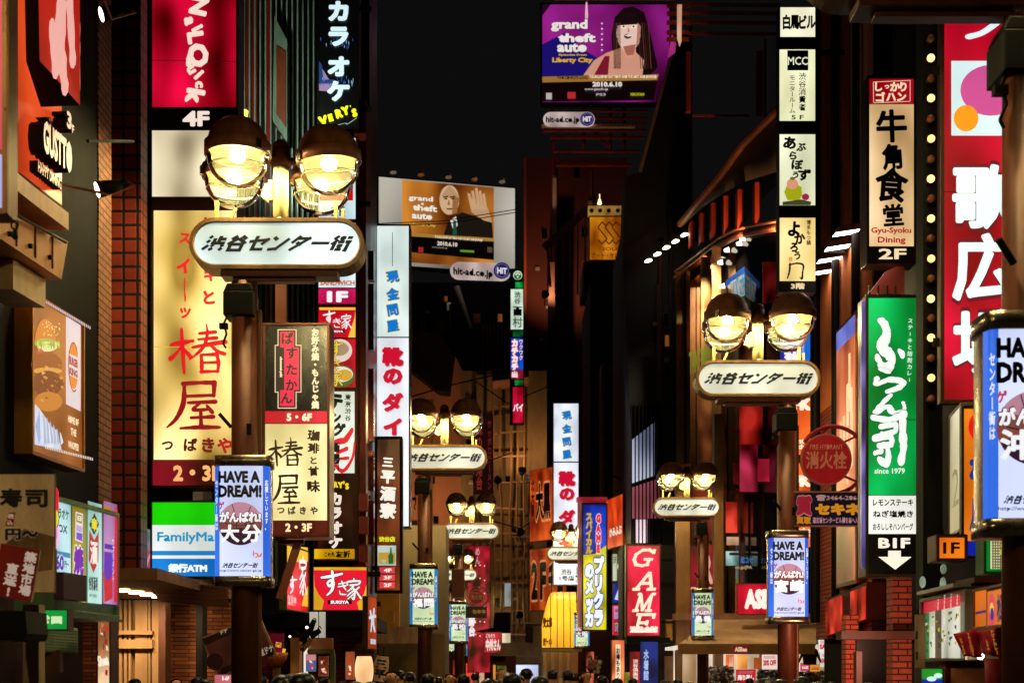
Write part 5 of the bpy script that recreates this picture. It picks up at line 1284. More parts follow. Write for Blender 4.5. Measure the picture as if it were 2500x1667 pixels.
s.tx('お好み焼・もんじゃ焼', 761, 802, 779, 998, '#f4e0b8', 1, .05, True)
s.p(648, 1004, 799, 1033, '#e0183c', 1, .1); s.tx('5・6F', 700, 1009, 762, 1028, '#fbeecb', 1, .045)
s.p(648, 1035, 799, 1270, '#fdf0b4', 1.05, .16); s.br(TSUBAKI, 655, 1068, 737, 1138, '#38100a', .1); s.br(YA, 661, 1158, 732, 1232, '#38100a', .1)
for i_, c in enumerate('珈琲と甘味'): s.ch(c, 766, (1063, 1094, 1124, 1150, 1187)[i_], (28, 26, 20, 24, 30)[i_], '#38100a', 0, .035, random.uniform(-5, 5), 1.1)
for i_, c in enumerate('つばきや'): s.ch(c, 686 + i_ * 27, 1246, 20, '#38100a', 0, .04, random.uniform(-6, 6))
s.p(648, 1273, 799, 1303, '#7a1410', .7, .3); s.tx('2・3F', 697, 1277, 762, 1298, '#f8e0b0', 1, .045)
a = s.L(722, 1322); c = s.L(680, 1462)
MB().bar((a[0], .2, a[1]), (c[0], .1, c[1]), .1, .12).build('brace', paint('#7a3418', .45, .2, .3), s.root)
MB().bar((s.L(672, 1322)[0], .3, -.08), (s.L(735, 1322)[0], .3, -.08), .1, .06).build('base_rail', paint('#7a4a28', .4, .3), s.root)
# bowl chain signs
s = Sign('bowl_restaurant_sign', 'square red and yellow sign with white brush letters over a bowl shape', 24.0, (766, 1384, 895, 1488), t=.3, fw=.02, frame=paint('#4a1c10', .4, .2), bracket=(1, .2))
s.p(766, 1384, 895, 1488, '#f0bc30', 1.0, .1); s.poly([(766, 1391), (895, 1391), (895, 1425), (889, 1448), (876, 1466), (871, 1468), (876, 1488), (786, 1488), (791, 1466), (779, 1452), (768, 1430)], '#e01430', 1.0)
for g_, x0, y0, x1, y1 in ((SU, 784, 1394, 836, 1452), (KI, 824, 1418, 850, 1452), (IE, 846, 1412, 882, 1462)): s.br(g_, x0, y0, x1, y1, '#f0f8f8', 1, ('#400810', .035))
s.poly([(800, 1464), (859, 1464), (859, 1474), (800, 1474)], '#200808', .1); s.tx('SUKIYA', 807, 1465, 852, 1473, WHITE, 1, .06)
s = Sign('bowl_side_sign', 'angled red and yellow side sign behind a brown diagonal brace', Face(697, 22.2, 752, 23.6), (698, 1330, 751, 1484), t=.1, fw=.02, frame=paint('#8a9020', .4, .2, .2))
s.p(698, 1330, 751, 1484, '#e01430', .95, .2); s.poly([(698, 1330), (751, 1336), (751, 1370), (698, 1372)], '#f0bc30', .95); s.poly([(751, 1430), (751, 1480), (736, 1478), (742, 1450)], '#f0bc30', .9)
for g_, x0, y0, x1, y1 in ((SU, 702, 1410, 724, 1446), (IE, 730, 1362, 748, 1448)): s.br(g_, x0, y0, x1, y1, WHITE, 1)
s.tx('営業中', 702, 1450, 722, 1476, '#f0c0c0', .8, .02)
# tall white shoe store sign and brown restaurant sign
s = Sign('shoe_store_sign', 'tall white lit sign with tilted blue characters above red ones on the left', 29.0, (921, 552, 998, 1284), t=.4, fw=.03, frame=paint('#5a3a20', .35, .4, .3), bracket=(-1, .15))
s.p(921, 552, 998, 822, '#e8f6f2', 1.05, .1); s.p(921, 825, 998, 1284, '#f0f4fa', 1.05, .08)
s.poly([(957.5, 568), (959, 568), (959, 650), (957.5, 650)], '#506060', .3)
def shoe(s, x, ys, sz, ro, ym, szm, cols=('#1478d0', '#e8d820', '#d01030')):
    for c, y in zip('現金問屋', ys): s.ch(c, x, y, sz, cols[0], .95, .05, ro, out=(cols[1], .05))
    for c, y in zip('靴のダイヤ', ym):
        s.ch(c, x + 2, y + 2, szm, '#b8c0c8', .9, .075, 0, 1.12); s.ch(c, x, y, szm, cols[2], .95, .075, 0, 1.12)
shoe(s, 959, (676, 718, 757, 796), 30, 10, (871, 919, 982, 1042, 1220), 44)
s = Sign('restaurant_sign', 'brown backlit vertical sign in a black frame with white brush letters and a bottle picture', 27.6, (921, 1072, 976, 1440), t=.25, fw=.05, frame=BLACK, bracket=(-1, .2))
s.p(921, 1072, 976, 1440, '#8a3c14', .85, .45, name='panel')
for i_, c in enumerate('三平酒寮'): s.ch(c, 947, (1128, 1164, 1205, 1246)[i_], (26, 34, 36, 38)[i_], '#f0ece0', 1, .05, -4, 1.05, out=('#200c08', .03))
s.tx('渋谷店', 925, 1309, 965, 1322, '#e0e020', 1, .05); s.p(922, 1331, 967, 1380, '#c8d8d0', .95, .1, sub=False); s.poly([(924, 1348), (965, 1348), (965, 1376), (924, 1376)], '#c09838', .9, 'picture'); s.poly([(953, 1336), (956, 1336), (957, 1350), (961, 1356), (960, 1376), (949, 1376), (948, 1356), (952, 1350)], '#186a34', .7, 'picture'); s.poly([(931, 1366), (943, 1366), (940, 1373), (934, 1373)], '#98c8c0', .9, 'picture')
for i_, t_ in enumerate(('4F', '3F', '2F')):
    s.p(927, 1384 + i_ * 18, 964, 1399 + i_ * 18, '#e84858', .95, .05); s.tx(t_, 937, 1387 + i_ * 18, 956, 1396 + i_ * 18, '#ffe8d8', 1, .04)
s = Sign('small_vertical_sign', 'small orange brown sign with white brush scribble beside the paper lantern', Face(896, 22.8, 921, 23.2), (897, 1455, 919, 1582), t=.08, fw=.008, lip=.01)
s.p(897, 1455, 919, 1582, '#a8401c', .75, .3); s.br([[(.2, .1, .2), (.4, .5, .2), (.3, 1, .15)], [(.7, 0, .2), (.6, .6, .2), (.8, 1, .2)], [(.1, .4, .15), (.9, .3, .15)]], 900, 1488, 918, 1538, '#c8dcf0', .9); s.poly([(904, 1558), (917, 1560), (917, 1572), (904, 1571)], '#c8c8d8', .8)
s = Sign('sliver_sign', 'thin red and white sign sliver left of the tall white sign', 28.4, (908, 815, 915, 945), t=.1, fw=.004, lip=0); s.p(908, 815, 915, 945, '#d8b8a8', .8, .6); s.poly([(909, 830), (914, 830), (914, 850), (909, 850)], '#c02028', .8)
# paper lanterns
def lantern(px, py0, py1, wd, d, mat, label, text=None, tilt=0):
    r = empty('paper_lantern', label, 'lantern', P(px, py1, d), 0, 'paper lanterns outside the small restaurant')
    h = (py1 - py0) * d / F; rr = wd / 2 * d / F
    pr = [(.001, .0)] + [(rr * (.45 + .55 * math.sin(math.pi * (.12 + .76 * t)) ** .55) * (1 + .015 * (i % 2)), h * t) for i, t in enumerate([k / 20 for k in range(21)])] + [(.001, h)]
    MB().lathe(pr, (0, 0, 0), 26).build('shade', mat, r, smooth=True)
    MB().cyl((0, 0, -.02), (0, 0, 0), rr * .5, rr * .5, 18).cyl((0, 0, h), (0, 0, h + .02), rr * .5, rr * .5, 18).cyl((0, 0, h + .02), (0, 0, h + .15), .008, .008, 6).build('rim', BLACK, r)
    if text:
        V, T = vtext(text, -rr * .75, h * .12, rr * .75, h * .88, .06)
        flatmesh([(x, -math.sqrt(max(0, (rr * 1.02) ** 2 - x * x)) - .004, z) for x, z in V], T, INKB, 'lettering', r)
    r.rotation_euler[1] = R(tilt)
    return r
lantern(889, 1601, 1668, 45, 22, lit('#ffd29a', 1.15, .15, 3), 'glowing cream paper lantern beside the road')
lantern(926, 1600, 1662, 36, 23.5, lit('#a87c54', .5, .2, 3), 'dim beige paper lantern with black characters tucked behind the glowing one', '三平', 8)

# far billboards
fbb = Face(925, 108, 1257, 110.6)
s = Sign('billboard', 'distant white billboard with an orange and black film-style poster and row of small lights', fbb, (925, 432, 1257, 644), t=.8, fw=.12, frame=BLACK, lip=0)
s.p(925, 432, 1257, 644, lit('#c8c4b8', .85, .3, .12), name='panel')
s.off += .08
s.p(981, 440, 1205, 640, lit('#b87428', .85, .5, .3), name='poster'); s.off += .04
s.poly([(1000, 577), (1205, 590), (1205, 636), (1000, 617)], '#140c08', .2, 'lower_band'); s.poly([(1000, 570), (1205, 583), (1205, 591), (1000, 578)], '#b0843c', .8, 'lower_band'); s.off += .03
s.poly([(1082, 575), (1092, 545), (1112, 528), (1128, 520), (1160, 530), (1200, 545), (1203, 583)], '#2c241c', .4, 'figure_picture'); s.disc(1096, 490, 24, '#d8b48c', .85, 36, name='figure_picture'); s.poly([(1140, 470), (1160, 500), (1190, 510), (1200, 545), (1180, 540), (1150, 520)], '#c8a078', .8, 'figure_picture')
s.off += .03
s.poly([(1076, 480), (1096, 454), (1118, 478), (1120, 500), (1104, 486), (1088, 486)], '#c89c70', .8, 'figure_picture'); s.poly([(1104, 480), (1120, 486), (1114, 522), (1102, 526)], '#a87444', .75, 'figure_picture')
for x in (1087, 1104): s.disc(x, 487, 4.5, '#2c1810', .4, 1.8, name='figure_picture'); s.poly([(x - 7, 482), (x + 6, 480), (x + 6, 483), (x - 7, 485)], '#3a2010', .4, 'figure_picture')
s.poly([(1094, 488), (1098, 502), (1091, 503)], '#a06c44', .8, 'figure_picture'); s.poly([(1088, 511), (1104, 510), (1102, 514), (1090, 514)], '#7a3c28', .6, 'figure_picture')
s.poly([(1098, 540), (1112, 530), (1116, 552), (1106, 566)], '#e8e0d8', .9, 'figure_picture'); s.poly([(1105, 540), (1112, 540), (1114, 575), (1104, 575)], '#1c5c4c', .7, 'figure_picture')
for k in range(5): s.poly([(1140 + k * 9, 476 - (2 - abs(k - 2)) * 7), (1146 + k * 9, 474 - (2 - abs(k - 2)) * 7), (1156 + k * 8, 512), (1148 + k * 8, 512)], '#d8ac80', .8, 'figure_picture')
s.disc(1030, 500, 3, '#f8e8c0', .9); s.off += .03
for i_, (t_, x0, x1, y0, y1) in enumerate((('grand', 996, 1056, 478, 494), ('theft', 1006, 1066, 500, 516), ('auto', 1004, 1054, 522, 536), ('Liberty City', 997, 1063, 545, 553))): s.tx(t_, x0, y0, x1, y1, '#f4e8d8' if i_ < 3 else '#d8b048', .95, .045, out=('#281808', .025, .3))
s.tx('2010.6.10', 1066, 591, 1115, 601, '#e8d8c8', .9, .04); s.tx('THE BALLAD OF GAY TONY AND THE LOST AND DAMNED', 1060, 577, 1176, 583, '#f0e4c8', .8, .03); s.tx('www.gtaeflc.jp', 1053, 604, 1090, 607, '#c8b8a8', .7, .02)
for x in (1020, 1188): s.poly([(x, 605), (x + 12, 606), (x + 12, 619), (x, 618)], '#a82c28' if x < 1100 else '#584838', .8)
s.poly([(1122, 612), (1156, 614), (1156, 619), (1122, 617)], '#6aa028', .8)
lm = MB()
for px in (956, 1023, 1090, 1153, 1220):
    x, z = s.L(px, 432 + (px - 925) * .085); lm.cyl((x, -.7, z + .35), (x, -.75, z + .15), .18, .25, 10)
lm.build('small_lamp', STEEL, s.root, each=True)
def pill(d, x0, y0, x1, y1, lab, slope=0):
    fc = Face(x0, d, x1, d * (1 + slope))
    s = Sign('web_address_sign', lab, fc, (x0, y0, x1, y1), t=.3, fw=0, frame=BLACK, lip=0, group='pill shaped web address boards under the billboards')
    h = (y1 - y0) / 2
    pts = [(x0 + h + h * math.cos(R(t)), y0 + h - h * math.sin(R(t))) for t in range(90, 271, 15)] + [(x1 - h + h * math.cos(R(t)), y0 + h + (x1 - x0) * slope * 2 - h * math.sin(R(t))) for t in range(-90, 91, 15)]
    bpy.data.objects.remove(s.root.children[0])
    s.off = .1
    s.poly(pts, lit('#d8c4c0', .85, .2, .5), 1, 'panel'); s.off += .05
    s.tx('hit-ad.co.jp', x0 + (x1 - x0) * .05, y0 + h * .6, x0 + (x1 - x0) * .7, y1 - h * .35, '#281c28', 0, .04)
    s.disc(x1 - (x1 - x0) * .15, (y0 + y1) / 2, h * .92, '#1c1c60', .7); s.off += .02; s.disc(x1 - (x1 - x0) * .15, (y0 + y1) / 2, h * .75, '#8078a8', .7); s.off += .02; s.disc(x1 - (x1 - x0) * .15, (y0 + y1) / 2, h * .68, '#1c1c60', .7); s.off += .02
    s.tx('HiT', x1 - (x1 - x0) * .15 - h * .55, (y0 + y1) / 2 - h * .35, x1 - (x1 - x0) * .15 + h * .55, (y0 + y1) / 2 + h * .35, '#e8e0e8', .9, .05)
    return s
pill(107, 1098, 640, 1246, 684, 'white pill shaped web address board under the orange billboard', .012)
pill(118, 1326, 275, 1452, 312, 'white pill shaped web address board under the pink billboard on red scaffolding')
s = Sign('billboard', 'high pink and violet billboard with a singing woman poster on red scaffolding', 120.0, (1324, 12, 1634, 250), t=.8, fw=.15, frame=BLACK, lip=0)
s.p(1324, 12, 1634, 250, lit('#a02490', .8, .45, .22), name='poster'); s.off += .05
s.poly([(1324, 12), (1345, 12), (1324, 40)], '#300a2c', .6, 'corner'); s.poly([(1324, 110), (1380, 80), (1420, 120), (1470, 150), (1430, 190), (1324, 190)], '#20147c', .7, 'backdrop'); s.off += .03
s.poly([(1324, 189), (1608, 183), (1604, 197), (1324, 203)], '#a87830', .8, 'band'); s.poly([(1324, 203), (1604, 197), (1596, 246), (1324, 250)], '#1c0a0c', .3, 'band'); s.off += .03
s.poly([(1498, 180), (1492, 90), (1500, 45), (1522, 22), (1545, 18), (1572, 32), (1586, 80), (1606, 165), (1590, 184), (1560, 186), (1540, 180)], '#241014', .4, 'figure_picture'); s.off += .03
s.poly([(1424, 186), (1450, 150), (1480, 132), (1518, 118), (1520, 90), (1550, 90), (1552, 130), (1572, 150), (1568, 186)], '#d89a80', .85, 'figure_picture'); s.off += .03
s.disc(1534, 84, 29, '#e8c4b4', .9, 44, name='figure_picture'); s.off += .03; s.poly([(1505, 52), (1520, 36), (1550, 36), (1564, 52), (1562, 62), (1508, 66)], '#2a1418', .4, 'figure_picture'); s.disc(1532, 92, 9, '#5a1820', .5, 6, name='figure_picture'); s.poly([(1450, 186), (1476, 140), (1488, 140), (1484, 186)], '#8a1c34', .7, 'figure_picture')
s.off += .03
for x in (1522, 1546):
    s.disc(x, 69, 6, '#f4ece4', .9, 2.6, name='figure_picture'); s.off += .02; s.disc(x, 69, 2.6, '#301818', .5, 2.4, name='figure_picture'); s.poly([(x - 7, 63), (x, 59), (x + 7, 62), (x + 7, 64), (x, 62), (x - 7, 65)], '#301418', .5, 'figure_picture')
s.poly([(1533, 70), (1537, 83), (1531, 84)], '#c08878', .8, 'figure_picture'); s.poly([(1524, 91), (1534, 88), (1544, 91), (1534, 94)], '#f0e0dc', .9, 'figure_picture'); s.poly([(1520, 118), (1552, 112), (1546, 138), (1530, 140)], '#b06c58', .8, 'figure_picture')
for k in range(12):
    x = 1497 + k * 3 if k < 6 else 1556 + (k - 6) * 5; s.poly([(x, 60), (x + 1.6, 60), (x + 3 + (k > 5) * 6, 172), (x + 1 + (k > 5) * 6, 172)], ['#5a3020', '#402020', '#7a4830'][k % 3], .5, 'figure_picture')
s.poly([(1556, 60), (1564, 70), (1560, 110), (1552, 120)], '#c08474', .8, 'figure_picture')
for k in range(6): s.disc(1469, 62 + k * 13, 2, '#f0d0f0', 1, name='light_picture')
s.br([[(.5, 0, .5), (.5, 1, .8)]], 1427, 16, 1436, 46, '#f0b8c8', .9)
for i_, (t_, x0, x1, y0, y1) in enumerate((('grand', 1345, 1434, 52, 82), ('theft', 1362, 1454, 86, 108), ('auto', 1360, 1432, 111, 132), ('Episodes From', 1364, 1432, 136, 142), ('Liberty City', 1348, 1446, 145, 160))): s.tx(t_, x0, y0, x1, y1, '#f0e4e0' if i_ < 3 else '#d8a848', .95, .045, out=('#180c14', .025, .3))
s.tx('TWO COMPLETE GAMES', 1360, 191, 1435, 198, '#402808', .2, .03); s.tx('THE BALLAD OF GAY TONY AND THE LOST AND DAMNED', 1438, 188, 1602, 195, '#f0e0c8', .9, .03)
s.tx('2010.6.10', 1446, 204, 1518, 216, '#f0e4e0', .9, .05); s.tx('www.gtaeflc.jp', 1427, 219, 1484, 226, '#e0d0d0', .8, .02); s.tx('PS3', 1455, 232, 1478, 238, '#c8b8c0', .8, .03); s.tx('XBOX360', 1538, 231, 1572, 238, '#c8c820', .8, .03)
s.poly([(1385, 229), (1405, 229), (1405, 245), (1385, 245)], '#c02c30', .8); s.poly([(1333, 231), (1347, 231), (1347, 247), (1333, 247)], '#c8b8b8', .8)
slt = MB(); rnd = random.Random(12)
x = 1352
while x < 1640:
    wd_ = rnd.uniform(7, 14); a = s.L(x, 11)[0]; c = s.L(x + wd_, 11)[0]; slt.box(a, c, -1.6, -.3, s.h + .2, s.h + .2 + rnd.uniform(.25, .7)); x += wd_ + 1.5
slt.build('lit_canopy', paint('#d8907c', .6, 0, .3, .4), s.root)
b = Bld('billboard_scaffold', 'red steel pipe scaffold carrying the high pink billboard', (5, 121, 10), 'scaffold')
sm = MB()
for y, x0, x1 in ((272, 1440, 1580), (290, 1440, 1580), (304, 1450, 1575), (320, 1325, 1578), (337, 1345, 1575), (370, 1352, 1560), (404, 1356, 1542)): sm.cyl(P(x0, y, 120.5), P(x1, y, 120.5), .13, .13, 8)
for px in (1350, 1425, 1490, 1524): sm.cyl(P(px, 430 if px == 1350 else 370, 121), P(px, 255, 121), .14, .14, 8)
for a, c in (((1440, 310), (1495, 370)), ((1352, 370), (1392, 375)), ((1385, 370), (1400, 355))): sm.cyl(P(*a, 121), P(*c, 121), .1, .1, 8)
b.part('pipes', sm, paint('#a0382c', .4, .5, .3, 1))
b.part('rail', MB().box(X(1322, 118.5), X(1550, 118.5), 118.2, 118.6, Z(313, 118.5), Z(307, 118.5)), paint('#d0b0a8', .5, .2, .2))
# golden shop sign with a stair railing
s = Sign('gold_sign', 'golden shop sign with a zigzag emblem under a header with round holes', 74.0, (1440, 530, 1530, 634), t=.5, fw=.06, frame=paint('#8a5418', .4, .4, .2))
s.p(1440, 530, 1530, 634, '#c87c14', .85, .2)
for k in range(3):
    x = 1468 + k * 17; 
    for (a, c) in (((x + 2, 542), (x - 8, 555)), ((x - 8, 555), (x + 14, 583)), ((x + 14, 583), (x + 2, 596)), ((x + 2, 596), (x - 8, 586)), ((x + 2, 542), (x + 12, 552))):
        dx, dy = c[0] - a[0], c[1] - a[1]; l_ = math.hypot(dx, dy); nx, ny = -dy / l_ * 1.5, dx / l_ * 1.5
        s.poly([(a[0] + nx, a[1] + ny), (a[0] - nx, a[1] - ny), (c[0] - nx, c[1] - ny), (c[0] + nx, c[1] + ny)], '#5a3008', .4, 'emblem')
s.tx('SOLEIL', 1470, 604, 1524, 612, '#5a3008', .3, .01); s.tx('アート・サロン', 1444, 618, 1522, 630, '#6a3a10', .3, .02)
hdr = s.L(1436, 528); h2 = s.L(1530, 504)
MB().box(hdr[0], h2[0], -.1, .4, hdr[1] + .06, h2[1]).build('header', lit('#c89c50', .5, .2), s.root)
hm = MB()
for px in (1444, 1465, 1486, 1508): x, z = s.L(px, 516); hm.cyl((x, -.12, z), (x, -.101, z), .11, .11, 16)
hm.build('holes', BLACK, s.root)
x, z = s.L(1463, 503); MB().cyl((x, -.3, z), (x, -.3, z + .25), .12, .05, 10).cyl((x, -.3, z + .25), (x, -.3, z + .5), .02, .02, 6).build('top_lamp', emit('#f0e0a0', 2.5), s.root)
b = Bld('stair_railing', 'dark rusty outside stair railing rising towards the golden sign', (2, 76, 5), 'railing')
sr = MB().bar(P(1328, 606, 76), P(1432, 512, 76), .3, .35)
for k in range(6): px = 1336 + k * 18; sr.box(X(px, 76), X(px + 4, 76), 75.8, 76, Z(720, 76), Z(600 - k * 16, 76))
sr.bar(P(1344, 700, 75.7), P(1336, 600, 75.7), .12, .12)
b.part('railing', sr, paint('#7a4428', .5, .3, .4))
b.part('landing', MB().box(X(1424, 75), X(1540, 75), 74.9, 79, Z(700, 75), Z(640, 75)), BLACK)
# stacked green and blue signs far away at the centre
s = Sign('stacked_sign', 'far vertical stack of green, white, blue and red lit panels at the centre', 82.0, (1247, 658, 1277, 1032), t=.5, fw=.05, frame=BLACK)
s.p(1247, 658, 1277, 688, ink('#082010', .2)); s.disc(1264, 672, 11, '#c8f0c8', .9); s.disc(1264, 673, 9, '#0c5c24', .8)
for x, y in ((1260, 670), (1268, 670), (1264, 676), (1264, 667)): s.disc(x, y, 2.4, '#d8f0c8', .9)
s.p(1258, 689, 1277, 703, '#10a040', .9, .3); s.p(1247, 706, 1277, 804, '#d8ecd8', 1.0, .1); s.tx('渋谷', 1255, 712, 1271, 742, '#203028', 0, .02, True); s.tx('西村', 1251, 746, 1276, 800, '#203028', 0, .01, True)
s.p(1252, 808, 1277, 822, '#107838', .6, .5); s.p(1247, 826, 1277, 902, '#1058d0', .95, .2); s.tx('カチカチ山', 1249, 828, 1265, 924, '#f4e8e8', 1, .09, True, out=('#c8102c', .06)); s.tx('ワクワク', 1267, 828, 1277, 880, '#e8d0d8', .9, .05, True)
s.p(1247, 903, 1277, 925, '#a01838', .8, .3); s.tx('出', 1249, 906, 1264, 922, '#f0e0e0', .9, .06)
s.p(1257, 928, 1277, 941, '#18a048', .7, .5); s.p(1252, 945, 1277, 1032, '#d01440', .9, .2); s.tx('バイ', 1253, 985, 1277, 1004, '#f0e8f0', 1, .05)

# ================================================================ CENTRE AND RIGHT SIDE SIGNS
s = Sign('shoe_store_sign', 'far tall white lit sign with blue and red characters behind the yellow awning', 60.0, (1352, 985, 1412, 1426), t=.5, fw=.04, frame=paint('#6a4a40', .35, .4, .3))
s.p(1352, 985, 1412, 1126, '#e8eef8', 1.05, .1); s.p(1352, 1129, 1412, 1426, '#eef0fa', 1.05, .08)
shoe(s, 1384, (1014, 1046, 1078, 1109), 22, 10, (1168, 1206, 1262, 1304, 1330), 35)
s.tx('渋谷', 1370, 1388, 1396, 1402, '#30383c', .2, .02); s.tx('1号店', 1366, 1405, 1402, 1417, '#30383c', .2, .02)
s = Sign('arcade_sign', 'blue and yellow vertical arcade sign under a red rim with big outlined katakana', 55.0, (1424, 1232, 1480, 1536), t=.6, fw=.05, frame=paint('#0c0c18', .4), lip=.05)
s.p(1424, 1232, 1480, 1354, '#0c3cc0', .9, .3); s.p(1424, 1354, 1480, 1536, '#e8e010', .95, .25)
s.poly([(1424, 1354), (1480, 1354), (1480, 1330), (1452, 1352)], '#c8c820', .9)
s.tx('GAME', 1454, 1252, 1468, 1350, '#e01828', 1, .1, True, out=('#f0e8f0', .06)); s.tx('スパイカル', 1430, 1250, 1446, 1352, '#c8a418', .9, .08, True)
s.tx('プリクラ', 1449, 1358, 1474, 1528, '#e8f0f8', 1, .09, True, out=('#1028a0', .07)); s.tx('のメッカ', 1428, 1372, 1450, 1530, '#e8f0f8', 1, .09, True, out=('#1028a0', .07))
a = s.L(1408, 1222); c = s.L(1482, 1214)
MB().box(a[0], c[0], -.15, .6, a[1], c[1]).build('neon_rim', lit('#e8506c', 1.0, .3, .8), s.root)
MB().box(s.L(1411, 1300)[0], s.L(1419, 1300)[0], -.1, .5, s.L(1410, 1530)[1], a[1] - .02).build('side_strip', lit('#d87888', .7, .4, 1), s.root)
s = Sign('orange_sign', 'orange angled sign board with white slanted lettering beside the arcade sign', Face(1478, 61, 1521, 58.5), (1480, 1222, 1520, 1340), t=.2, fw=.03, frame=paint('#a04818', .4), lip=0)
s.p(1480, 1222, 1520, 1340, '#e04c18', .9, .2); s.tx('かみふぶ', 1488, 1290, 1518, 1312, '#f8e8d8', .9, .04)
s = Sign('green_sign', 'small green and white floor sign between the orange and blue signs', 58.0, (1496, 1352, 1521, 1417), t=.2, fw=.03, lip=0)
s.p(1496, 1352, 1506, 1417, '#d0d8c8', .85, .2); s.p(1506, 1352, 1521, 1417, '#1c6c38', .8, .2); s.tx('5F', 1497, 1358, 1505, 1374, '#203020', 0, .02); s.disc(1513, 1382, 6, '#d0e8d0', .9, 10)
s = Sign('blue_sign', 'small dark blue sign under the green floor sign', 58.0, (1497, 1424, 1521, 1470), t=.2, fw=.03, lip=0); s.p(1497, 1424, 1521, 1470, '#1438b0', .8, .3); s.poly([(1500, 1462), (1512, 1430), (1518, 1430), (1516, 1466)], '#c8d0f0', .9)
s = Sign('pink_sign', 'small pink and blue sign with pink rim under the dark blue sign', 58.0, (1499, 1480, 1521, 1546), t=.2, fw=.05, frame=lit('#e0405c', .9, .1)); s.p(1499, 1480, 1521, 1510, '#c890c8', .9, .2); s.p(1499, 1510, 1521, 1546, '#c83050', .9, .4); s.tx('GAME', 1501, 1484, 1520, 1494, '#c02858', .8, .08); s.tx('プリクラ', 1501, 1520, 1520, 1540, '#2048c0', .8, .1, out=('#f0e840', .05))
s = Sign('orange_wall_sign', 'large orange wall board with black outlined characters left of far white sign', Face(1294, 66.5, 1352, 65), (1294, 1150, 1351, 1322), t=.3, fw=.02, frame=paint('#5a2410', .5), lip=0)
s.p(1294, 1150, 1351, 1322, '#c05018', .8, .3); s.tx('大黒', 1308, 1180, 1344, 1272, '#180c08', 0, .05, out=('#d8905c', .04, .7)); s.tx('北大黒', 1297, 1170, 1305, 1262, '#401808', .2, .05, True)
s = Sign('orange_wall_sign', 'lower orange wall board with tall black outlined second floor characters', Face(1294, 66.5, 1385, 64.4), (1294, 1342, 1382, 1490), t=.3, fw=.02, frame=paint('#5a2410', .5), lip=0)
s.p(1294, 1342, 1382, 1490, '#c05018', .8, .3)
for i_, c in enumerate('2F千房'): s.tx(c, 1297 + i_ * 21, 1372, 1313 + i_ * 21, 1464, '#180c08', 0, .06, out=('#d8905c', .04, .7))
# rounded yellow awning
r = empty('yellow_awning', 'glowing yellow rounded awning with ribs over a shop front', 'awning', (X(1362, 59), 58.2, 0))
av = MB(); pr = []
x0, x1 = X(1323, 57.4) - r.location.x, X(1408, 57.4) - r.location.x
for k in range(13):
    t = k / 12 * math.pi / 2; pr.append((-.8 * math.sin(t) if False else -.9 * math.sin(t), Z(1580, 57.4) + (Z(1442, 57.4) - Z(1580, 57.4)) * math.cos(t) ** .55))
pr.append((-.9, Z(1580, 57.4)))
def arch(u):   # the outline narrows towards its left top
    return min(1, (u * 3.2 + .12)) ** .45
cols = [i / 16 for i in range(17)]
v = []; f = []
for u in cols:
    for y, z in pr:
        zz = Z(1580, 57.4) + (z - Z(1580, 57.4)) * arch(u); v.append((x0 + (x1 - x0) * u, y, zz))
n = len(pr)
for i in range(16):
    for j in range(n - 1): f.append((i * n + j, i * n + j + 1, (i + 1) * n + j + 1, (i + 1) * n + j))
av.add(v, f); av.open = True
av.build('cover', lit('#f0b428', 1.0, .4, .5), r, smooth=True)
rb = MB()
for i in (4, 7, 10, 13, 16): rb.tube([Vector(v[i * n + j]) + Vector((0, -.01, .01)) for j in range(n)], .016, 6)
rb.build('rib', paint('#9a6414', .5), r)
for t_, y0, y1 in (('安太郎', 1505, 1532), ('焼ラーメン', 1555, 1576)):
    V, T = fit(glyph(t_, .07), X(1326, 57.2) - r.location.x, Z(y1, 57.2), X(1348, 57.2) - r.location.x, Z(y0, 57.2)); flatmesh([(x, -.93, z) for x, z in V], T, ink('#7a1c08', .3), 'lettering', r)
MB().box(x0, x1 + .2, -.95, .2, Z(1590, 57.2), Z(1582, 57.2)).build('gutter', paint('#c8a878', .5), r)
b = Bld('white_shop', 'pale shop front lit under the yellow awning', (2, 60, 0), 'shop')
b.part('front', MB().box(X(1322, 59.6), X(1412, 59.6), 59.5, 60, 0, Z(1588, 59.6)), paint('#c8a088', .6, 0, .2))
cmn = MB()
for px in (1326, 1345, 1364, 1383): cmn.box(X(px, 59.3), X(px + 8, 59.3), 59.2, 59.49, 0, Z(1590, 59.4))
b.part('pillar', cmn, paint('#e0c8b8', .5, 0, .15)); b.part('lit_panel', MB().box(X(1418, 58), X(1450, 58), 58, 58.1, 0, Z(1590, 58)), lit('#d86c58', .8, .8, 2)); b.part('side_wall', MB().box(X(1405, 61), X(1500, 61), 60.5, 64, 0, Z(1540, 61)), DARKWALL)
rackm = MB(); rnd = random.Random(21)
for k in range(60): q = P(rnd.uniform(1438, 1465), rnd.uniform(1600, 1640), 56.5); rackm.ball(q, rnd.uniform(.05, .11), 6, 4, rnd.randrange(3))
b.part('goods', rackm, [paint('#c87060'), paint('#402018'), paint('#e0c0a0')])
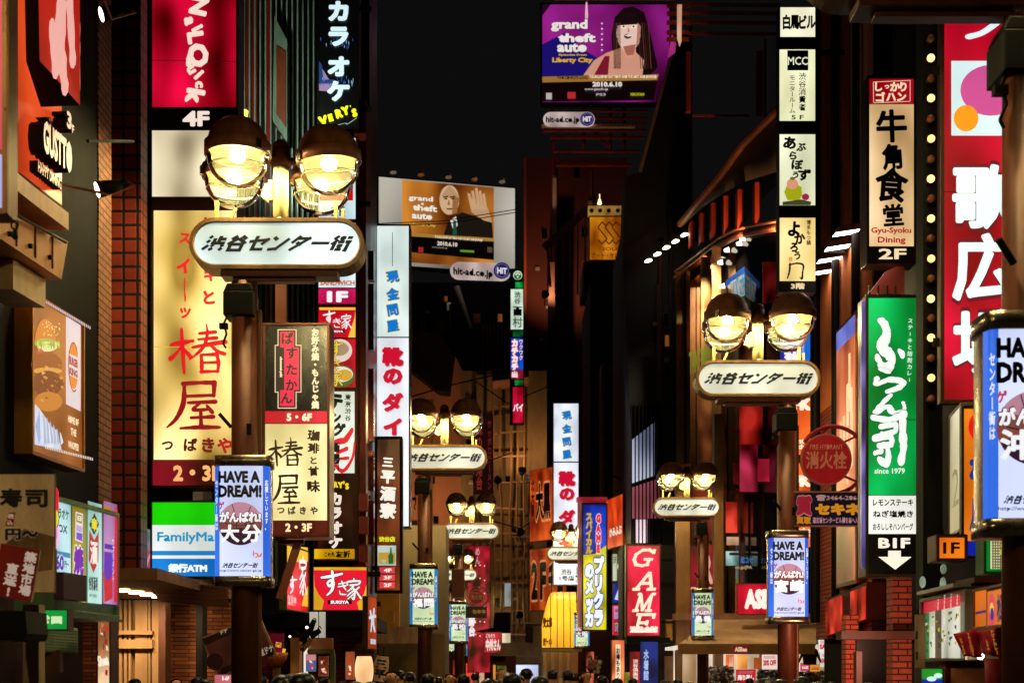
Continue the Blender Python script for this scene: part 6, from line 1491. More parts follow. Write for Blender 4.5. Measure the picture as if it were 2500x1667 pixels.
# pink game sign
s = Sign('game_sign', 'pink red vertical lit sign with big white slanted serif letters beside black building', 46.0, (1532, 1332, 1610, 1550), t=.6, fw=.05, frame=paint('#3a1410', .4, .2), bracket=(1, .4))
s.p(1532, 1332, 1610, 1440, '#d81440', 1.0, .25); s.p(1532, 1441, 1610, 1550, '#d81440', 1.0, .25)
GS = {'G': [[(.95, .72), (.95, .98)], [(.95, .8), (.7, .95), (.4, .93), (.14, .7), (.1, .4), (.25, .12), (.55, .06), (.8, .12), (.8, .42)], [(.55, .42), (1, .42)]],
      'A': [[(.12, .06), (.55, .95)], [(.55, .95), (.82, .06)], [(.26, .36), (.74, .36)], [(-.05, .05), (.3, .05)], [(.6, .05), (1.02, .05)]],
      'M': [[(.14, .06), (.22, .95)], [(.22, .95), (.48, .1), (.82, .95)], [(.82, .95), (.8, .06)], [(-.05, .05), (.3, .05)], [(.62, .05), (1, .05)], [(.05, .95), (.25, .95)], [(.8, .95), (1.02, .95)]],
      'E': [[(.24, .05), (.24, .95)], [(.05, .94), (.92, .94), (.92, .72)], [(.2, .5), (.66, .5)], [(.66, .64), (.66, .36)], [(.05, .05), (.95, .05), (.95, .3)]]}
for c, y in zip('GAME', (1337, 1394, 1446, 1496)):
    v, f = flat(GS[c], .15, .22); s.vf((v, f), 1543, y, 1602, y + 47, ink('#f4e0cc', 1))
s.tx('渋谷会館', 1537, 1527, 1606, 1544, '#f4e0d8', 1, .06)
# column signs of the hakuba building: five panels in one mast
s = Sign('sign_mast', 'tall sign mast of five separate cream panels with black lettering', 24.0, (1903, 18, 1990, 712), t=.25, fw=.012, frame=paint('#1c1412', .4, .3), bracket=(1, .5), lip=.006)
s.p(1903, 18, 1990, 712, ink('#0c0908', 0))
s.p(1905, 19, 1991, 91, '#f4f0d0', 1.0, .1); 
for i_, c in enumerate('白馬ビル'): s.ch(c, 1920 + i_ * 20, 55, 36, '#0c0c0c', 0, .05, 0, .62)
s.p(1903, 122, 1990, 296, '#f0f0c4', 1.0, .12); s.poly([(1922, 124), (1973, 124), (1973, 173), (1922, 173)], '#101010', 0); s.tx('MCC', 1923, 140, 1972, 160, '#e8e8c8', 1, .015)
s.tx('渋谷消費者', 1949, 178, 1968, 272, '#181810', 0, .01, True); s.tx('モニタールーム', 1926, 184, 1942, 278, '#181810', 0, .01, True); s.tx('5 F', 1932, 282, 1962, 293, '#181810', 0, .02)
s.p(1903, 329, 1990, 502, '#eef0cc', 1.0, .12)
for c, x, y, sz, ro in (('あ', 1928, 350, 32, -8), ('ぶ', 1955, 360, 22, 8), ('ら', 1936, 381, 22, -10), ('ぼ', 1946, 403, 26, -4), ('う', 1942, 428, 18, 6), ('ず', 1963, 428, 30, -6)): s.ch(c, x, y, sz, '#101010', 0, .05, ro, 1.1)
s.poly([(1914, 470), (1920, 455), (1932, 450), (1946, 452), (1956, 458), (1958, 478), (1950, 490), (1922, 490)], '#b0b418', .8, 'figure_picture'); s.disc(1934, 450, 14, '#e8a080', .85, 13, name='figure_picture'); s.disc(1934, 437, 6, '#708828', .7, 4, name='figure_picture'); s.disc(1966, 482, 9, '#a82850', .8, 8, name='figure_picture'); s.poly([(1910, 494), (1955, 488), (1980, 494), (1978, 502), (1910, 502)], '#586030', .5, 'figure_picture')
s.p(1903, 533, 1990, 687, '#f8dc8c', 1.0, .18)
for c, x, y, sz, ro in (('よ', 1938, 560, 40, -4), ('か', 1952, 583, 30, 8), ('ろ', 1938, 605, 26, -4), ('う', 1946, 625, 22, 6)): s.ch(c, x, y, sz, '#140c08', 0, .05, ro, .9)
s.br([[(.15, .05, .1), (.12, .5, .12), (.0, .95, .08)], [(.1, .15, .08), (.55, .05, .1), (.95, .15, .12), (.92, .6, .1), (.88, .98, .12), (.75, .9, .05)]], 1922, 642, 1962, 682, '#140c08', 0)
s.tx('博多もつ鍋', 1968, 538, 1979, 600, '#281808', 0, .02, True); s.tx('博多', 1925, 628, 1934, 640, '#e0702c', .8, .02); s.tx('3階', 1930, 692, 1964, 707, '#e8d0a0', .95, .04)
# beef restaurant sign
s = Sign('beef_restaurant_sign', 'vertical sign with red top, cream middle of black block characters and black second floor foot', 17.6, (2121, 194, 2230, 638), t=.3, fw=.03, frame=paint('#3a1c14', .35, .4, .3), bracket=(1, .3), lip=.03)
s.p(2121, 194, 2230, 254, '#c01030', 1.0, .15)
for i_, c in enumerate('しっかり'): s.ch(c, 2145 + i_ * 20, 213, (24, 15, 25, 25)[i_], '#f4d8b0', 1, .05, random.uniform(-5, 5))
for i_, c in enumerate('ゴハン'): s.ch(c, 2149 + i_ * 26, 238, 25, '#f4d8b0', 1, .05, random.uniform(-5, 5))
for (a, c) in (((2132, 201), (2222, 197)), ((2222, 197), (2222, 248)), ((2222, 248), (2133, 252)), ((2133, 252), (2132, 201))):
    s.poly([(a[0], a[1]), (c[0], c[1]), (c[0] - (1.2 if a[0] == c[0] or abs(a[0] - c[0]) < 3 else 0), c[1] + 1.2), (a[0] - (1.2 if abs(a[0] - c[0]) < 3 else 0), a[1] + 1.2)], '#f4d8b0', 1)
s.p(2121, 256, 2230, 602, '#fbd8a4', 1.0, .22)
for c, x, y, sz, ro in (('牛', 2176, 309, 82, 2), ('角', 2177, 384, 64, 4), ('食', 2176, 453, 84, -4), ('堂', 2180, 526, 56, 4)): s.ch(c, x, y, sz, '#0c0c0c', 0, .034, ro, .95 if c != '角' else .85)
s.tx('Gyu-Syoku', 2126, 556, 2224, 574, '#b81020', .8, .03); s.tx('Dining', 2142, 579, 2210, 598, '#b81020', .8, .03)
s.p(2121, 603, 2230, 638, ink('#0c0a0a', 0)); s.tx('2F', 2144, 608, 2212, 634, '#f4d8b0', 1, .03)
# green steak house sign
s = Sign('steak_house_sign', 'green vertical sign with big white wavy brush letters, white menu field and black arrow foot', 16.2, (2119, 728, 2240, 1400), t=.35, fw=.03, frame=paint('#5a4a3a', .3, .7, .3, 6), bracket=(1, .3), lip=.03)
s.p(2119, 728, 2240, 1023, '#08b858', 1.0, .26); s.p(2119, 1025, 2240, 1208, '#08b858', 1.0, .26)
W_ = '#f0f6f2'
s.br([[(.15, .0, .1), (.32, .06, .22), (.42, .22, .24), (.38, .4, .3), (.2, .52, .24), (.45, .66, .28), (.62, .78, .2), (.5, .96, .22), (.2, .9, .16)], [(.1, .76, .18), (.22, .84, .12)], [(.84, .62, .1), (.96, .7, .16)]], 2134, 782, 2206, 902, W_, 1, ('#183828', .012), .18)
s.br([[(.2, .05, .16), (.5, .18, .18)], [(.1, .42, .2), (.06, .7, .14), (.5, .5, .22), (.95, .58, .24), (.85, .82, .22), (.45, 1.0, .16)]], 2134, 898, 2206, 956, W_, 1, ('#183828', .015), .2)
s.br([[(.55, .0, .16), (.3, .4, .2), (.08, .9, .24), (.3, .7, .2), (.5, .62, .2), (.6, .95, .24), (.98, .78, .12), (.95, .4, .12)]], 2134, 964, 2208, 1010, W_, 1, ('#183828', .02), .2)
s.br([[(.02, .1, .12), (.5, .14, .12), (.98, .04, .14)], [(.25, .28, .1), (.7, .24, .12), (.66, .38, .12), (.3, .42, .1)], [(.08, .5, .14), (.5, .46, .12), (.62, .56, .14)], [(.2, .64, .12), (.6, .62, .12)], [(.46, .64, .12), (.5, .85, .16), (.42, .98, .16), (.22, .9, .12)], [(.92, .05, .18), (.92, .4, .22), (.94, .7, .2), (.86, .95, .2)], [(.1, .78, .1), (.3, .74, .1)]], 2127, 1006, 2210, 1134, W_, 1, ('#183828', .012), .2)
for i_, c in enumerate('ステーキと焙煎カレー'): 
    s.ch('l' if c == 'ー' else c, 2222 - i_ * .3, 784 + i_ * 16, 13 if c != 'ー' else 12, '#e0f0e4', .95, .02, -8 if c != 'ー' else 0)
s.tx('since 1979', 2134, 1143, 2208, 1156, '#e8f6ec', 1, .02)
s.p(2119, 1210, 2240, 1303, '#f4f2ea', 1.0, .06)
for t_, y in (('レモンステーキ', 1218), ('ねぎ塩焼き', 1246), ('おろししそハンバーグ', 1277)): s.tx(t_, 2130, y, 2228, y + 17, '#101014', 0, .03)
s.p(2119, 1305, 2240, 1400, ink('#0c0a0a', 0)); s.tx('B1F', 2143, 1313, 2221, 1338, '#f4ecd8', 1, .045); s.poly([(2167, 1344), (2198, 1344), (2198, 1359), (2224, 1359), (2184, 1390), (2143, 1359), (2167, 1359)], '#f4ecd8', 1)
nb = MB(); x = s.L(2109, 800)[0]
nb.box(x - .025, x + .025, .0, .06, s.L(0, 1385)[1], s.L(0, 735)[1]); nb.build('neon_side_tube', lit('#8a7ad8', .8, .5, 3), s.root)
# brick building with poster cases
b = Bld('brick_building', 'red brick corner building with angled poster cases and a ribbed orange upper wall', (6, 22.6, 0))
BR = brick('#e05a34', '#c84a2a', '#4a160c', .22, .075, 'y', .5, .01)
WX = 5.63
b.part('side_wall', MB().box(WX, WX + .15, 22.65, 26.8, 2.2, 6.3), BR)
rw = MB()
for k in range(92): rw.cyl((WX + .01, 22.65 + k * .045, 6.3), (WX + .01, 22.65 + k * .045, 17), .025, .025, 6)
rw.box(WX, WX + .15, 22.65, 26.8, 6.301, 17)
b.part('ribbed_wall', rw, paint('#c0642c', .55, 0, .3, 4))
for y, r_ in ((23.3, .07), (24.75, .07), (26.4, .09)): b.part('drainpipe', MB().cyl((WX - .1, y, 2.5), (WX - .1, y, 17), r_, r_, 12), BLACK)
b.part('front_wall', MB().box(WX, 14, 22.55, 22.649, 2.2, 18), DARKWALL)
b.part('core', MB().box(WX + .15, 14, 22.65, 26.8, 0, 18), SOOT)
b.part('brick_pier', MB().box(X(2180, 17.3), X(2226, 17.3), 17.3, 17.6, 0, Z(1408, 17.3)), BR)
b.part('brick_pier', MB().box(X(2062, 22.2), X(2092, 22.2), 22.1, 22.4, 0, Z(1500, 22.2)), BR)
for za, zb_, c, n_ in ((Z(1240, 23.6), Z(790, 23.6), '#d87c58', 1), (Z(1420, 23.6), Z(1268, 23.6), '#b86048', 2)):
    y0, y1 = 23.0, 24.3
    pf = b.part('poster_case', MB().box(5.46, WX, y0 - .07, y1 + .07, za - .06, zb_ + .06), paint('#6a3a20', .4, .4, .3))
    MB().box(5.45, 5.4595, y0, y1, za, zb_).build('poster', lit(c, .75, .5, 1.2), pf, org=b.o)
    if n_ == 1:
        MB().box(5.445, 5.4495, y0, y1, zb_ - .3, zb_).build('poster_header', lit('#7080e0', .8), pf, org=b.o)
        mm = MB(); rnd = random.Random(8)
        for k in range(9):
            yy = rnd.uniform(y0 + .1, y1 - .3); zz = rnd.uniform(za + .2, zb_ - 1.2); mm.box(5.446, 5.4485, yy, yy + rnd.uniform(.08, .25), zz, zz + rnd.uniform(.3, .9))
        mm.build('poster_picture', ink('#f0c8a8', .7), pf, org=b.o)
for x0, x1, y0, y1 in ((2120, 2205, 712, 722), (2128, 2131, 690, 712), (2150, 2153, 690, 712), (2172, 2175, 690, 712), (2192, 2195, 690, 712)): b.part('steel_spike', MB().box(X(x0, 17.5), X(x1, 17.5), 17.62, 17.68, Z(y1, 17.5), Z(y0, 17.5)), STEEL)
b.part('upper_case', MB().prism(pp([(2122, 715), (2160, 665), (2205, 645), (2205, 720)], 17.75), 17.7, 17.8), lit('#a8503c', .6, .6, 3))
cf = Face(2016, 24.4, 2118, 22.4)
b.part('canopy_box', slab(cf, [(2018, 1462), (2116, 1420), (2116, 1512), (2018, 1556)], .3), paint('#4a1c12', .4, .3, .3))
for x0, x1, ya, yb in ((2020, 2058, 1468, 1552), (2080, 2097, 1444, 1525), (2100, 2115, 1436, 1516)):
    b.part('canopy_panel', slab(cf, [(x0, ya), (x1, ya - (x1 - x0) * .42), (x1, yb - (x1 - x0) * .42), (x0, yb)], .02, .03), lit('#d8402c', .8, .6, 3))
b.part('beam', MB().box(X(2050, 17), X(2240, 17), 16.9, 17.2, Z(1560, 17), Z(1540, 17)), paint('#5a2a18', .5, .2, .3)); b.part('beam', MB().box(X(2086, 16.8), X(2100, 16.8), 16.7, 16.85, 0, Z(1590, 17)), paint('#5a2a18', .5, .2, .3))
b.part('entrance_wall', MB().box(X(2092, 21), X(2182, 21), 21, 21.1, 0, Z(1560, 21)), BLACK)
spot(P(2150, 1600, 15.8), P(2190, 1520, 17.5), 60, b.r, (1, .6, .45), 150, b.o); spot(P(2070, 1585, 20.5), P(2070, 1480, 23.5), 110, b.r, (1, .45, .3), 150, b.o)  # bare spots added to brighten the brick pier and canopy box
# arm-mounted floodlights
for i_, (px, py, lab) in enumerate(((2066, 567, 'topmost of the four white floodlights on arms beside the cream mast'), (2045, 603, 'second of the four white floodlights on arms'), (2025, 633, 'third of the four white floodlights on arms'), (2003, 664, 'lowest of the four white floodlights on arms'))):
    d = 23.2 + i_ * .75; q = P(px, py, d); r = empty('floodlight', lab, 'floodlight', q, 0, 'floodlights on arms over the poster wall')
    MB().prism([(-.2, -.04), (.2, .02), (.13, .11), (-.13, .08)], -.11, .11).build('housing', paint('#7a4a34', .45, .2, .3), r, bevel=.01)
    m = MB(); m.add([(-.195, -.108, -.044), (.195, -.108, .016), (.195, .108, .016), (-.195, .108, -.044)], [(0, 1, 2, 3)]); m.open = True
    m.build('lens', emit('#fff4e8', 14), r)
    MB().tube([(.05, 0, .09), (.25, .05, .14), (WX - q.x, .1, .12)], .028, 6).build('arm', paint('#8a3a28', .45, .2, .3), r)
s = Sign('fast_food_sign', 'tall sign of blue upper panel and orange panels behind the second lamp post', 27.6, (1904, 742, 1994, 1342), t=.25, fw=.015, frame=BLACK)
s.p(1904, 742, 1994, 884, '#2838c8', .95, .3); s.poly([(1960, 742), (1994, 742), (1994, 820), (1975, 884), (1960, 884)], '#1c6cd8', .9); s.tx('BLUE AQUARESORT', 1900, 826, 1996, 835, '#c8d8f0', .9, .02, rot=90); s.tx('CLIONE&LAGOON AQUA', 1912, 822, 2008, 830, '#c8d8f0', .9, .02, rot=90); s.tx('珀', 1914, 858, 1952, 890, '#f0f0f8', 1, .07)
for y0, y1 in ((890, 1110), (1130, 1335)):
    s.p(1904, y0, 1994, y1, '#f0702c', 1.0, .3)
s.tx('FK', 1935, 972, 1980, 1002, '#f8e8d0', 1, .09); s.tx('First', 1937, 1070, 1962, 1082, '#f8e8d0', 1, .05); s.tx('Kitchen', 1930, 1084, 1978, 1096, '#f8e8d0', 1, .05); s.tx('FK', 1935, 1160, 1980, 1188, '#f8e8d0', 1, .09); s.tx('Kitchen', 1930, 1288, 1988, 1300, '#f8e8d0', 1, .06); s.tx('ッチン', 1962, 1304, 1988, 1312, '#f8e8d0', 1, .03)
s = Sign('shoe_shop_sign', 'pink red lit sign with bold white letters hidden partly by the blue-white drum', 42.8, (1801, 1426, 1925, 1497), t=.3, fw=.03, frame=paint('#c05848', .4, .3), lip=.02)
s.p(1801, 1426, 1925, 1497, '#d8183c', 1.0, .15); s.tx('ASBee', 1818, 1437, 1915, 1486, '#f8ece4', 1, .08)
# bulb board
bb = empty('bulb_board', 'black upright board with a string of round bulbs, every other one lit', 'light board', (X(2280, 13.6), 13.6, 0))
MB().box(X(2258, 13.6) - bb.location.x, X(2306, 13.6) - bb.location.x, .06, .3, 2.2, Z(-30, 13.6)).build('board', BLACK, bb)
ys = [43, 92, 140, 190, 238, 288, 337, 387, 435, 483, 532, 580, 630, 678, 728, 775, 823, 873, 921, 972]
for i_, y in enumerate(ys):
    o = MB().ball((0, 0, 0), .036, 16, 10).build('bulb', emit('#ffc070', 2.2 + .5 * (i_ % 3)) if i_ % 2 == 0 else paint('#b06a48', .3, 0, .2), bb, smooth=True); o.location = (X(2275 - (i_ % 3) * .4, 13.55) - bb.location.x, -.03, Z(y, 13.55))
sk = MB()
for y in ys: sk.cyl((X(2275, 13.55) - bb.location.x, -.0, Z(y, 13.55)), (X(2275, 13.55) - bb.location.x, .059, Z(y, 13.55)), .025, .03, 10)
sk.build('sockets', FRAME, bb)
# crimson karaoke tower
s = Sign('karaoke_tower_sign', 'huge crimson vertical sign with white characters, cut by the nearest lamp pole', 13.0, (2304, 26, 2480, 976), t=.08, fw=.035, frame=paint('#4a2a1c', .4, .5, .3), bracket=(-1, .05))
s.p(2304, 26, 2480, 468, '#c80830', .95, .25); s.p(2304, 470, 2480, 976, '#c80830', .95, .25)
WH = '#dcf0f4'
s.poly([(2322, 27), (2376, 27), (2355, 46), (2340, 42)], WH, 1); s.br([[(.0, .85, .22), (.35, .7, .2), (.7, .35, .2), (1, .0, .16)]], 2365, 40, 2455, 100, WH, 1, None, 0)
s.p(2322, 150, 2480, 332, '#d8f0f4', 1.0, .08); s.disc(2418, 222, 74, '#c04c90', .95, 62, name='plain_picture'); s.disc(2358, 290, 30, '#e09018', .95, 32, name='plain_picture')
for c, y0, y1 in (('歌', 402, 560), ('広', 570, 735), ('場', 760, 925)): s.tx(c, 2324, y0, 2482, y1, WH, 1, .03, out=('#601020', .01))
s = Sign('side_bulb', 'single lit round bulb below the crimson tower sign', 12.9, (2340, 998, 2350, 1008), t=.05, fw=.001, lip=0, cat='lamp'); MB().ball((0, -.02, .02), .04, 16, 10).build('bulb', emit('#ffc878', 3), s.root, smooth=True)
b = Bld('dark_corner_building', 'black building behind the crimson tower sign and its bulb board', (4.6, 14.2, 0))
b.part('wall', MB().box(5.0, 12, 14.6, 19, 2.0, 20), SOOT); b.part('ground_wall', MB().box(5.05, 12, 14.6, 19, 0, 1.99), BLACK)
pn = MB()
for y0, y1 in ((585, 640), (1005, 1060), (1320, 1385)): pn.box(X(2243, 14.5), X(2262, 14.5), 14.45, 14.59, Z(y1, 14.5), Z(y0, 14.5))
b.part('wall_frame', pn, paint('#4a1c14', .5, .2, .3), each=True)
# rice bowl chain signs
s = Sign('tall_orange_sign', 'tall orange sign with blue characters and blue foot beside the nearest drum', 12.2, (2352, 998, 2440, 1356), t=.05, fw=.02, frame=paint('#2c1810', .4, .3), lip=.02)
s.p(2352, 998, 2440, 1320, '#f08a1c', 1.0, .15); s.p(2352, 1321, 2440, 1356, '#1028a8', .9, .1); s.disc(2400, 1042, 36, '#d81818', .95, 40); s.disc(2402, 1034, 17, '#f0c020', .95, 22); s.tx('松', 2366, 1105, 2438, 1185, '#1830a0', .7, .07); s.tx('屋', 2366, 1215, 2438, 1300, '#1830a0', .7, .07)
s = Sign('white_side_sign', 'tall narrow white sign with a single grey numeral left of the orange sign', Face(2318, 13.0, 2350, 12.3), (2320, 1020, 2348, 1304), t=.15, fw=.02, frame=paint('#6a5038', .35, .5, .3), lip=.01)
s.p(2320, 1020, 2348, 1304, '#d8d4b4', .7, .2); s.tx('2', 2326, 1150, 2342, 1240, '#8a8868', .4, .0)
s = Sign('floor_sign', 'small square orange sign reading first floor under the tall white sign', 12.1, (2292, 1312, 2354, 1362), t=.25, fw=.025, frame=paint('#5a2c14', .35, .4, .3), lip=.02)
s.p(2292, 1312, 2354, 1362, '#f08018', .95, .15); s.tx('1F', 2302, 1323, 2343, 1351, '#3a1008', .1, .03)
mo = MB(); 
for px, py in ((2253, 1420), (2303, 1385), (2303, 1425)): mo.cyl(P(px, py, 13.0), P(px, py, 13.03), .03, .03, 16)
r = empty('oval_lights', 'white oval reflectors fixed under the orange floor sign', 'reflector', P(2290, 1440, 13.1))
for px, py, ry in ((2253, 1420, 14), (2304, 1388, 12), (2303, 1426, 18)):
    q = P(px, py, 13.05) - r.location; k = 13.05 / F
    MB().prism([(q.x + 7 * k * math.cos(t * .3), q.z + ry * k * math.sin(t * .3)) for t in range(21)], q.y, q.y + .02).build('reflector', lit('#b8d0b8', .6, .3, 5), r)  # glowing oval lights, not mirrors
s = Sign('grid_sign', 'green bordered white grid sign with yellow lettering left of the nearest pole', 11.2, (2408, 1290, 2480, 1394), t=.2, fw=.02, frame=paint('#0c6a28', .4, 0, .2), lip=0)
s.p(2408, 1290, 2480, 1394, '#0c8a30', .8, .2); s.p(2418, 1292, 2480, 1388, '#e8e4b0', .95, .1)
for k in range(14): 
    s.poly([(2420, 1296 + k * 6.7), (2480, 1296 + k * 6.7), (2480, 1299 + k * 6.7), (2420, 1299 + k * 6.7)], '#706840', .5) if k < 14 else None
for k in range(10): s.poly([(2421 + k * 6, 1292), (2424 + k * 6, 1292), (2424 + k * 6, 1388), (2421 + k * 6, 1388)], '#807850', .5)
s.tx('ヨシ', 2440, 1306, 2490, 1358, '#f0e020', 1, .1); s.tx('マツモ', 2448, 1360, 2490, 1380, '#e8e8c8', 1, .05)
# menu case of six picture columns
fm_ = Face(2252, 13.7, 2364, 12.05)
s = Sign('menu_case', 'metal framed lit menu case with six picture columns and red headers', fm_, (2254, 1470, 2362, 1606), t=.25, fw=.03, frame=paint('#9a9078', .35, .6, .3, 6), lip=.03)
xs = [2256, 2272, 2289, 2307, 2326, 2345, 2362]
for i_ in range(6):
    yy = 1470
    s.p(xs[i_], yy, xs[i_ + 1] - 3, 1606, ('#4a9a60', '#c8d0b0', '#50463a', '#c8ccb8', '#d8dccc', '#d8dccc')[i_], .8, .3)
    x0, z0 = xs[i_], yy - (xs[i_] - 2254) * .18
    s.poly([(x0, z0), (xs[i_ + 1] - 3, z0 - 3), (xs[i_ + 1] - 3, z0 + 24), (x0, z0 + 27)], '#c81838', .9)
    if i_ > 1: s.tx('850', x0 + 4, z0 + 8, xs[i_ + 1] - 6, z0 + 16, '#f0d8d8', .9, .02, rot=80)
    rnd = random.Random(i_)
    for k in range(9):
        xx = rnd.uniform(x0 + 1, x0 + 9); y_ = rnd.uniform(z0 + 34, z0 + 115); s.poly([(xx, y_), (xx + 4, y_ - 1), (xx + 4, y_ + rnd.uniform(3, 12)), (xx, y_ + 6)], rnd.choice(['#283020', '#e0c830', '#385c38', '#f0f0e8', '#584030']), .6, 'menu_picture')
MB().box(-.62, .72, -.1, .05, s.h + .06, s.h + .09).build('hood', paint('#a8a898', .3, .7, .2), s.root)
fo_ = Face(2380, 11.9, 2468, 10.9)
s = Sign('orange_light_box', 'orange light box with a pink ring emblem and dark blue characters above red pennants', fo_, (2382, 1444, 2466, 1530), t=.2, fw=.02, frame=paint('#8a5420', .4, .3), lip=.02)
s.p(2382, 1444, 2409, 1530, '#f08a18', .95, .3); s.poly([(2383, 1493), (2408, 1488), (2408, 1494), (2383, 1499)], '#201878', .6); s.p(2412, 1444, 2466, 1530, '#f08a18', .95, .2)
s.disc(2423, 1490, 8, '#d84060', .9, 42); s.disc(2423, 1486, 5, '#f0c020', .9, 16); s.disc(2424, 1498, 4, '#2820a0', .7, 16); s.tx('松屋', 2436, 1450, 2464, 1518, '#201870', .5, .04)
# two red pennants on cords
def pennant(x0, y0, x1, y1, x2, y2, x3, y3, d, lab, txts):
    r = empty('pennant', lab, 'banner', P((x0 + x1) / 2, y0, d), 0, 'red cloth pennants with yellow handwriting')
    v = []; f = []; n_ = 8
    for j in range(n_ + 1):
        for i in range(n_ + 1):
            u, w_ = i / n_, j / n_
            px = (x0 * (1 - u) + x1 * u) * (1 - w_) + (x3 * (1 - u) + x2 * u) * w_; py = (y0 * (1 - u) + y1 * u) * (1 - w_) + (y3 * (1 - u) + y2 * u) * w_
            v.append(P(px, py, d + .04 * math.sin(u * 7 + w_ * 2)) - r.location)
    f = [(j * (n_ + 1) + i, (j + 1) * (n_ + 1) + i, (j + 1) * (n_ + 1) + i + 1, j * (n_ + 1) + i + 1) for j in range(n_) for i in range(n_)]
    m = MB().add(v, f); m.open = True; o = m.build('cloth', paint('#d82a48', .7, 0, .3, 4), r, smooth=True); so = o.modifiers.new('thickness', 'SOLIDIFY'); so.thickness = .004
    for t_, cx, cy, w_, h_ in txts:
        V, T = vtext(t_, -w_ / 2, -h_ / 2, w_ / 2, h_ / 2, .03); a = R(14); q = P(cx, cy, d - .06) - r.location; k = d / F
        flatmesh([(q.x + (x * math.cos(a) - z * math.sin(a)) * k, q.y, q.z + (x * math.sin(a) + z * math.cos(a)) * k) for x, z in V], T, ink('#d89038', .6), 'lettering', r)
pennant(2328, 1546, 2384, 1534, 2400, 1606, 2352, 1600, 11.6, 'red cloth pennant with yellow handwriting hanging over the menu case', (('TAITOカフー', 2370, 1572, 9, 58), ('レフッルメ', 2350, 1576, 7, 44)))
pennant(2384, 1540, 2452, 1530, 2440, 1604, 2400, 1594, 11.3, 'red cloth pennant with yellow price writing below the orange light box', (('トマトカレー', 2428, 1566, 10, 62), ('.290', 2410, 1570, 10, 34)))
s = Sign('counter_sign', 'green, white and blue lit sign with a cloud shape low under the menu case', 12.6, (2249, 1632, 2300, 1700), t=.15, fw=.012)
s.p(2249, 1632, 2300, 1657, '#20c838', .95, .2); s.p(2249, 1657, 2300, 1700, '#1c48d0', .95, .15); s.disc(2274, 1656, 12, '#d0f0e8', .95, 6); s.disc(2290, 1648, 10, '#d0f0e8', .95, 6)
r = empty('red_cup_banner', 'red rolled cloth banner below the pennants', 'banner', P(2425, 1700, 11.4))
MB().cyl((0, 0, 0), (0, 0, .3), .05, .07, 16).build('cloth', paint('#c83040', .6, 0, .3), r, smooth=True); MB().box(.09, .16, -.05, .05, -.1, .32).build('case', BLACK, r)
b = Bld('snack_stall', 'lower shop front of beige boards and a studded post under the menu case', (3.9, 12.8, 0), 'shop')
b.part('post', MB().box(X(2233, 13.4), X(2251, 13.4), 13.3, 13.4, 0, Z(1500, 13.4)), paint('#b08858', .5, .2, .3)); b.part('board', MB().box(X(2330, 12.6), X(2440, 12.6), 12.6, 12.7, 0, Z(1630, 12.6)), paint('#c87a38', .6, 0, .25, 4)); b.part('wall', MB().box(X(2300, 13), X(2560, 13), 12.9, 13.1, 0, Z(1440, 13)), paint('#8a2c1c', .6, 0, .3)); b.part('studs', MB().box(X(2229, 13.38), X(2234, 13.38), 13.28, 13.3, Z(1560, 13.4), Z(1540, 13.4)).box(X(2229, 13.38), X(2234, 13.38), 13.28, 13.3, Z(1610, 13.4), Z(1590, 13.4)), FRAME)
mm = MB().ball(P(2394, 1601, 11.75), .025, 12, 8); b.part('stall_lamp', mm, emit('#ffe0c8', 60), smooth=True); b.part('stall_canopy', MB().box(X(2360, 12.4), X(2500, 12.4), 12.2, 12.7, Z(1425, 12.4), Z(1412, 12.4)), paint('#5a2414', .5, .2, .3))
# small things: dark steel stair at upper right, cloth banners, far red banners, surveillance lights
b = Bld('steel_stair', 'dark red steel stair frame high on the black building at the upper right', (6, 50, 15), 'stair')
sm = MB()
for y in (15, 34, 56, 80, 97): sm.bar(P(1628, y, 50), P(1682, y, 50), .1, .12)
for y in (12, 32, 55, 82): sm.bar(P(1682, y, 51), P(1905, y + 2, 51), .08, .1)
sm.box(X(1675, 50), X(1686, 50), 49.9, 50.1, Z(275, 50), Z(130, 50)); sm.box(X(1845, 50), X(1861, 50), 49.9, 50.1, Z(282, 50), Z(128, 50)); sm.box(X(1864, 49.8), X(1870, 49.8), 49.7, 49.8, Z(300, 50), Z(105, 50))
sm.bar(P(1690, 283, 50), P(1830, 283, 50), .06, .06)
b.part('rails', sm, paint('#c04a30', .5, .1, .3)); b.part('lit_post', MB().prism(pp([(1653, 15), (1664, 15), (1663, 105), (1659, 116), (1653, 95)], 49.6), 49.5, 49.6), lit('#e0a888', .75)); b.part('pink_panel', MB().prism(pp([(1640, 85), (1650, 110), (1648, 130), (1630, 143)], 52), 51.9, 52), lit('#c03c90', .7))
r = empty('vertical_banners', 'dark vertical ramen banner with dull red characters far up the street', 'banner', P(1180, 1210, 92))
s = Sign('ramen_banner', 'dark maroon vertical ramen banner with dull red characters far behind the third lamp', 92.0, (1157, 1012, 1203, 1204), t=.2, fw=.03, frame=BLACK, lip=0)
bpy.data.objects.remove(r)
s.p(1157, 1012, 1203, 1204, ink('#2a0c0c', .5)); s.tx('味の六角台', 1162, 1030, 1178, 1196, '#a03828', .5, .03, True); s.tx('サッポロラーメン', 1190, 1024, 1200, 1196, '#8a3028', .5, .02, True)
s = Sign('red_banner', 'tall red banner with pale characters and rows of small lights far up the street', 88.0, (1142, 1332, 1196, 1640), t=.3, fw=.03, frame=BLACK, lip=0)
s.p(1142, 1332, 1196, 1640, '#c01c38', .8, .4); s.tx('めん', 1160, 1335, 1172, 1378, '#e8a8a8', .8, .02, True); s.tx('野台', 1144, 1504, 1160, 1552, '#f0e8f0', 1, .06, True)
rnd = random.Random(3)
for k in range(24): s.disc(1150 + (k % 4) * 11, 1380 + (k // 4) * 34 + rnd.uniform(-3, 3), 1.6, '#ffd8b0', 1.2, n=8, name='small_light')
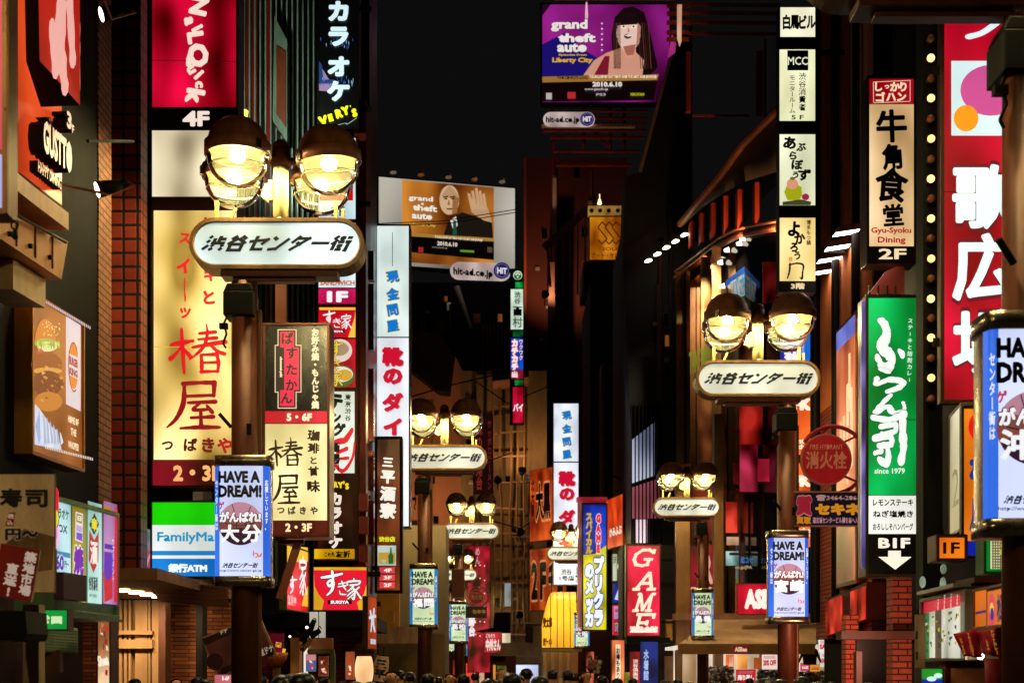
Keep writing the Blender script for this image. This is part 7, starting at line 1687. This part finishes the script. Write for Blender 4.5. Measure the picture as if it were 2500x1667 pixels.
s = Sign('red_shop_sign', 'wide red shop sign with white characters low at the street end', 84.0, (1182, 1543, 1224, 1592), t=.3, fw=.04, lip=0); s.p(1182, 1543, 1224, 1592, '#c82038', .85, .2); s.tx('ごちそう', 1186, 1546, 1208, 1556, '#f0c8c0', .9, .05); s.tx('中州さん', 1186, 1558, 1222, 1588, '#f0dcd0', .95, .06)
b = Bld('far_shops', 'glowing red and orange shop fronts at the far end of the street', (-3, 90, 0), 'shop')
rnd = random.Random(17)
for px, wd_, y0, c in ((1085, 30, 1610, '#a02818'), (1138, 16, 1618, '#f04430'), (1170, 12, 1622, '#d8a070'), (1204, 6, 1622, '#f0b060'), (1214, 22, 1624, '#8a9a50'), (1230, 12, 1640, '#c86848')): b.part('shop_front', MB().box(X(px, 90), X(px + wd_, 90), 90, 90.2, 0, Z(y0, 90)), lit(c, .9, .6, .8))
b.part('lit_windows', MB().box(X(1222, 93), X(1246, 93), 93, 93.2, Z(1568, 93), Z(1505, 93)), lit('#e0e0c8', .7, .8, 1.2)); b.part('dark_roof', MB().prism(pp([(1160, 1540), (1204, 1532), (1208, 1495), (1246, 1495), (1246, 1545), (1180, 1545)], 87), 86.5, 87), BLACK); b.part('wall', MB().box(X(1060, 95), X(1260, 95), 95, 96, 0, Z(1600, 95)), DARKWALL)
for px, py0, lab, c1, c2, tx_ in ((1548, 1590, 'red hanging banner with white characters under the game sign', '#c01830', '#f0d8c8', '渋谷倶楽部'), (1574, 1566, 'wide dark blue poster with white characters right of red hanging banner', '#102878', '#a8c0f0', '水着館')):
    wd_ = 24 if px < 1560 else 42
    s = Sign('hanging_banner', lab, 44.0, (px - 10, py0, px - 10 + wd_, 1700), t=.03, fw=.005, lip=0, cat='banner'); s.p(px - 10, py0, px - 10 + wd_, 1700, c1, .7, .4); s.tx(tx_, px - 3, py0 + 18, px + 10, 1660, c2, .9, .03, True)
s = Sign('lit_column_sign', 'bright orange and white lit column at the shop door under the game sign', 47.0, (1494, 1562, 1524, 1700), t=.3, fw=.02, lip=0); s.p(1494, 1562, 1524, 1700, '#f08850', .95, .4); s.p(1503, 1572, 1515, 1660, '#f8e0c0', 1, .3); s.tx('お得もあり', 1504, 1580, 1514, 1655, '#301008', 0, .04, True)
b = Bld('game_hall', 'dark game hall front with small ochre lanterns under the red game sign', (4, 47, 0), 'shop')
b.part('wall', MB().box(X(1520, 48), X(1652, 48), 48, 50, 0, Z(1330, 48)), paint('#1c100c', .6, 0, .3)); b.part('door_light', MB().box(X(1526, 47.5), X(1545, 47.5), 47.5, 47.6, 0, Z(1640, 47)), lit('#c8c040', .8, .4)); b.part('ochre_lantern', MB().box(X(1626, 47), X(1640, 47), 46.8, 47.2, Z(1562, 47), Z(1512, 47)), paint('#d89838', .5)); b.part('ochre_panel', MB().box(X(1622, 47.5), X(1650, 47.5), 47.4, 47.6, 0, Z(1600, 47)), paint('#8a6038', .6, 0, .3)); b.part('shade_canopy', MB().box(X(1525, 46.4), X(1630, 46.4), 45.6, 46.4, Z(1570, 46), Z(1556, 46)), BLACK)
# spotlights on the awning of the bowl restaurant
r = empty('awning_spotlights', 'cluster of black spotlights and cables on a bent bracket under the bowl sign', 'spotlight', P(760, 1575, 21.6))
k = 21.6 / F
def aq(px, py, dy=0): return Vector(((px - 760) * k, dy, (1575 - py) * k))
for a, c in (((768, 1512), (752, 1546)), ((782, 1538), (758, 1552)), ((746, 1548), (738, 1566)), ((728, 1548), (716, 1546))): MB().cyl(aq(*a), aq(*c), .035, .06, 14).build('housing', BLACK, r, smooth=True)
MB().tube([aq(765, 1508), aq(771, 1510), aq(770, 1518)], .008, 6).tube([aq(775, 1535), aq(780, 1527), aq(785, 1534)], .008, 6).build('cable', BLACK, r); MB().bar(aq(735, 1572), aq(738, 1588), .06, .06).bar(aq(738, 1588), aq(760, 1560), .06, .06).build('bracket', paint('#8a5a28', .5, .2), r)
MB().ball(aq(751, 1531, -.08), .022, 10, 6).ball(aq(709, 1553, -.05), .018, 10, 6).build('lens', emit('#fff0e0', 3), r)
# posters by the bowl restaurant door
for x0, x1, y0, y1, c, lab in ((748, 771, 1597, 1637, '#5878c0', 'blue and pink poster on the door beside the big dark head'), (779, 801, 1602, 1626, '#8a3020', 'dark red photo poster in a white frame, upper of the pair on the door'), (779, 801, 1626, 1648, '#8a2c1c', 'red speckled poster, lower of the pair on the door'), (845, 864, 1591, 1656, '#a85028', 'narrow orange poster with cream writing left of the glowing lantern')):
    s = Sign('wall_poster', lab, 22.2, (x0, y0, x1, y1), t=.02, fw=.008, frame=paint('#d8b8a0', .5), lip=.003, cat='poster'); s.p(x0, y0, x1, y1, c, .7, .6)
    if c == '#5878c0': s.p(x0, y0, x1, y0 + 14, '#d88090', .8, .3)
    rnd = random.Random(x0 + y0)
    for k_ in range(8): xx, yy = rnd.uniform(x0 + 2, x1 - 7), rnd.uniform(y0 + 3, y1 - 9); s.poly([(xx, yy), (xx + rnd.uniform(3, 6), yy + 1), (xx + 5, yy + 6), (xx, yy + 5)], rnd.choice(['#f0c8a0', '#301010', '#c83820', '#e8e0d8']), .8, 'picture')
# sale posters at the shoe shop
for x0, x1, y0, y1, c, t_, tc, lab in ((1798, 1844, 1634, 1668, '#d82838', '売り尽し', '#f8f0e8', 'red framed sale poster with big white characters in front of racks'), (1860, 1898, 1597, 1633, '#f0d8cc', '20% OFF', '#c04050', 'cream discount poster with pink rows hanging left of the second lamp pole'), (1998, 2030, 1560, 1592, '#f8f0ec', 'SALE', '#d02848', 'tilted white and pink sale poster at the right end of the canopy'), (2002, 2034, 1592, 1628, '#f8f0e4', '500円', '#c03050', 'white price poster under the tilted sale poster'), (1955, 1976, 1618, 1636, '#e04870', 'LADIES', '#f8e8f0', 'small pink shelf sign above piled goods'), (1978, 2002, 1622, 1638, '#f0b020', 'SALE', '#a02010', 'small yellow shelf sign above piled goods')):
    s = Sign('sale_poster', lab, 41.2, (x0, y0, x1, y1), t=.02, fw=.01, frame=paint('#d84858', .5), lip=0, cat='poster'); s.p(x0, y0, x1, y1, c, .95, .08); s.tx(t_, x0 + 3, y0 + (y1 - y0) * .35, x1 - 3, y0 + (y1 - y0) * .75, tc, .9, .07)
    for k_ in range(3): s.poly([(x0 + 4, y0 + 3 + k_ * 2.6), (x1 - 5, y0 + 3 + k_ * 2.6), (x1 - 5, y0 + 4.4 + k_ * 2.6), (x0 + 4, y0 + 4.4 + k_ * 2.6)], '#d06878', .8)
r = empty('jacket_display', 'dark jacket hanging on a hook between sale posters', 'jacket', P(1977, 1622, 41))
MB().prism([(-.18, .0), (.18, .0), (.2, .25), (.3, .05), (.33, .1), (.2, .45), (.08, .5), (-.08, .5), (-.2, .45), (-.33, .1), (-.3, .05), (-.2, .25)], -.05, .05).build('garment', paint('#4a2a20', .7, 0, .4), r, bevel=.02)
# cables across the street
for pts, lab in (([P(925, 546, 100), P(1080, 540, 104), P(1257, 512, 108)], 'thin black cable crossing in front of the orange billboard'), ([P(925, 552, 100), P(1100, 545, 104), P(1257, 519, 108)], 'thin black cable just below another in front of orange billboard'), ([P(1000, 1120, 80), P(1120, 1150, 84), P(1250, 1105, 88)], 'thin cable sagging across the lamps in the middle of the street'), ([P(1160, 930, 92), P(1240, 985, 94), P(1345, 940, 96)], 'cable sagging in front of the scaffold netting top'), ([P(1200, 1270, 90), P(1270, 1290, 92), P(1350, 1240, 94)], 'cable below the floodlights on the scaffold'), ([P(1470, 1150, 62), P(1540, 1180, 60), P(1610, 1130, 56)], 'cable from the orange sign to the black building'), ([P(860, 1010, 60), P(1100, 940, 66), P(1250, 905, 70)], 'thin cable sagging in front of the brown concrete building')):
    o = MB(); o.tube(pts, .035, 6); tag(o.build('cable', BLACK), lab, 'cable')

# ================================================================ PEOPLE
def make_person(pose):
    """one skinned body with five-fingered hands; hair and clothes are its children. feet at z = 0, about 1.7 m tall, facing -y"""
    V = []; E = []; Rr = []
    def a(p, r, par=None):
        V.append(p); Rr.append(r if isinstance(r, tuple) else (r, r))
        if par is not None: E.append((par, len(V) - 1))
        return len(V) - 1
    st = .14 if pose else .04
    pel = a((0, 0, .93), (.15, .11)); sp = a((0, .0, 1.1), (.135, .1), pel); chs = a((0, .01, 1.3), (.165, .115), sp); nk = a((0, .015, 1.44), (.058, .058), chs); n2 = a((0, .0, 1.5), (.052, .055), nk)
    hd = a((0, -.012, 1.575), (.072, .088), n2); a((0, -.005, 1.66), (.07, .085), hd)
    for sx in (-1, 1):
        sh = a((sx * .17, .015, 1.38), (.07, .07), chs); el = a((sx * .235, .03 + st * .4 * sx, 1.12), (.046, .046), sh); wr = a((sx * .25, -.06 + st * sx, .89), (.031, .026), el)
        pm = a((sx * .25, -.08 + st * sx, .81), (.02, .04), wr)
        for k, (dy, ln) in enumerate(((-.033, .075), (-.011, .088), (.011, .082), (.032, .062))):
            f1 = a((sx * .252, -.083 + dy + st * sx, .775), .0095, pm); f2 = a((sx * (.248), -.092 + dy + st * sx, .775 - ln * .55), .0088, f1); a((sx * .238, -.098 + dy + st * sx, .775 - ln), .0075, f2)
        t1 = a((sx * .235, -.118 + st * sx, .835), .012, pm); a((sx * .228, -.14 + st * sx, .795), .009, t1)
        hp = a((sx * .095, 0, .88), (.095, .1), pel); kn = a((sx * .1, -.02 - st * sx, .49), (.062, .062), hp); an = a((sx * .1, .03 - st * 1.5 * sx, .09), (.04, .042), kn); a((sx * .105, -.11 - st * 1.5 * sx, .04), (.042, .03), an)
    me = bpy.data.meshes.new('person'); me.from_pydata(V, E, []); o = bpy.data.objects.new('person_build', me); COL.objects.link(o)
    md = o.modifiers.new('skin', 'SKIN'); md.use_smooth_shade = True
    for i, r in enumerate(Rr): me.skin_vertices[0].data[i].radius = r; me.skin_vertices[0].data[i].use_root = (i == 0)
    sb = o.modifiers.new('sub', 'SUBSURF'); sb.levels = 2; sb.render_levels = 2
    dg = bpy.context.evaluated_depsgraph_get(); m2 = bpy.data.meshes.new_from_object(o.evaluated_get(dg)); bpy.data.objects.remove(o)
    for v in m2.vertices:            # face relief: nose, brow, chin
        c = v.co
        if c.z > 1.5 and c.y < -.03:
            nz = math.exp(-((c.x / .014) ** 2) - (((c.z - 1.585) / .022) ** 2)); c.y -= .022 * nz
            ey = sum(math.exp(-(((c.x - s_ * .03) / .014) ** 2) - (((c.z - 1.612) / .012) ** 2)) for s_ in (-1, 1)); c.y += .009 * ey
            c.y -= .008 * math.exp(-((c.x / .03) ** 2) - (((c.z - 1.515) / .015) ** 2))
    return m2
def shell(m2, test, off, name, mat, parent):
    m2.calc_loop_triangles() if hasattr(m2, 'calc_loop_triangles') else None
    vs = [(v.co + v.normal * off) for v in m2.vertices]; f = [tuple(p.vertices) for p in m2.polygons if test(p.center)]
    used = sorted({i for q in f for i in q}); mp = {k: i for i, k in enumerate(used)}
    m = MB().add([vs[i] for i in used], [tuple(mp[i] for i in q) for q in f]); m.open = True
    o = m.build(name, mat, parent, smooth=True)
    return o
SKIN = paint('#d0946c', .5, 0, .1, 8); HAIRB = paint('#0c0908', .35, 0, .3, 20); HAIRR = paint('#6a3418', .4, 0, .3, 20)
PR = []
for pose in (0, 1):
    m2 = make_person(pose)
    r = bpy.data.objects.new('person', m2); COL.objects.link(r); m2.materials.clear(); m2.materials.append(SKIN)
    for p in m2.polygons: p.use_smooth = True
    shell(m2, lambda c: .86 < c.z < 1.45 and not (abs(c.x) > .2 and c.z < .92), .016, 'jacket', paint('#1c1a20', .7, 0, .3, 9), r)
    shell(m2, lambda c: .08 < c.z < .9 and abs(c.x) < .21, .012, 'trousers', paint('#14161c', .7, 0, .3, 9), r)
    shell(m2, lambda c: c.z < .1, .012, 'shoe', BLACK, r)
    shell(m2, lambda c: c.z > 1.52 and (c.z > 1.655 or c.y > -.005 + (1.6 - c.z) * .3) and not (c.z < 1.6 and c.y < .01), .02, 'hair', HAIRB, r)
    for sx in (-1, 1):
        MB().ball((sx * .03, -.083, 1.612), .009, 8, 6).build('eye', INKB, r); MB().ball((sx * .078, .0, 1.585), .022, 8, 6, sz=1.4).build('ear', SKIN, r, smooth=True)
    MB().box(-.022, .022, -.097, -.088, 1.54, 1.547).build('mouth', paint('#8a3c34', .5), r)
    PR.append(r)
JK = [paint(c, .7, 0, .3, 9) for c in ('#1c1a20', '#2a2420', '#14161c', '#3a1c1c', '#22262e')]
PEOPLE = [
 (482, 1651, 15.5, 1, 170, 0, 'person in dark clothes below the tilted cafe poster'), (500, 1657, 14, 0, 200, 0, 'person with dark hair just left of the first lamp pole'),
 (690, 1646, 10, 0, 170, 0, 'person seen from behind left of the biggest dark head'), (738, 1640, 8.6, 1, 185, 0, 'person with the biggest dark head below the door posters'),
 (712, 1643, 13, 0, 150, 1, 'person with brownish hair beside the biggest dark head'), (868, 1662, 12, 1, 180, 0, 'person with dark hair under the orange poster'),
 (955, 1637, 16, 0, 20, 0, 'person facing the camera right of the paper lanterns'), (978, 1636, 24, 1, 180, 0, 'person in dark coat below the third lamp pole'),
 (1000, 1639, 22, 0, 200, 0, 'person with dark hair right of the third lamp pole'), (1045, 1643, 17, 1, 170, 0, 'person with dark hair below the pale green drum of the middle lamp'),
 (1098, 1643, 22, 0, 15, 0, 'person looking towards the camera under the farthest drums'), (1132, 1644, 18, 1, 180, 0, 'person with dark hair left of the person in front of red lights'),
 (1222, 1631, 26, 0, 40, 0, 'person whose face catches red light at the street end'), (1285, 1630, 20, 1, 180, 0, 'person silhouetted before the white lit window'),
 (1250, 1642, 12, 0, 180, 0, 'person from behind left of the silhouetted one'), (1318, 1649, 12, 1, 190, 0, 'person from behind right of the silhouetted one'), (1195, 1655, 11, 0, 170, 0, 'person in black close to the camera below the red shop sign'),
 (1350, 1633, 22, 0, 160, 0, 'person with dark hair below the yellow awning'), (1386, 1635, 21, 1, 190, 0, 'person with dark hair below the far white sign'), (1432, 1638, 24, 0, 25, 1, 'person with light brown hair below the arcade sign'),
 (1470, 1648, 20, 1, 180, 0, 'person with dark hair left of the bright orange column'), (1507, 1654, 19, 0, 180, 0, 'person with dark hair before the bright orange column'), (1590, 1666, 18, 1, 200, 0, 'person in front of the dark blue poster'),
 (1625, 1658, 19, 0, 170, 0, 'person right of the dark blue poster'), (1685, 1663, 17, 1, 180, 0, 'person with dark hair before the shoe shop glass door'), (1740, 1661, 20, 0, 190, 0, 'person at the left shoe rack'),
 (1798, 1660, 19, 1, 20, 0, 'person facing left below the red sale poster'), (1868, 1654, 8.8, 0, 180, 0, 'person with large dark head below the right shoe rack'), (1905, 1657, 12, 1, 185, 0, 'person from behind left of the second lamp pole'),
 (1958, 1650, 13, 0, 175, 0, 'person from behind right of the second lamp pole'), (1995, 1663, 11, 1, 180, 0, 'person with dark hair below the piled goods'), (2120, 1665, 10, 0, 180, 0, 'person in black at the dark entrance below the green sign'),
 (575, 1657, 19, 0, 170, 0, 'person behind the first lamp pole on its left edge'), (640, 1648, 21, 1, 180, 0, 'person in dark jacket under the orange bowl sign'), (790, 1649, 20, 0, 175, 0, 'person under the red photo posters by the door'),
 (835, 1662, 19, 1, 160, 0, 'person just left of the narrow orange poster'), (905, 1662, 15, 0, 185, 0, 'person below the two paper lanterns'), (1070, 1651, 26, 1, 180, 0, 'person left of the farthest drums under the red banner'),
 (1160, 1641, 28, 0, 175, 0, 'person before the red glow of the far shop fronts'), (1265, 1647, 16, 1, 170, 0, 'person in a dark coat nearest the white lit window'), (1405, 1642, 26, 0, 165, 0, 'person between the yellow awning and the arcade sign'),
 (1545, 1654, 24, 1, 180, 0, 'person under the red hanging banner'), (1655, 1656, 22, 0, 190, 0, 'person at the left end of the shoe shop canopy'), (1830, 1654, 26, 1, 170, 0, 'person in front of the red framed sale poster'),
 (2030, 1663, 18, 0, 185, 0, 'person at the right end of the shoe shop'), (330, 1655, 16, 0, 160, 0, 'person before the cream door frames under the soffit'), (430, 1656, 18, 1, 20, 0, 'person before the striped brick wall')]
TOPZ = max((v.co.z for o in PR for c in o.children if c.name.startswith('hair') for v in c.data.vertices))
rnd = random.Random(31)
for i, (px, py, d, pose, rz, hr, lab) in enumerate(PEOPLE):
    src = PR[pose]
    o = src if i in (0, 1) and (i == 1 - pose or True) and not src.get('label') else copy_tree(src)
    h = Z(py, d); sc_ = h / TOPZ
    o.location = (X(px, d), d, 0); o.rotation_euler = (0, 0, R(180 - rz if False else rz)); o.scale = (sc_, sc_, sc_)
    tag(o, lab, 'person', 'people walking along the shopping street')
    for c in o.children:
        nm = c.name.split('.')[0]
        if nm == 'jacket': c.material_slots[0].link = 'OBJECT'; c.material_slots[0].material = rnd.choice(JK)
        if nm == 'hair' and hr: c.material_slots[0].link = 'OBJECT'; c.material_slots[0].material = HAIRR
